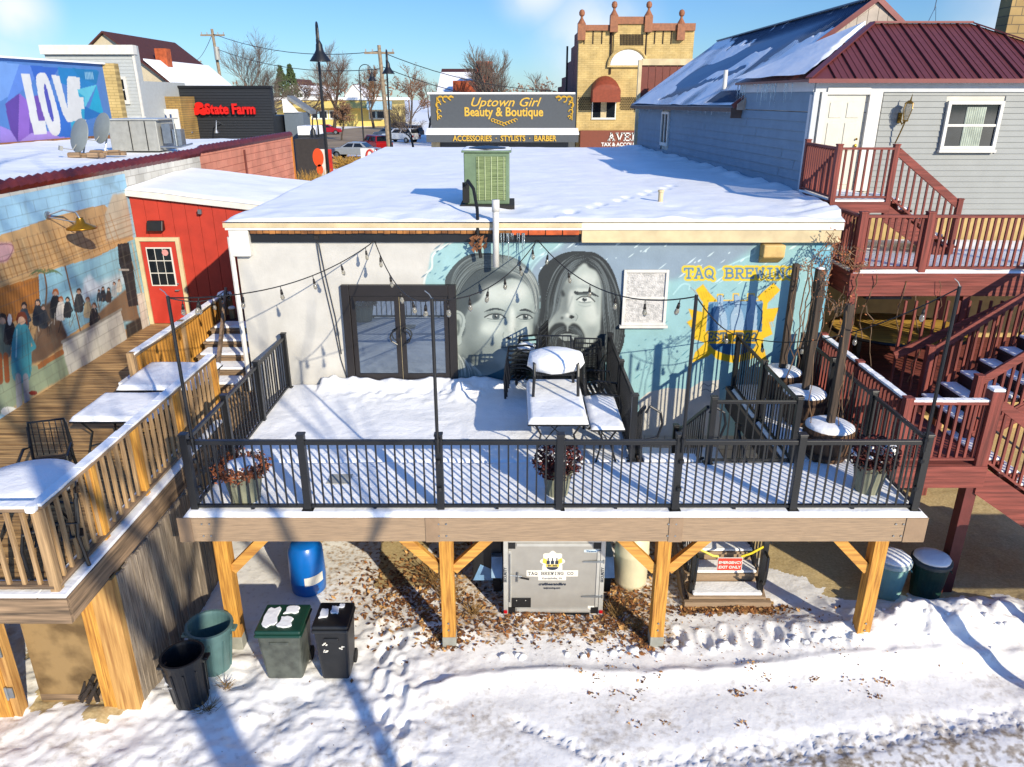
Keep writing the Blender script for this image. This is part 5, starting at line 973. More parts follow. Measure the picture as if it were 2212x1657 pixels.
fn_ = thing('board_fence', 'weathered vertical board wall under the edge of the wooden deck', 'fence', (-4.86, 9, 0)); b = MB(); y = 7.72; k = 0
while y < 10.35:
    b.box(-4.90, y, -.1, -4.86 + rnd.uniform(-.012, .010), y + .084, 2.0 + rnd.uniform(-.02, .02)); y += .095; k += 1
b.build('boards', OLDF, fn_)
for (x0, x1, y0, m_, lab) in ((-5.35, -5.18, 7.62, PINE, ''), (-5.17, -4.87, 7.6, OLDZ, '')): b = MB(); b.box(x0, y0, -.1, x1, y0 + .12, 2.02); b.build('corner_post', PINE if x0 < -5.2 else wood('pale_pine', '#8a5f2e', '#c79a58', 2), fn_, bev=.004)
s = MB(); s.box(-5.15, 7.61, 2.02, -4.9, 7.76, 2.06); s.build('snow_cap', SNOW, fn_, bev=.01)
b = MB(); b.box(-4.9, 10.36, 0, -4.8, 10.46, 2.0); b.build('end_post', OLDZ, fn_)
pn = MB(); pn.box(-6.25, 7.75, -.05, -5.36, 7.8, 2.0); pn.mi(1).box(-6.25, 7.745, .02, -5.36, 7.749, .12); tag(pn.build('plywood_panel', [mat('mottled_plywood', '#8a7048', .8, col2='#5a4526', scale=3, thr=(.35, .6)), OLDX]), 'tan mottled plywood panel between the two yellow posts under the wooden deck', 'panel')
cb_ = MB()
for k in range(9): p = Vector((U(-5.7, -5.4), 7.72 - .012 * k, U(.05, .15))); cb_.bar(p, p + Vector((U(-.05, .22), .0, U(.2, .4))), U(.05, .1), .01, (0, 1, 0), U(.01, .05), .01)
stuff(cb_.build('scrap_pile', mat('dark_scrap', '#2a211a', .8, var=.5)), 'dark scrap leaning at the foot of the plywood panel', 'scrap')
gt = thing('wooden_gate', 'yellow pine gate with galvanised hinges under the corner of the wooden deck', 'gate', (-7, 7.5, 0)); b = MB()
for i in range(12): b.box(-8.2 + i * .125, 7.56, .1, -8.08 + i * .125, 7.6, 1.9)
b.build('boards', PINE, gt); b = MB(); b.box(-6.72, 7.5, -.05, -6.48, 7.62, 2.0); b.build('post', PINE, gt, bev=.005); b = MB(); b.box(-6.478, 7.52, -.05, -6.38, 7.66, 2.0); b.build('jamb', wood('pale_pine', '#8a5f2e', '#c79a58', 2), gt)
b = MB(); b.box(-8.2, 7.52, 1.0, -6.73, 7.559, 1.12); b.box(-8.2, 7.5, .0, -6.73, 7.559, .12); b.each('crossbar', PINEX, gt); s = MB(); s.box(-8.2, 7.49, .12, -6.75, 7.555, .15); s.build('snow_strip', SNOW, gt)
for z in (1.5, .95, .3): b = MB(); b.box(-6.49, 7.485, z, -6.38, 7.499, z + .16); b.tube([(-6.46, 7.48, z - .02), (-6.46, 7.48, z + .18)], .015, 6); b.build('hinge', CHROME, gt)
# tables on the wooden deck
WT = 'snow covered tables on the wooden deck'
table('patio_table', 'farther rectangular table with smooth snow by the wooden rail', -6.4, -5.12, 11.2, 12.45, 3.08, WT, .07, seed=2); table('patio_table', 'nearer rectangular table with smooth snow and thin dark legs', -6.5, -5.3, 10.0, 11.05, 3.06, WT, .07, seed=3)
t = thing('round_table', 'round snow capped table behind the rail at the left photo edge', 'table', (-5.95, 8.05, DZ), WT); b = MB(); b.lathe(-5.95, 8.05, [(.62, 3.04), (.62, 3.07)], 36); b.build('tabletop', BLACK, t); s = MB(); s.lathe(-5.95, 8.05, [(.6, 3.071), (.615, 3.11), (.58, 3.15), (.3, 3.17), (.01, 3.17)], 40); s.build('snow_cap', SNOW, t, smooth=True)
for a in (.6, 2.2, 3.8, 5.4): b = MB(); b.tube([(-5.95 + .1 * math.cos(a), 8.05 + .1 * math.sin(a), 3.04), (-5.95 + .42 * math.cos(a), 8.05 + .42 * math.sin(a), DZ + .02)], .016, 6); b.build('leg', BLACK, t)
for x, y, rz, lab, sn in ((-6.35, 9.15, 20, 'black metal chair behind the round snowy table', 0), (-5.35, 7.45, -60, 'black chair between the round table and the corner of the rail', 1), (-6.6, 7.4, 200, 'snowy black chair in front of the round table at the left edge', 1)):
    q = dup(c1, (x, y, DZ + .01), R(rz), lab); q['group'] = 'chairs around the round table'
b = MB(); b.box(-6.9, 12.1, 2.75, -6.2, 12.6, 2.8); b.mi(1).box(-6.85, 12.12, 2.8, -6.22, 12.58, 2.86); b.mi(0).box(-6.5, 12.2, DZ, -6.4, 12.5, 2.75); tag(b.build('side_bench', [OLDX, SNOW]), 'small wooden bench with rounded snow beyond the rectangular tables', 'bench')
# ================================================================ left block building with painted side
lb_ = thing('left_block_building', 'long low concrete block building painted with a diners scene, pale blue, white and coral', 'building', (-8.8, 15, 0)); LX = -8.8
cv = Canvas((LX, 9.2, DZ - .02), (0, 1, 0), 8.32, 3.55, .016, '#9cc6dc'); cv.Zf = Zm
F = lambda pts, c_, so_=.01, a=1: cv.fill(pts, c_, so_, a)
F([(-900, 400), (-900, 1500), (1000, 1500), (830, 440), (655, 240), (640, 235), (480, 270), (300, 320), (100, 395), (0, 425)], '#c79f6b')
cv.fill([(780, 160), (830, 430), (660, 460), (650, 300), (700, 170)], '#bdb198', .02)
r3 = random.Random(5)
for k in range(26):                      # roof tile courses of the painted thatch
    x = -120 + k * 32; cv.stroke([(x, 480 - x * .28), (x + 70, 690 - x * .30)], .03, r3.choice(['#8a5a2c', '#a8793f', '#e0bf88', '#946434']), .7, .01)
for k in range(6): cv.stroke([(-100, 560 + k * 55), (300, 470 + k * 42), (820, 290 + k * 34)], .018, '#8d6231', .6)
F([(-400, 800), (0, 750), (240, 680), (260, 880), (0, 1000), (-400, 1100)], '#b0702f')
for k in range(16): cv.stroke([(-20 + k * 17, 770 - k * 5), (-5 + k * 17, 960 - k * 6)], .02, '#7c4a1c', .7)
F([(240, 670), (420, 610), (600, 560), (740, 490), (860, 440), (900, 960), (780, 1010), (560, 960), (380, 1080), (280, 1120), (250, 900)], '#8dbccb')
F([(440, 800), (560, 740), (760, 660), (780, 720), (600, 790), (470, 850)], '#d9e6e8', .05, .8); F([(520, 700), (560, 670), (600, 720), (640, 760), (520, 790)], '#e6eef0', .04, .8)
F([(660, 860), (780, 760), (850, 860), (870, 960), (560, 960)], '#7d644c', .03); F([(250, 880), (330, 820), (420, 1050), (390, 1110), (280, 1200), (180, 1230)], '#6b5340', .03)
cv.stroke(cr([(275, 660), (290, 760), (280, 880)]), .05, '#7a5533')
for k in range(8): a = k * .42; cv.stroke(cr([(285, 665), (285 + 60 * math.cos(a), 650 - 15 * math.sin(a)), (285 + 110 * math.cos(a), 680 - 10 * math.sin(a))]), .028, '#5d7448', .9, taper=True)
cv.stroke([(405, 620), (500, 1020)], .05, '#7a5533'); cv.stroke([(820, 470), (880, 780)], .05, '#c9b894'); cv.stroke([(10, 1180), (90, 1500)], .07, '#b49a6c')
def person(x, y, s, top, hair, legs=None, face='#c9a184', long=0):
    cv.fill(cr([(x - 22 * s, y + 20 * s), (x, y + 8 * s), (x + 24 * s, y + 22 * s), (x + 34 * s, y + 90 * s), (x + 28 * s, y + (150 + long) * s), (x - 30 * s, y + (150 + long) * s), (x - 36 * s, y + 90 * s)], True), top, .01)
    cv.stroke([(x + 24 * s, y + 40 * s), (x + 46 * s, y + 90 * s), (x + 20 * s, y + 110 * s)], .05 * s, top); cv.stroke([(x, y + 20 * s), (x + 4 * s, y + 130 * s)], .014, '#1e2226', .5)
    if legs: cv.stroke([(x - 12 * s, y + (145 + long) * s), (x - 8 * s, y + (245 + long) * s)], .09 * s, legs); cv.stroke([(x + 14 * s, y + (145 + long) * s), (x + 20 * s, y + (240 + long) * s)], .09 * s, legs)
    cv.ell(x, y - 8 * s, 15 * s, 20 * s, face); cv.fill(cr([(x - 20 * s, y - 10 * s), (x - 10 * s, y - 32 * s), (x + 10 * s, y - 32 * s), (x + 20 * s, y - 8 * s), (x + 18 * s, y + 12 * s), (x + 8 * s, y - 12 * s), (x - 10 * s, y - 14 * s), (x - 16 * s, y + 10 * s)], True), hair, .004)
for a_ in ((490, 780, .8, '#2a3138', '#5a3a28'), (545, 830, .7, '#c7b48a', '#8d5a32'), (585, 870, .8, '#23282e', '#6b4a34'), (640, 760, .5, '#26303a', '#2d2522'), (675, 765, .5, '#3a3230', '#1f1a18'), (710, 730, .5, '#aab4b6', '#3b2c22'), (740, 710, .45, '#d6cfbf', '#5d4430'), (615, 775, .4, '#39474f', '#2b211c'),
           (345, 790, 1.0, '#1f2429', '#b5652e'), (378, 830, .8, '#d8d2c6', '#a65f30'), (420, 830, .7, '#20252b', '#1c1c1f'), (235, 850, .9, '#2b3239', '#3b3a3a'), (150, 870, .9, '#2f3f4c', '#2e2a28'), (270, 880, .8, '#343b42', '#6a5a4a')): person(*a_)
for k in range(40): x = r3.uniform(140, 640); y = 1000 - (x - 200) * .32 + r3.uniform(-60, 50); cv.stroke([(x, y), (x + r3.uniform(-20, 20), y + r3.uniform(20, 70))], .02, r3.choice(['#1f2226', '#c9c2b2', '#4b3a2c', '#8d7a60']), .8)
F([(730, 480), (800, 470), (830, 640), (860, 860), (800, 870), (770, 700), (740, 600)], '#24252a'); cv.ell(775, 560, 30, 36, '#15161a'); cv.stroke([(740, 640), (800, 640)], .04, '#b9b2a6'); cv.stroke([(820, 590), (880, 790)], .03, '#a08b6a')
F([(780, 980), (880, 930), (885, 1010), (790, 1070)], '#2e2b2a', .02)
F([(390, 1085), (560, 1000), (750, 890), (790, 1070), (600, 1190), (430, 1290), (390, 1180)], '#c4c3ba', .006); cv.stroke([(385, 1090), (560, 1000), (755, 885)], .06, '#8f8d84')
F([(850, 790), (895, 780), (930, 980), (885, 1010)], '#cfccc2', .006)
F([(-300, 1240), (60, 1200), (250, 1240), (390, 1140), (430, 1290), (200, 1430), (0, 1540), (-400, 1700)], '#8b9a80', .03)
F([(230, 1230), (390, 1130), (400, 1160), (240, 1260)], '#9b6234')
cv.ell(55, 1520, 50, 30, '#e1e4de'); person(15, 960, 1.5, '#5b6a60', '#2b211c', '#8a4a22'); person(60, 950, 1.0, '#2a2624', '#7c2f16')
person(135, 960, 1.75, '#3f8f9c', '#6e3018', '#93979c', long=55); cv.stroke([(105, 1010), (100, 1180)], .03, '#a6d4d8', .8); cv.stroke([(165, 1010), (185, 1280)], .03, '#2d6c78', .8); cv.ell(205, 1405, 28, 14, '#7d2a22'); cv.ell(60, 950, 14, 36, '#d9d2c8')
F([(-20, 470), (70, 470), (90, 520), (40, 590), (-20, 600)], '#c79a9a', .03); cv.stroke(cr([(-10, 480), (80, 490), (50, 570), (-10, 590)]), .02, '#8f5f66')
F([(590, 60), (730, 30), (700, 100), (760, 160), (640, 110)], '#7f9ba4', .04, .5)
for k in range(1, 18): z = .2 * k; cv.stroke([(0, z), (8.4, z)], .011, '#5f5c54', .5, raw=True)
for k in range(18):
    for j in range(22): x = .4 * j + (.2 if k % 2 else 0); cv.stroke([(x, .2 * k), (x, .2 * k + .2)], .010, '#5f5c54', .45, raw=True)
for k in range(14): x = r3.uniform(0, 8.3); cv.stroke([(x, r3.uniform(.3, 3.5)), (x + r3.uniform(-.05, .05), 0)], .06, '#6b6a5e', .25, .06, raw=True)
noisecol(cv, .25); cv.build('painted_wall', attrmat('painted_block_wall', dirt=.2, gain=1.0), lb_)
WHB = brickmat('white_painted_block', '#d0cdc2', '#c6c2b6', '#aaa497', .4, .2, plane='yz', mort=.008); COR = brickmat('coral_painted_block', '#dc9278', '#d4886f', '#b0654f', .9, .22, plane='yz', mort=.009)
b = MB(); b.box(-9.05, 17.53, 2, LX, 21.9, 6.0); b.build('white_wall', WHB, lb_); b = MB(); b.box(-9.05, 21.91, 2, LX, 31.2, 6.02); b.build('coral_wall', COR, lb_); b = MB(); b.box(-9.1, 31.2, 2, -8.78, 31.4, 6.05); b.build('orange_corner', mat('orange_trim', '#c47a2c', .7), lb_)
b = MB(); b.box(-18, 9.0, 2, -9.06, 31.3, 5.8); b.box(-9.05, 9.2, 5.88, LX - .004, 17.5, 5.98); b.box(-9.05, 9.2, 2, LX - .01, 17.5, 5.87); b.build('wall', WHB, lb_)
for y0, y1, n in ((9.2, 21.9, 46), (22.0, 31.3, 30)):
    b = MB(); s = MB(); dy = (y1 - y0) / n; zz = 6.0 if y0 < 20 else 6.06
    for i in range(n):
        y = y0 + i * dy; b.tube([(-8.88, y, zz), (-8.88, y + dy * 1.08, zz + .045)], [.095, .135], 8)
        if rnd.random() < .45: s.ball((-8.95, y + dy * .6, zz + .11), .06, 6, 4, .6, .2)
    b.build('tile_coping', mat('maroon_glazed_tile', '#5b2018', .35, var=.25), lb_); s.build('snow_cap', SNOW, lb_, smooth=True)
X, Y = np.meshgrid(np.linspace(-18.2, -8.98, 90), np.linspace(8.9, 31.4, 150)); gridmesh('snow_cover', X, Y, 5.93 + (vnoise(X, Y, 1.4, 81) - .5) * .08 + (vnoise(X, Y, .4, 82) - .5) * .03, SNOWR, lb_)
b = MB(); b.tube([(-8.75, 25.5, 5.9), (-8.75, 25.5, 5.0), (-8.75, 25.6, 4.0)], .03, 6); b.build('conduit', REDZ, lb_)
wl = thing('wall_lamp', 'brass gooseneck barn lamp fixed to the painted block wall', 'lamp', (-8.8, 14.4, 5.4)); b = MB(); b.lathe(0, 0, [(.07, 0), (.07, .04), (.01, .05)], 12); b.v = [(-8.8 + v[2], 14.3 + v[0], 5.42 + v[1]) for v in b.v]; b.tube([(-8.78, 14.3, 5.42), (-8.55, 14.45, 5.5), (-8.35, 14.5, 5.44), (-8.3, 14.5, 5.32)], .018, 6); b.tube([(-8.78, 14.3, 5.38), (-8.35, 14.5, 5.25)], .01, 5); b.build('arm', CHROME, wl); b = MB(); b.lathe(-8.3, 14.5, [(.06, 5.34), (.09, 5.24), (.26, 5.16), (.27, 5.13), (.24, 5.14), (.05, 5.22)], 24, cap=False); b.build('shade', mat('brass', '#a8761d', .3, metal=.7), wl, smooth=True)
# satellite dishes and hvac on that roof
def dish(lab, px, py, Y, r, az):
    c = at(px, py, Y); t = thing('satellite_dish', lab, 'satellite dish', (0, 0, 0), 'satellite dishes on the left roof'); n = 28; vs = [(0, 0, 0)]; fs = []
    b = MB(); prof = [(.001, .06)] + [(r * k / 6, .06 - .14 * (k / 6) ** 2 * r) for k in range(1, 7)]
    b.lathe(0, 0, prof, n, cap=False); b.lathe(0, 0, [(r, prof[-1][1]), (r * 1.02, prof[-1][1] - .015), (r, prof[-1][1] - .02)], n, cap=False)
    b.v = [(x, -z, y) for x, y, z in b.v]; b.build('reflector', mat('dish_grey', '#7f8582', .5, var=.05), t, smooth=True)
    b = MB(); b.tube([(0, .03, -.1), (0, -.1, -r * .9), (0, -.4, -r * 1.0)], .014, 5); b.box(-.05, -.46, -r - .06, .05, -.38, -r + .06); b.build('feed_arm', GREYM, t); b = MB(); b.tube([(0, .05, 0), (0, .18, -.2), (0, .18, -r - .35)], .025, 6); b.build('mast', CHROME, t)
    t.location = c; t.rotation_euler = (R(-18), 0, R(az)); return t
dish('front left satellite dish on the snowy roof beside the love mural', 170, 292, 21.5, .46, -35); dish('rear satellite dish partly behind the other one on the snowy roof', 219, 276, 22.4, .43, -35)
for k, (px, py, Y) in enumerate(((190, 336, 21.4), (235, 327, 22.3))):
    c = at(px, py, Y); b = MB(); b.box(c.x - .5, c.y - .12, 5.95, c.x + .5, c.y + .0, 6.07); b.box(c.x - .4, c.y - .25, 5.97, c.x - .1, c.y - .13, 6.1); b.box(c.x + .1, c.y - .25, 5.97, c.x + .4, c.y - .13, 6.1); tag(b.build('ballast_block', OLDX), ['wooden ballast sled under the front satellite dish', 'wooden ballast sled under the rear satellite dish'][k], 'ballast')
hv = thing('rooftop_unit', 'big grey rooftop ventilation unit beside the satellite dishes', 'ventilation unit', (-11.3, 23.5, 5.95)); b = MB(); b.box(-12.05, 23.5, 5.98, -10.6, 24.8, 6.86); b.build('cabinet', GREYM, hv, bev=.02); b = MB(); b.box(-12.1, 23.45, 6.861, -10.5, 24.85, 6.9); b.build('top_panel', AL, hv)
b = MB(); b.box(-11.42, 23.48, 6.0, -11.4, 23.499, 6.85); b.box(-10.95, 23.48, 6.0, -10.93, 23.499, 6.85); b.build('seam', TB, hv); b = MB(); b.box(-10.5, 23.6, 6.2, -10.25, 24.0, 6.75); b.box(-10.2, 23.6, 6.1, -9.95, 23.9, 6.6); b.tube([(-10.6, 23.55, 6.1), (-10.0, 23.55, 6.1), (-9.6, 23.5, 6.2)], .03, 6); b.tube([(-10.1, 23.55, 6.0), (-10.1, 23.55, 6.9)], .02, 6); b.build('electrical_box', CHROME, hv)
# red shed
rsd = thing('red_shed', 'red boarded lean-to with a white trimmed snowy roof', 'shed', (-7, 17.5, 0)); REDP = mat('red_paint', '#ac3322', .6, var=.12, scale=3)
b = MB()
for i in range(14): x = -8.78 + i * .31; zt = 5.42 - (x + 8.8) * .115; b.prism([(x, 17.5, 2), (x + .302, 17.5, 2), (x + .302, 17.5, zt - .035), (x, 17.5, zt)], (0, .05, 0)); 
b.build('wall', REDP, rsd, bev=.004); b = MB(); b.prism([(-8.78, 17.545, 2), (-4.96, 17.545, 2), (-4.96, 17.545, 4.94), (-8.78, 17.545, 5.4)], (0, .03, 0)); b.build('backing', mat('dark_red_gap', '#5b120c', .8), rsd)
b = MB(); b.bar((-8.8, 17.4, 5.48), (-4.95, 17.4, 5.04), .04, .15); b.build('fascia', WHITE, rsd)
X, Y = np.meshgrid(np.linspace(-8.79, -4.97, 50), np.linspace(17.36, 21.2, 40)); gridmesh('snow_cover', X, Y, 5.6 - (X + 8.8) * .115 + (Y - 17.4) * .03 + (vnoise(X, Y, .8, 91) - .5) * .05 - .05 * np.exp(-((Y - 17.36) / .1) ** 2), SNOWR, rsd)
b = MB(); b.box(-8.79, 17.55, 2, -4.98, 21.2, 4.9); b.build('body', REDP, rsd)
b = MB(); dx0, dx1, dz1 = -8.70, -7.86, 4.36; b.box(dx0 - .09, 17.42, DZ, dx0, 17.495, dz1 + .09); b.box(dx1, 17.42, DZ, dx1 + .09, 17.495, dz1 + .09); b.box(dx0, 17.42, dz1, dx1, 17.495, dz1 + .09); dfr = b.build('door', CREAM, rsd, bev=.004)
b = MB(); b.box(dx0 + .01, 17.45, DZ + .02, dx1 - .01, 17.49, dz1 - .01); b.build('leaf', mat('bright_red_door', '#b23528', .45, var=.05), dfr, bev=.004)
b = MB(); b.box(dx0 + .12, 17.43, 3.3, dx1 - .12, 17.449, 4.22); b.mi(1)
for i in range(3):
    for j in range(3): b.box(dx0 + .15 + i * .185, 17.42, 3.33 + j * .295, dx0 + .15 + i * .185 + .165, 17.4295, 3.33 + j * .295 + .27)
b.build('window', [WHITE, GLASS], dfr); b = MB(); b.tube([(dx1 - .09, 17.44, 3.2), (dx1 - .09, 17.38, 3.2), (dx1 - .16, 17.38, 3.2)], .018, 6); b.ball((dx1 - .09, 17.42, 3.35), .025, 8, 5); b.build('handle', CHROME, dfr); b = MB(); b.tube([(dx1 - .27, 17.41, 4.1), (dx1 - .27, 17.416, 4.1)], .075, 16); b.build('round_notice', mat('pink_notice', '#c98a86', .6), dfr)
b = MB(); b.prism([(-8.42, 17.3, 4.62), (-8.42, 17.48, 4.62), (-8.42, 17.48, 4.84), (-8.42, 17.38, 4.84)], (.36, 0, 0)); tag(b.build('wall_pack_light', BLACK, bev=.01), 'black wall pack light above the red door', 'lamp')
tag(MB().box(-7.2, 17.35, 5.0, -7.12, 17.42, 5.1).tube([(-6.0, 17.35, 5.1), (-6.0, 17.35, 4.95)], .03, 6).build('flood_lamp', CHROME), 'small silver flood lamp under the red shed eave', 'lamp')
# ================================================================ right house
rh = thing('grey_house', 'grey sided house with maroon metal hip roof and snowy side roof', 'house', (9, 16.5, 0)); HC = Vector((6.25, 16.5, 0)); HF = Vector((4.88, 30.4, 0)); hd = (HF - HC).normalized()
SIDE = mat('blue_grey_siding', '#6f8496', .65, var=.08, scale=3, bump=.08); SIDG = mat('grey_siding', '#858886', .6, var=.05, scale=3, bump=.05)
def laps(b, p, q, z0, z1, ex, nrm, holes=(), joint=False):
    p = Vector(p); q = Vector(q); nrm = Vector(nrm); L = (q - p).length; d = (q - p) / L; z = z0; lip = .012 if joint else 0
    while z < z1 - .01:
        zt = min(z + ex, z1); segs = [(0, L)]
        for (a0, a1, h0, h1) in holes:
            if zt > h0 + .02 and z < h1 - .02: segs = [s for (s0, s1) in segs for s in ((s0, min(s1, a0)), (max(s0, a1), s1)) if s[1] > s[0] + .01]
        for s0, s1 in segs:
            cuts = [s0, s1]
            if joint: cuts = sorted(set([s0, s1] + [c for c in [((int(z * 37) * 1.37 + k * 3.66) % L) for k in range(int(L / 3.66))] if s0 < c < s1]))
            for c0, c1 in zip(cuts[:-1], cuts[1:]):
                a = p + d * (c0 + (.006 if joint else 0)); e = p + d * (c1 - (.006 if joint else 0)); A = lambda v, zz, o: (v.x + nrm.x * o, v.y + nrm.y * o, zz)
                b.quad(A(a, z, .022 + lip), A(e, z, .022 + lip), A(e, zt, .004), A(a, zt, .004)); b.quad(A(a, z, .0), A(e, z, .0), A(e, z, .022 + lip), A(a, z, .022 + lip))
        z = zt
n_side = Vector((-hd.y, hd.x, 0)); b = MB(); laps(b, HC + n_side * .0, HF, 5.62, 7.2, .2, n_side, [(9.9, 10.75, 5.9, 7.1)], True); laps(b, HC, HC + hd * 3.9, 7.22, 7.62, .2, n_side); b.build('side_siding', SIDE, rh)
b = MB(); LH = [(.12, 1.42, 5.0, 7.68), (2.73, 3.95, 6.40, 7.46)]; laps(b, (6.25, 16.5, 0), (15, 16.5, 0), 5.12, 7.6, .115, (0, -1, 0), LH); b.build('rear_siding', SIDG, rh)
b = MB(); b.prism([(6.26, 16.52, 0), (15, 16.52, 0), (15, 30, 0), (4.9, 30.35, 0)], (0, 0, 5.1)); b.build('lower_wall', mat('yellow_stucco', '#b09660', .8, var=.12), rh)
b = MB(); b.prism([(6.26, 16.51, 5.101), (15, 16.51, 5.101), (15, 30, 5.101), (4.9, 30.36, 5.101)], (0, 0, 2.1)); b.prism([(6.26, 16.51, 7.21), (15, 16.51, 7.21), (15, 20.4, 7.21), (5.89, 20.4, 7.21)], (0, 0, .64)); b.build('wall', WHB, rh)
b = MB(); b.box(6.24, 16.46, 7.6, 15, 16.509, 7.84); b.box(6.22, 16.45, 5.1, 6.33, 16.508, 7.6); b.bar(HC + Vector((n_side.x * .03, 0, 7.74)), HC + hd * 3.95 + Vector((n_side.x * .03, 0, 7.74)), .03, .26); b.bar(HC + Vector((n_side.x * .03, .02, 6.4)), HC + hd * .12 + Vector((n_side.x * .03, 0, 6.4)), .03, 2.3); b.bar(HC + hd * 3.95 + Vector((n_side.x * .03, 0, 7.2)), HF + Vector((n_side.x * .03, 0, 7.2)), .03, .14); b.build('fascia', mat('white_trim', '#b9bcbe', .6, var=.05), rh)
b = MB(); b.bar(HC + Vector((0, 0, 5.5)), HF + Vector((0, 0, 5.5)), .06, .26); b.build('base_flashing', SIDE, rh)
MRN = mat('maroon_metal', '#6b3735', .38, metal=.25, var=.08, bump=.02); BLM = mat('blue_grey_metal_roof', '#3c4f6b', .35, metal=.3, var=.15, bump=.02)
E0 = Vector((6.0, 16.28, 7.84)); E1 = Vector((15.2, 16.28, 7.84)); R0 = Vector((8.05, 18.4, 9.03)); R1 = Vector((10.25, 18.4, 9.03)); B0 = Vector((5.72, 20.6, 7.84)); B1 = Vector((15.2, 20.6, 7.84)); E1b = Vector((12.7, 16.28, 7.84)); B1b = Vector((12.7, 20.6, 7.84))
b = MB(); b.prism([E0, E1b, R1, R0], (0, 0, -.05)); b.prism([E1b, B1b, R1], (0, 0, -.05)); b.prism([B0, B1b, R1, R0], (0, 0, -.05)); b.build('hip_roof', MRN, rh)
b = MB()
for i in range(20):
    x = 6.55 + i * .42; 
    if x > 12.3: break
    fr = 1.0
    if x < R0.x: fr = (x - E0.x) / (R0.x - E0.x)
    elif x > R1.x: fr = (E1b.x - x) / (E1b.x - R1.x)
    p = Vector((x, E0.y, E0.z + .02)); q = Vector((x, E0.y + (R0.y - E0.y) * fr, E0.z + .02 + (R0.z - E0.z) * fr)); b.bar(p, q, .025, .045)
    for k in (1, 2): 
        x2 = x + .14 * k; fr2 = min(1, max(0, (x2 - E0.x) / (R0.x - E0.x))) if x2 < R0.x else 1.0 if x2 < R1.x else max(0, (E1b.x - x2) / (E1b.x - R1.x)); b.bar((x2, E0.y, E0.z + .004), (x2, E0.y + (R0.y - E0.y) * fr2, E0.z + .004 + (R0.z - E0.z) * fr2), .012, .012)
b.bar(E0 + Vector((0, 0, .03)), R0 + Vector((0, 0, .03)), .14, .03); b.bar(E1b + Vector((0, 0, .03)), R1 + Vector((0, 0, .03)), .14, .03); b.bar(R0 + Vector((0, 0, .03)), R1 + Vector((0, 0, .03)), .16, .04); b.bar(E0 + Vector((0, 0, -.03)), E1 + Vector((0, 0, -.03)), .04, .08); b.build('standing_seams', MRN, rh)
b = MB(); b.prism([E0, B0, R0], (0, 0, -.05)); b.build('left_roof_slope', MRN, rh)
def slopegrid(name, P00, P10, P01, P11, th, m, seed, keep=None, n=(60, 60), par=None):
    u, v = np.meshgrid(np.linspace(0, 1, n[0]), np.linspace(0, 1, n[1])); P = lambda i: (P00[i] * (1 - u) + P10[i] * u) * (1 - v) + (P01[i] * (1 - u) + P11[i] * u) * v
    X, Y, Zv = P(0), P(1), P(2); h = th + (vnoise(X * 1.0, Y, .9, seed) - .5) * .05
    if keep is not None: k = keep(u, v, X, Y); h = np.where(k > 0, h * np.clip(k * 6, 0, 1), -.12)
    return gridmesh(name, X, Y, Zv + h, m, par)
G0 = HC + hd * 3.75; eave_n = Vector((G0.x - .28, G0.y, 7.28)); eave_f = Vector((HF.x - .28, HF.y + .3, 7.22)); rdg_n = Vector((G0.x + 2.9, 20.0, 9.72)); rdg_f = Vector((HF.x + 2.9, 30.8, 9.45)); far_n = Vector((G0.x + 6.1, 20.2, 7.3)); far_f = Vector((HF.x + 6.1, 30.8, 7.3))
b = MB(); b.prism([eave_n, eave_f, rdg_f, rdg_n], (0, 0, -.06)); b.prism([far_n, far_f, rdg_f, rdg_n], (0, 0, -.06)); b.build('gable_roof', BLM, rh)
b = MB()
for i in range(72): t = (i + .5) / 72; b.bar(eave_n.lerp(eave_f, t) + Vector((0, 0, .015)), rdg_n.lerp(rdg_f, t) + Vector((0, 0, .015)), .03, .03)
b.bar(rdg_n + Vector((0, 0, .03)), rdg_f + Vector((0, 0, .03)), .2, .04); b.build('roof_ribs', BLM, rh)
def keepf(u, v, X, Y):      # u along eave near->far, v eave->ridge
    q = vnoise(Y * 1.0 + v * .6, v * 2.2 + 5, .55, 95) * .55 + vnoise(Y, v * 5, .16, 96) * .45
    dark = np.clip((v - .62 - .25 * np.clip(u - .35, 0, 1) * 2 + .12 * vnoise(Y, v, 1.2, 94)) * 5, 0, 1) * (u < .86) + np.exp(-((v - .62 + u * .75) / .06) ** 2) * (u > .18) * (u < .72) * .7 + np.exp(-((v - .85 + u * .55) / .05) ** 2) * (u > .1) * (u < .6) * .5 + 1.0 * ((v < .16) & (u < .22) & (v > .03))
    k = .66 - q * .6 - dark * .5
    return np.clip(k, -1, 1)
slopegrid('snow_cover', eave_n, eave_f, rdg_n, rdg_f, .04, SNOWR, 97, keepf, (420, 150), rh)
b0 = E0.lerp(B0, .03) + Vector((-.04, 0, .02)); slopegrid('snow_cover', b0, B0 + Vector((-.06, 0, .02)), R0 + Vector((-.12, .1, .0)), R0 + Vector((-.1, .25, .0)), .07, SNOWR, 99, lambda u, v, X, Y: u * 2.2 + .25 - v * .5 + .2 * (vnoise(X, Y, .3, 98) - .5), (60, 60), rh)
RIB = mat('ribbed_tan_metal', '#a89a8c', .5, var=.3, scale=2); b = MB()
for i in range(26):
    x = G0.x - .2 + i * .245; x2 = x + .235; zf = lambda xx: 7.3 + 2.4 * (1 - abs(xx - (G0.x + 2.9)) / 3.15); b.prism([(x, 20.05, 7.2), (x2, 20.05, 7.2), (x2, 20.05, max(7.25, zf(x2))), (x, 20.05, max(7.25, zf(x)))], (0, .05, 0))
b.build('gable_wall', RIB, rh); b = MB(); b.bar(eave_n + Vector((0, -.02, .0)), rdg_n + Vector((0, -.0, 0)), .05, .12); b.bar(far_n, rdg_n, .05, .12); b.build('gable_trim', MRN, rh)
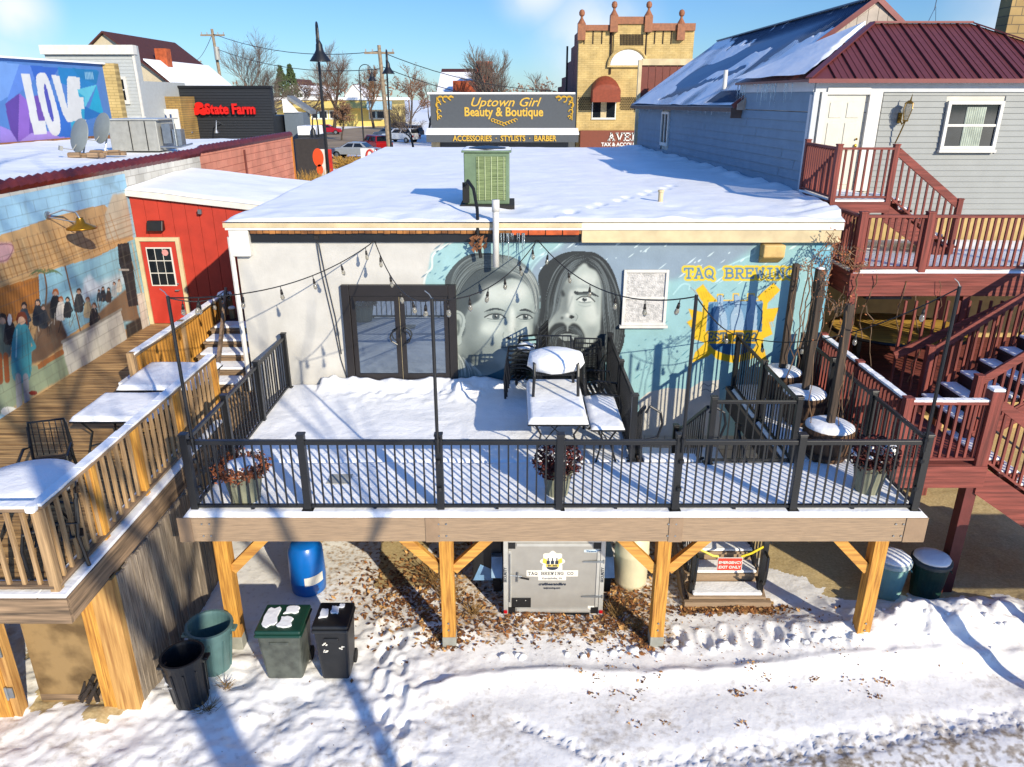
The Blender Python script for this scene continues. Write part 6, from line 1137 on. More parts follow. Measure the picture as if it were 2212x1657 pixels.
b = MB(); b.bar(eave_n + Vector((0, 0, -.08)), eave_f + Vector((0, 0, -.08)), .06, .1); b.prism([(G0.x - .3, G0.y - .01, 7.0), (G0.x - .02, G0.y - .01, 7.0), (G0.x - .02, G0.y - .01, 7.36), (G0.x - .3, G0.y - .01, 7.22)], (0, .05, 0)); b.build('eave_board', mat('brown_board', '#5b4a42', .7), rh)
ic = MB()
for k in range(90):
    t = rnd.random(); p = eave_n.lerp(eave_f, t); L = rnd.uniform(.03, .14) * (2.3 if rnd.random() < .15 else 1); ic.tube([p + Vector((-.02, 0, -.06)), p + Vector((-.02, 0, -.06 - L))], [.012, .002], 4)
for k in range(26): p = (E0.lerp(B0, .1 + .85 * rnd.random())); L = rnd.uniform(.05, .5); ic.tube([p + Vector((0, 0, -.05)), p + Vector((0, 0, -.05 - L))], [.014, .002], 4)
ic.build('icicles', ICE, rh)
# side window
c = HC + hd * 10.3 + n_side * .03; wv = MB(); 
def obox(b, c, d, nrm, a0, a1, z0, z1, o0, o1):
    vs = []
    for z in (z0, z1):
        for a_, o_ in ((a0, o0), (a1, o0), (a1, o1), (a0, o1)): p = c + d * a_ + nrm * o_; vs.append((p.x, p.y, z))
    b.add(vs, [(0, 3, 2, 1), (4, 5, 6, 7), (0, 1, 5, 4), (1, 2, 6, 5), (2, 3, 7, 6), (3, 0, 4, 7)])
for a0, a1, z0, z1 in ((-.42, -.34, 5.95, 7.05), (.34, .42, 5.95, 7.05), (-.339, .339, 5.95, 6.06), (-.339, .339, 6.97, 7.05), (-.02, .02, 6.061, 6.969)): obox(wv, c, hd, n_side, a0, a1, z0, z1, -.02, .05)
wi = wv.build('window', WHITE, rh); p_ = MB(); obox(p_, c, hd, n_side, -.339, .339, 6.061, 6.969, 0, .01); p_.build('pane', GLASS, wi)
# rear door, lamp, window
b = MB(); b.box(6.37, 16.42, 5.62, 6.48, 16.508, 7.6); b.box(7.36, 16.42, 5.62, 7.62, 16.508, 7.6); b.box(6.481, 16.42, 7.55, 7.359, 16.508, 7.68); dfr = b.build('door', WHITE, rh, bev=.004); b = MB(); b.box(6.481, 16.47, 5.62, 7.3, 16.5, 7.549); 
for i in range(2):
    for z0, z1 in ((5.75, 6.35), (6.45, 7.0), (7.1, 7.4)): b.box(6.58 + i * .36, 16.455, z0, 6.84 + i * .36, 16.4699, z1)
b.build('leaf', mat('cream_door', '#c6c2b2', .5, var=.04), dfr, bev=.008); b = MB(); b.ball((7.22, 16.43, 6.55), .035, 10, 6); b.ball((7.22, 16.43, 6.68), .025, 8, 5); b.build('handle', mat('brass2', '#b08a2c', .3, metal=.8), dfr)
def awin(parent, x0, x1, z0, z1, y, curtain=None, fr=WHITE, sash=True, fw=.07):
    b = MB(); b.box(x0, y - .07, z0, x0 + fw, y - .003, z1); b.box(x1 - fw, y - .07, z0, x1, y - .003, z1); b.box(x0 + fw, y - .07, z1 - fw, x1 - fw, y - .003, z1); b.box(x0 + fw, y - .07, z0, x1 - fw, y - .003, z0 + fw)
    zm = (z0 + z1) / 2
    if sash: b.box(x0 + fw, y - .05, zm - .025, x1 - fw, y - .004, zm + .025)
    b.box(x0 - .02, y - .1, z0 - .06, x1 + .02, y - .002, z0 - .003); o = b.build('window', fr, parent, bev=.004)
    b = MB(); b.box(x0 + fw, y - .02, z0 + fw, x1 - fw, y - .012, z1 - fw); b.build('pane', GLASS, o)
    if curtain:
        b = MB(); n = 9; w0 = x0 + (x1 - x0) * .38; 
        for i in range(n): xx = w0 + i * .045; b.tube([(xx, y - .023, z0 + fw), (xx, y - .023, z1 - fw - .05)], .024, 6, cap=False)
        b.build('curtain', curtain, o)
    return o
awin(rh, 9.0, 10.16, 6.47, 7.43, 16.48, mat('pale_green_curtain', '#aab2a2', .8)); awin(rh, 8.0, 9.0, 3.3, 4.3, 16.5, None, mat('grey_frame', '#5b5f66', .6))
wl = thing('wall_lantern', 'brass carriage lantern on the grey siding between the door and the window', 'lantern', (8.1, 16.35, 7.1)); b = MB(); b.tube([(8.05, 16.45, 7.1), (8.05, 16.3, 6.98), (8.1, 16.28, 7.05)], .015, 6); b.tube([(8.03, 16.4, 6.6), (8.06, 16.33, 6.8), (8.1, 16.28, 7.03)], .014, 6); b.tube([(8.13, 16.27, 7.42), (8.15, 16.27, 7.56)], [.02, .003], 6); b.lathe(8.1, 16.28, [(.05, 7.03), (.06, 7.06)], 8); b.lathe(8.12, 16.28, [(.1, 7.38), (.03, 7.44)], 8)
for a in range(4): aa = a * 1.57 + .4; b.tube([(8.1 + .05 * math.cos(aa), 16.28 + .05 * math.sin(aa), 7.05), (8.11 + .11 * math.cos(aa), 16.28 + .11 * math.sin(aa), 7.28), (8.12 + .09 * math.cos(aa), 16.28 + .09 * math.sin(aa), 7.39)], .007, 5)
b.box(8.02, 16.44, 7.0, 8.1, 16.47, 7.2); b.build('bracket', mat('brass3', '#7d6226', .35, metal=.7), wl); b = MB(); b.lathe(8.11, 16.28, [(.045, 7.06), (.095, 7.27), (.08, 7.38)], 8, cap=False); b.build('glass', BULB, wl)
b = MB(); c = eave_n.lerp(rdg_n, .18) + (eave_f - eave_n) * .22; b.tube([c, c + Vector((0, 0, .5))], .06, 10); tag(b.build('flue_pipe', WHITE), 'white flue pipe poking through the snowy blue metal roof', 'pipe')
ch = thing('block_chimney', 'tan block chimney with white base behind the maroon roof at the right edge', 'chimney', (12.5, 20, 7)); b = MB(); b.box(12.35, 20.6, 7.5, 12.95, 21.2, 8.75); b.build('base', WHITE, ch); b = MB(); b.box(12.4, 20.65, 8.75, 12.9, 21.15, 10.6); b.build('stack', brickmat('tan_block', '#a58a58', '#9a7f50', '#6f5f45', .4, .2), ch)
b = MB(); b.tube([(10.25, 20.5, 9.0), (10.45, 20.5, 9.6), (10.55, 20.5, 9.05)], .012, 4); b.tube([(10.43, 20.5, 9.5), (10.5, 20.5, 11)], .012, 4); tag(b.build('antenna', CHROME), 'thin metal antenna mast on the house roof', 'antenna')
# ================================================================ red decks
RM = REDZ
RG = 'maroon wooden decks and stairs behind the grey house'
ld = thing('red_landing', 'small upper maroon landing at the cream door with stairs going down right', 'landing', (6.7, 15.5, 0), RG); LZ = 5.62
b = MB(); b.box(6.1, 14.6, LZ - .2, 7.25, 16.45, LZ); b.build('platform', REDX, ld); b = MB(); b.box(6.14, 14.64, LZ + .001, 7.2, 16.4, LZ + .04); b.build('snow_cover', SNOW, ld, bev=.01)
railing('railing', '', (6.15, 14.66, LZ), (7.22, 14.66, LZ), h=1.0, posts=(0, 1), m=REDZ, mw=REDZ, sp=.12, bs=.035, rail=(.09, .04), post=.1, parent=ld, toprail=REDX, posth0=.3); railing('railing', '', (6.2, 16.38, LZ), (6.15, 14.7, LZ), h=1.0, posts=(0,), m=REDZ, mw=REDZ, sp=.12, bs=.035, rail=(.09, .04), post=.1, parent=ld, toprail=REDY)
railing('stair_railing', '', (7.26, 14.66, LZ), (8.62, 14.66, 4.62), h=1.0, posts=(1,), m=REDZ, mw=REDZ, sp=.13, bs=.035, rail=(.05, .14), post=.1, parent=ld, toprail=REDX)
flight(ld, 14.75, 15.8, 8.75, 4.58, 7.26, LZ, 6, REDX, axis='x'); b = MB(); b.prism([(8.75, 14.7, 4.56), (7.26, 14.7, LZ - .05), (7.26, 14.7, LZ - .4), (8.3, 14.7, 4.56)], (0, .05, 0)); b.build('stringer', REDX, ld)
for x in (6.15, 7.2): b = MB(); b.box(x - .05, 16.2, 4.56, x + .05, 16.3, LZ - .2); b.build('post', REDZ, ld)
te = thing('red_terrace', 'broad maroon terrace deck with a long railing below the grey siding', 'deck', (9, 14, 0), RG); TZ = 4.55; TY = 13.2
b = MB(); b.box(6.1, TY + .041, TZ - .16, 14, 16.45, TZ); b.build('platform', REDX, te); b = MB(); b.box(6.08, TY, TZ - .42, 14, TY + .04, TZ - .002); b.build('fascia', REDX, te, bev=.004); b = MB(); b.box(6.08, TY + .041, TZ - .42, 6.12, 16.4, TZ - .002); b.build('side_fascia', REDY, te)
sheet(6.12, 14, TY + .0, 16.4, TZ, .05, 'snow_cover', te, 55, res=.08, edge=.06, lump=.05)
railing('railing', '', (6.18, TY + .08, TZ), (11.9, TY + .08, TZ), h=1.02, posts=(0, .205, .64, 1), m=REDZ, mw=REDZ, sp=.115, bs=.036, rail=(.1, .045), post=.13, parent=te, toprail=REDX); railing('railing', '', (6.14, 16.3, TZ), (6.14, TY + .1, TZ), h=1.02, posts=(.5,), m=REDZ, mw=REDZ, sp=.12, bs=.036, rail=(.1, .045), post=.1, parent=te, toprail=REDY)
for x, y in ((6.22, TY + .1), (8.28, TY + .1), (10.5, TY + .1), (6.3, 15.5), (9.4, 15.9)): b = MB(); b.box(x - .07, y - .07, 0, x + .07, y + .07, TZ - .42); b.build('support_post', REDZ, te, bev=.005)
b = MB()
for i in range(14): x = 6.5 + i * .5; b.box(x, TY + .06, TZ - .4, x + .04, 16.4, TZ - .162)
b.build('joist', REDY, te)
po = thing('red_porch', 'lower maroon porch with snow topped rails and a slanted maroon support post', 'porch', (6.4, 12, 0), RG); PZ = 2.35; PY = 9.95; PX = 5.72; PX1 = 7.05
b = MB(); y = PY + .06
while y < 16.3: b.box(PX, y, PZ - .04, PX1 + (0 if y < 12.6 else 6), y + .135, PZ); y += .142
b.build('deck_boards', REDX, po); b = MB(); b.box(PX - .02, PY, PZ - .36, PX1 + .06, PY + .045, PZ - .003); b.build('fascia', REDX, po, bev=.004); b = MB(); b.box(PX - .04, PY + .046, PZ - .3, PX - .005, 13.3, PZ - .003); b.box(PX1 + .01, PY + .046, PZ - .3, PX1 + .05, 12.5, PZ - .003); b.build('side_fascia', REDY, po)
railing('railing', '', (PX + .05, PY + .1, PZ), (PX1 - .02, PY + .1, PZ), h=1.02, posts=(0,), m=REDZ, mw=REDZ, sp=.115, bs=.036, rail=(.11, .045), post=.12, parent=po, toprail=REDX, snow=.035); b = MB(); b.box(PX1 - .12, PY + .02, PZ - .02, PX1 + .06, PY + .2, PZ + 1.18); b.build('newel_post', REDZ, po, bev=.006); s = MB(); s.box(PX1 - .12, PY + .02, PZ + 1.181, PX1 + .06, PY + .2, PZ + 1.23); s.build('snow_cap', SNOW, po, bev=.02)
railing('railing', '', (PX + .05, PY + .2, PZ), (PX + .05, 13.2, PZ), h=1.02, posts=(.5, 1), m=REDZ, mw=REDZ, sp=.115, bs=.036, rail=(.11, .045), post=.11, parent=po, toprail=REDY, snow=.04)
b = MB(); b.box(6.93, 10.05, -.05, 7.11, 10.23, PZ - .36); b.build('support_post', mat('maroon_post', '#5f2622', .6, var=.15), po, bev=.006); b = MB(); b.box(6.35, 12.8, 0, 6.5, 12.95, PZ - .04); b.build('support_post', REDZ, po)
# stair from the porch down to the right, with stringer and rail
sd = thing('porch_stair', 'maroon stair going down to the right from the lower porch', 'stair', (7.5, 10.5, 0), RG)
flight(sd, 10.1, 11.2, 9.6, .6, 7.1, PZ, 8, REDX, axis='x'); b = MB(); b.prism([(7.06, 10.02, PZ - .02), (9.6, 10.02, .65), (9.6, 10.02, .15), (7.06, 10.02, PZ - .5)], (0, .05, 0)); b.build('stringer', REDX, sd)
railing('railing', '', (7.12, 10.04, PZ), (9.6, 10.04, .6), h=1.05, posts=(1,), m=REDZ, mw=REDZ, sp=.115, bs=.036, rail=(.05, .14), post=.1, parent=sd, toprail=REDX, lo=.05)
b = MB(); b.tube([(7.0, 10.3, 3.0), (8.6, 10.3, 1.9)], .02, 6); b.build('grab_bar', BLACK, sd)
# stair from the porch up to the right
su = thing('terrace_stair', 'snow covered steps with maroon rails rising to the right under the terrace', 'stair', (8, 12, 0), RG)
flight(su, 11.0, 12.3, 7.25, PZ, 9.9, 4.3, 9, mat('dark_tread', '#2c1714', .7), axis='x')
for yy in (10.9, 12.35): 
    railing('railing', '', (7.3, yy, PZ + .05), (9.9, yy, 4.3), h=1.0, posts=(0,), m=REDZ, mw=REDZ, sp=.12, bs=.036, rail=(.05, .13), post=.12, parent=su, toprail=REDX, lo=.02); b = MB(); b.prism([(7.2, yy - .02, PZ), (9.9, yy - .02, 4.2), (9.9, yy - .02, 3.9), (7.6, yy - .02, PZ)], (0, .04, 0)); b.build('stringer', REDX, su)
b = MB(); b.bar((6.9, 12.75, 3.15), (8.85, 12.75, 4.15), .05, .15); b.build('brace', REDX, su)
b = MB()
for i in range(15): x = 7.0 + i * .19; b.box(x, 12.9, 2.4 if x < 8.6 else 3.0, x + .036, 12.94, TZ - .43)
b.build('screen_slats', REDZ, su)
sk = thing('shade_deck', 'unseen maroon deck on posts right of the porch stair, added to shade the ground', 'deck', (10, 8, 0), RG); b = MB(); y = 6.6  # out-of-view deck, added so its boards and railing shade the ground at right
while y < 8.8: b.box(7.75, y, 1.86, 12.6, y + .13, 1.9); y += .142
b.build('deck_boards', REDX, sk)
for x, y in ((7.95, 6.7), (7.95, 8.7), (12.4, 6.7), (12.4, 8.7)): b = MB(); b.box(x - .07, y - .07, -.05, x + .07, y + .07, 1.86); b.build('support_post', REDZ, sk)
railing('railing', '', (7.85, 6.68, 1.9), (12.5, 6.68, 1.9), h=1.0, posts=(0, .5, 1), m=REDZ, mw=REDZ, sp=.115, bs=.036, rail=(.1, .045), post=.11, parent=sk, toprail=REDX)
ot = thing('oval_table', 'large oval honey wood table with a black rim in striped shade under the terrace', 'table', (7.9, 14.6, 0)); b = MB(); b.lathe(7.9, 14.6, [(1.35, 3.04), (1.38, 3.07), (1.35, 3.10)], 48, sy=.85); b.build('rim', BLACK, ot); b = MB(); b.lathe(7.9, 14.6, [(1.31, 3.09), (1.31, 3.115)], 48, sy=.85); b.build('tabletop', wood('honey_wood', '#9a742c', '#cfa548', 0), ot)
for x in (7.1, 8.7): b = MB(); b.box(x - .04, 14.5, PZ, x + .04, 14.7, 3.04); b.build('leg', BLACK, ot)
# ================================================================ bare trees
def branch_mesh(seed, H, r0, depth=5, spread=.55, n0=3, droop=0, minr=.004, trunk=.3, fan=0):
    r = random.Random(seed); T = MB(); K = MB()
    def grow(p, d, L, rad, lev):
        n = 3; pts = [p]; dd = d.copy()
        for i in range(n): dd = (dd + Vector((r.gauss(0, .12), r.gauss(0, .12), r.gauss(0, .06) + .05 - droop * lev * .02))).normalized(); pts.append(pts[-1] + dd * L / n)
        rs = [rad * (1 - .35 * i / n) for i in range(n + 1)]; (T if lev < 2 else K).tube(pts, rs, 7 if lev < 1 else 5 if lev < 2 else 3, cap=False)
        if lev >= depth: return
        m = n0 + (1 if r.random() < .5 else 0) + (1 if lev > 1 else 0)
        for k in range(m):
            t = 1 if k == 0 else r.uniform(.35, 1); q = pts[0].lerp(pts[-1], t) if t < 1 else pts[-1]; i = min(n - 1, int(t * n)); q = pts[i].lerp(pts[i + 1], t * n - i) if t < 1 else pts[-1]
            ax = Vector((r.gauss(0, 1), r.gauss(0, 1), r.gauss(0, .3))); ax = (ax - dd * ax.dot(dd)).normalized(); nd = (dd + ax * spread * r.uniform(.6, 1.4)).normalized()
            grow(q, nd, L * r.uniform(.62, .82), max(minr, rad * (.62 if k == 0 else .48)), lev + 1)
    grow(Vector((0, 0, 0)), Vector((0, 0, 1)), H * trunk, r0, 0); return T, K
def tree(lab, x, y, z, H, r0, seed, depth=5, tw=TWIG, bark=BARK, foliage=None, **k):
    t = thing('bare_tree', lab, 'tree', (0, 0, 0), k.pop('group', 'bare winter trees behind the street')); T, K = branch_mesh(seed, H, r0, depth, **k); T.build('trunk', bark, t)
    if foliage:
        pts = [Vector(v) for v in K.v[::7]]
        for p in pts:
            if rnd.random() < .5: leaves(K, p.x, p.y, p.z, .2, .2, .2, 1, .13, 0)
    K.build('crown', foliage or tw, t); t.location = (x, y, z); return t
# the tall trees behind the camera that dapple the snow
tt = tree('tall bare tree standing behind the alley opposite the deck', 6.1, -5.4, -.1, 17, .34, 11, 4, group='bare trees behind the alley', minr=.012, trunk=.4, spread=.5, n0=2); tt.rotation_euler = (R(3), R(-2), 0)
# ================================================================ across the street
SG = 2.35
def bx(m, name, par, x0, x1, y0, y1, z0, z1, **k): return MB().box(x0, y0, z0, x1, y1, z1).build(name, m, par, **k)
# boutique
bo = thing('boutique_building', 'low dark grey shop front with gold lettering for a beauty boutique', 'building', (0, 56, SG)); a = at(933, 322, 56); c = at(1245, 203, 56); bx0, bx1 = a.x, c.x; zt = c.z; GD = mat('slate_grey_paint', '#43484d', .7, var=.06); GOLD = mat('gold_leaf', '#c9a23a', .5, metal=.1, var=.1, bump=0)
bx(GD, 'wall', bo, bx0, bx1, 56, 70, 3.6, zt); za, zv, zb = at(933, 279, 56).z, at(933, 291, 54.9).z, at(933, 307, 54.9).z
bx(SNOWR, 'snow_cap', bo, bx0 - .2, bx1, 56.2, 70, zt + .001, zt + .12); b = MB(); b.prism([(bx0 - .25, 55.06, zv - .05), (bx0 - .25, 55.99, zv - .05), (bx0 - .25, 55.99, za - .05)], (bx1 - bx0 + .4, 0, 0)); b.build('awning', GD, bo); b = MB(); b.prism([(bx0 - .28, 54.9, zv + .004), (bx0 - .28, 55.99, za), (bx0 - .28, 55.99, za + .09), (bx0 - .28, 54.86, zv + .1)], (bx1 - bx0 + .46, 0, 0)); b.build('awning_snow', SNOW, bo)
bx(GD, 'awning_valance', bo, bx0 - .25, bx1 + .15, 54.95, 55.05, zb, zv); bx(mat('shop_front_dark', '#3b342c', .5), 'shopfront', bo, bx0 + .3, bx1 - .2, 56.1, 56.4, SG, 3.6); bx(CREAM, 'pilaster', bo, bx0, bx0 + .6, 55.7, 55.99, SG, zb)
def tx(s, px, py, Y, hpx, m, par, wpx=None, **k):
    c = at(px, py, Y); size = hpx / FPX * Y / ray(px, py).y * 1.35; o = text(s, size, m, par, (c.x, Y - .03, c.z), **k)
    if wpx: w_ = wpx / FPX * Y / ray(px, py).y; o.scale = (w_ / max(.01, o.dimensions.x), 1, 1)
    return o
tx('Uptown Girl', 1089, 221, 56, 19, GOLD, bo, 152, bold=.008, shear=.35); tx('Beauty & Boutique', 1088, 242, 56, 19, GOLD, bo, 170, bold=.02); tx('ACCESSORIES  \u00b7  STYLISTS  \u00b7  BARBER', 1090, 299, 54.9, 12, GOLD, bo, 224, bold=.012)
b = MB(); yv = 55.95
for s, px in ((1, 943), (-1, 1237)):
    c = at(px, 210, 56)
    for (dx, dz, r_) in ((.25, -.1, .18), (.62, -.12, .2), (1.0, -.05, .14), (.1, -.5, .17), (.12, -.95, .15), (.2, -1.3, .1)): b.tube([(c.x + s * (dx + r_ * math.cos(a_)), yv, c.z + dz + r_ * math.sin(a_)) for a_ in [i * .6 for i in range(9)]], .045, 4)
    b.tube([(c.x + s * 1.2, yv, c.z + .02), (c.x, yv, c.z), (c.x + s * .02, yv, c.z - 1.5)], .04, 4)
c = at(1089, 263, 56)
for k in range(-4, 5): b.tube([(c.x + k * .2 + .13 * math.cos(a_), yv, c.z + .12 - abs(abs(k) - 4) * .07 + .1 * math.sin(a_)) for a_ in [i * .7 for i in range(8)]], .035, 4)
b.each('gold_scroll', GOLD, bo)
# castle-like yellow brick building
YB = brickmat('yellow_painted_brick', '#c2a86e', '#b89d62', '#a08956', .4, .12, mort=.012, bump=.3); RB = brickmat('red_brick_side', '#7a3f30', '#6d382b', '#584034', .4, .12, plane='yz', mort=.014)
cb = thing('castle_building', 'tall yellow brick building with round finials and rust arched awnings', 'building', (8, 56, SG)); x0, x1 = at(1247, 200, 56).x, at(1490, 200, 56).x; W_ = x1 - x0; zT = at(1300, 66, 56).z; zM = at(1360, 52, 56).z
P_ = lambda px, py: at(px, py, 56)
b = MB(); b.box(x0, 56, SG, x1, 56.6, zT); b.build('wall', YB, cb); b = MB(); b.box(P_(1327, 60).x, 55.9, 9.4, P_(1395, 60).x, 56.2, zM); b.build('center_bay', YB, cb)
b = MB(); yq = 56.61
for i, (y1_, zz_) in enumerate(((60, zT), (63, zT - .7), (68, zT - 1.6), (74, zT - 2.6), (80, zT - 3.3), (86, zT - 3.8))): b.box(x0, yq, SG, x1, y1_, zz_); yq = y1_
b.build('brick_side_wall', RB, cb); TC = mat('terracotta', '#8a5534', .6, var=.2)
b = MB(); b.box(x0, 55.8, zT, P_(1327, 60).x, 56.3, zT + .35); b.box(P_(1395, 60).x, 55.8, zT, x1, 56.3, zT + .45); b.box(P_(1325, 60).x, 55.75, zM, P_(1397, 60).x, 56.3, zM + .45); b.build('cornice', TC, cb)
for px, dz in ((1256, 0), (1325, .5), (1399, .5), (1470, 0)):
    c = P_(px, 60); z = zT - .3 + dz; b = MB(); b.box(c.x - .26, 55.6, z - .3, c.x + .26, 56.2, z + .7); b.lathe(c.x, 55.9, [(.3, z + .7), (.09, z + 1.05), (.08, z + 1.15), (.18, z + 1.25), (.2, z + 1.4), (.14, z + 1.55), (.02, z + 1.6)], 12); b.build('finial', TC, cb)
DK = mat('dark_recess', '#2b1d10', .9)
b = MB()
for px in (1322, 1397): c = P_(px, 60); b.box(c.x - .05, 55.88, 9.0, c.x + .05, 55.999, zT)
for px in (1262, 1281, 1300, 1318, 1414, 1432, 1450): p0 = P_(px, 84); b.box(p0.x - .035, 55.96, p0.z - .3, p0.x + .035, 55.999, p0.z + .55)
for j in range(9):
    for i in range(16): p0 = P_(1340 + i * 3.2, 75 + j * 2.7); b.box(p0.x - .035, 55.87, p0.z - .035, p0.x + .035, 55.899, p0.z + .035)
for gx0, gx1 in ((1250, 1283), (1340, 1375)):
    for j in range(8):
        for i in range(9): p0 = P_(gx0 + i * 4 + (j % 2) * 2, 211 + j * 3.6); b.box(p0.x - .04, 55.96, p0.z - .04, p0.x + .04, 55.999, p0.z + .04)
b.build('brick_slots', DK, cb)
c = P_(1355, 141); b = MB(); r_ = 1.0; b.prism([(c.x + r_ * 1.2 * math.cos(a_), 55.96, c.z + r_ * math.sin(a_)) for a_ in [i * math.pi / 14 for i in range(15)]], (0, -.1, 0)); b.build('lunette', WHITE, cb); b = MB(); b.tube([(c.x + r_ * 1.32 * math.cos(a_), 55.86, c.z + r_ * 1.12 * math.sin(a_)) for a_ in [i * math.pi / 14 for i in range(15)]], .1, 6); b.box(c.x - 1.4, 55.8, c.z - .12, c.x + 1.4, 56, c.z); b.build('arch_moulding', YB, cb)
RA = mat('rust_awning', '#7d3418', .7, var=.15)
for px in (1305, 1425):
    c = P_(px, 220); cz = P_(px, 195).z; r_ = .95; n = 12; b = MB(); rings = []
    for k in range(5):
        ph = k / 4 * math.pi / 2; rings.append([(c.x + r_ * math.cos(a_), 56 - 1.3 * math.sin(ph) * 1.0, cz + r_ * 1.0 * math.sin(a_) * math.cos(ph * .98) + 0) for a_ in [i * math.pi / n for i in range(n + 1)]])
    vs = [p for rg in rings for p in rg]; b.add(vs, [(k * (n + 1) + i, k * (n + 1) + i + 1, (k + 1) * (n + 1) + i + 1, (k + 1) * (n + 1) + i) for k in range(4) for i in range(n)])
    zl = c.z; b.box(c.x - r_, 54.68, zl, c.x + r_, 54.72, cz + .03); b.box(c.x - r_, 54.7, zl, c.x - r_ + .03, 56, cz); b.box(c.x + r_ - .03, 54.7, zl, c.x + r_, 56, cz); b.build('awning', RA, cb)
    awin(cb, c.x - .85, c.x + .85, c.z - 1.1, c.z + .2, 56, CREAM if px < 1400 else None, sash=False)
bx(mat('rust_sign_board', '#6d3119', .6, var=.08), 'sign_board', cb, P_(1252, 300).x, x1, 55.5, 55.99, SG + .6, P_(1300, 281).z)
b = MB(); c = P_(1310, 302); serif3d('AVENUE', (P_(1310, 305).x, 55.46, P_(1310, 302).z), .56, .48, .085, .05, WHITE, cb); text('TAX & ACCOUNTING', .34, WHITE, cb, (P_(1297, 311).x, 55.46, P_(1300, 311).z), bold=.012, align='LEFT')
b = MB(); b.tube([(x0 - .5, 60, 6), (x0 - .5, 60, 11)], .08, 6); tag(b.build('standpipe', BLACK), 'dark pipe rising beside the brick side wall of the castle building', 'pipe')
# maroon metal sided building behind the gable roof
mm_ = thing('maroon_metal_building', 'maroon ribbed metal building with cream gable trim', 'building', (8, 34, 0)); b = MB()
for i in range(20): x = 5.45 + i * .3; b.box(x, 34, 3, x + .285, 34.05, 8.75); 
b.prism([(8.6, 34.0, 8.76), (11.4, 34.0, 8.76), (11.4, 34.0, 9.9)], (0, .05, 0))
b.build('wall', mat('maroon_ribbed', '#6b2f22', .5, var=.12), mm_); b = MB(); b.box(5.3, 33.9, 3, 5.44, 34.1, 8.95); b.box(5.445, 33.9, 8.751, 8.4, 34.1, 9.0); b.bar((8.3, 34, 8.9), (10.45, 34, 10.05), .3, .32); b.bar((10.45, 34, 10.05), (12.5, 34, 8.9), .3, .32); b.build('trim', CREAM, mm_)
bx(MATS['maroon_ribbed'], 'body', mm_, 5.5, 12, 34.06, 34.8, 2, 8.7)
# love mural building
lv_ = thing('love_mural_building', 'building side painted with tall white LOVE letters over blue and purple facets', 'building', (-18, 30, 0)); p0 = Vector((-18.75, 24.2, 5.86)); p1 = Vector((-17.5, 34.6, 5.86)); U_ = (p1 - p0).normalized()
cv = Canvas(p0, U_, (p1 - p0).length, 2.95, .03, '#4f7fc4'); cv.Zf = Zl
for pts, c_ in (([(-100, 500), (170, 530), (130, 760), (-100, 900)], '#6f9bdc'), ([(160, 530), (260, 540), (300, 640), (170, 760), (50, 850)], '#5b86d6'), ([(250, 540), (490, 560), (380, 720), (290, 660)], '#2f63c0'), ([(480, 555), (810, 580), (790, 700), (640, 740), (490, 680)], '#1d7fc0'), ([(640, 740), (800, 700), (700, 900), (620, 900)], '#5fc0d8'), ([(800, 700), (860, 950), (740, 900)], '#1aa3cc'),
                ([(680, 870), (860, 950), (700, 1000)], '#1c6fb8'), ([(600, 560), (820, 590), (800, 700), (660, 640)], '#1579b4'), ([(40, 860), (160, 770), (150, 1180), (90, 1080)], '#5b3f9a'), ([(160, 770), (260, 860), (250, 1150), (150, 1170)], '#8a63c2'), ([(0, 1040), (90, 1080), (150, 1180), (0, 1200)], '#9a84d8'), ([(250, 800), (360, 780), (380, 1000), (280, 1120), (240, 1150)], '#6a49a8'), ([(260, 1100), (520, 1080), (600, 1150), (150, 1180)], '#a58ad8'), ([(400, 780), (560, 900), (600, 1140), (480, 1130)], '#2f6cc6'), ([(560, 700), (700, 800), (700, 1000), (600, 1140)], '#2aa0c8')):
    cv.fill(pts, c_, .02)
WL = '#d8dadb'
cv.fill([(175, 610), (245, 610), (320, 1000), (375, 1000), (390, 1110), (285, 1112), (255, 1000)], WL); cv.fill(cr([(300, 640), (340, 600), (385, 620), (430, 740), (490, 960), (500, 1080), (470, 1120), (420, 1100), (370, 980), (320, 800)], True), WL); cv.fill(cr([(365, 700), (385, 720), (430, 900), (445, 990), (430, 1000), (400, 920), (370, 780)], True), '#4a4fae')
cv.fill([(425, 620), (490, 625), (560, 900), (555, 650), (570, 628), (610, 632), (640, 1000), (560, 1010), (520, 940)], WL); cv.fill([(595, 632), (660, 640), (665, 735), (640, 740), (655, 800), (690, 805), (700, 900), (670, 905), (680, 985), (720, 990), (700, 1010), (640, 1000)], WL)
for k in range(6): cv.stroke([(705 + k * 12, 600), (712 + k * 12, 650)], .05, '#a8d6e8', .8)
cv.build('mural_wall', attrmat('love_mural_paint', dirt=.1), lv_)
nn = Vector((-U_.y, U_.x, 0)); b = MB(); b.prism([p0 + nn * .01 + Vector((0, 0, -1)), p1 + nn * .01 + Vector((0, 0, -1)), p1 + nn * 8 + Vector((0, 0, -1)), p0 + nn * 8 + Vector((0, 0, -1))], (0, 0, 3.95)); b.build('body', YB, lv_)
b = MB(); b.bar(p0 + Vector((0, 0, 2.98)), p1 + Vector((0, 0, 2.98)), .3, .06); b.build('coping', SNOW, lv_); b = MB(); b.bar(p0 + Vector((.15, 0, .02)), p1 + Vector((.15, 0, .02)), .18, .2); b.build('foot_beam', mat('rust_beam', '#8a5a32', .8, var=.4), lv_)
b = MB(); b.box(p1.x - .01, 34.6, 4.8, p1.x + .5, 35.0, 8.85); b.build('brick_corner', YB, lv_)
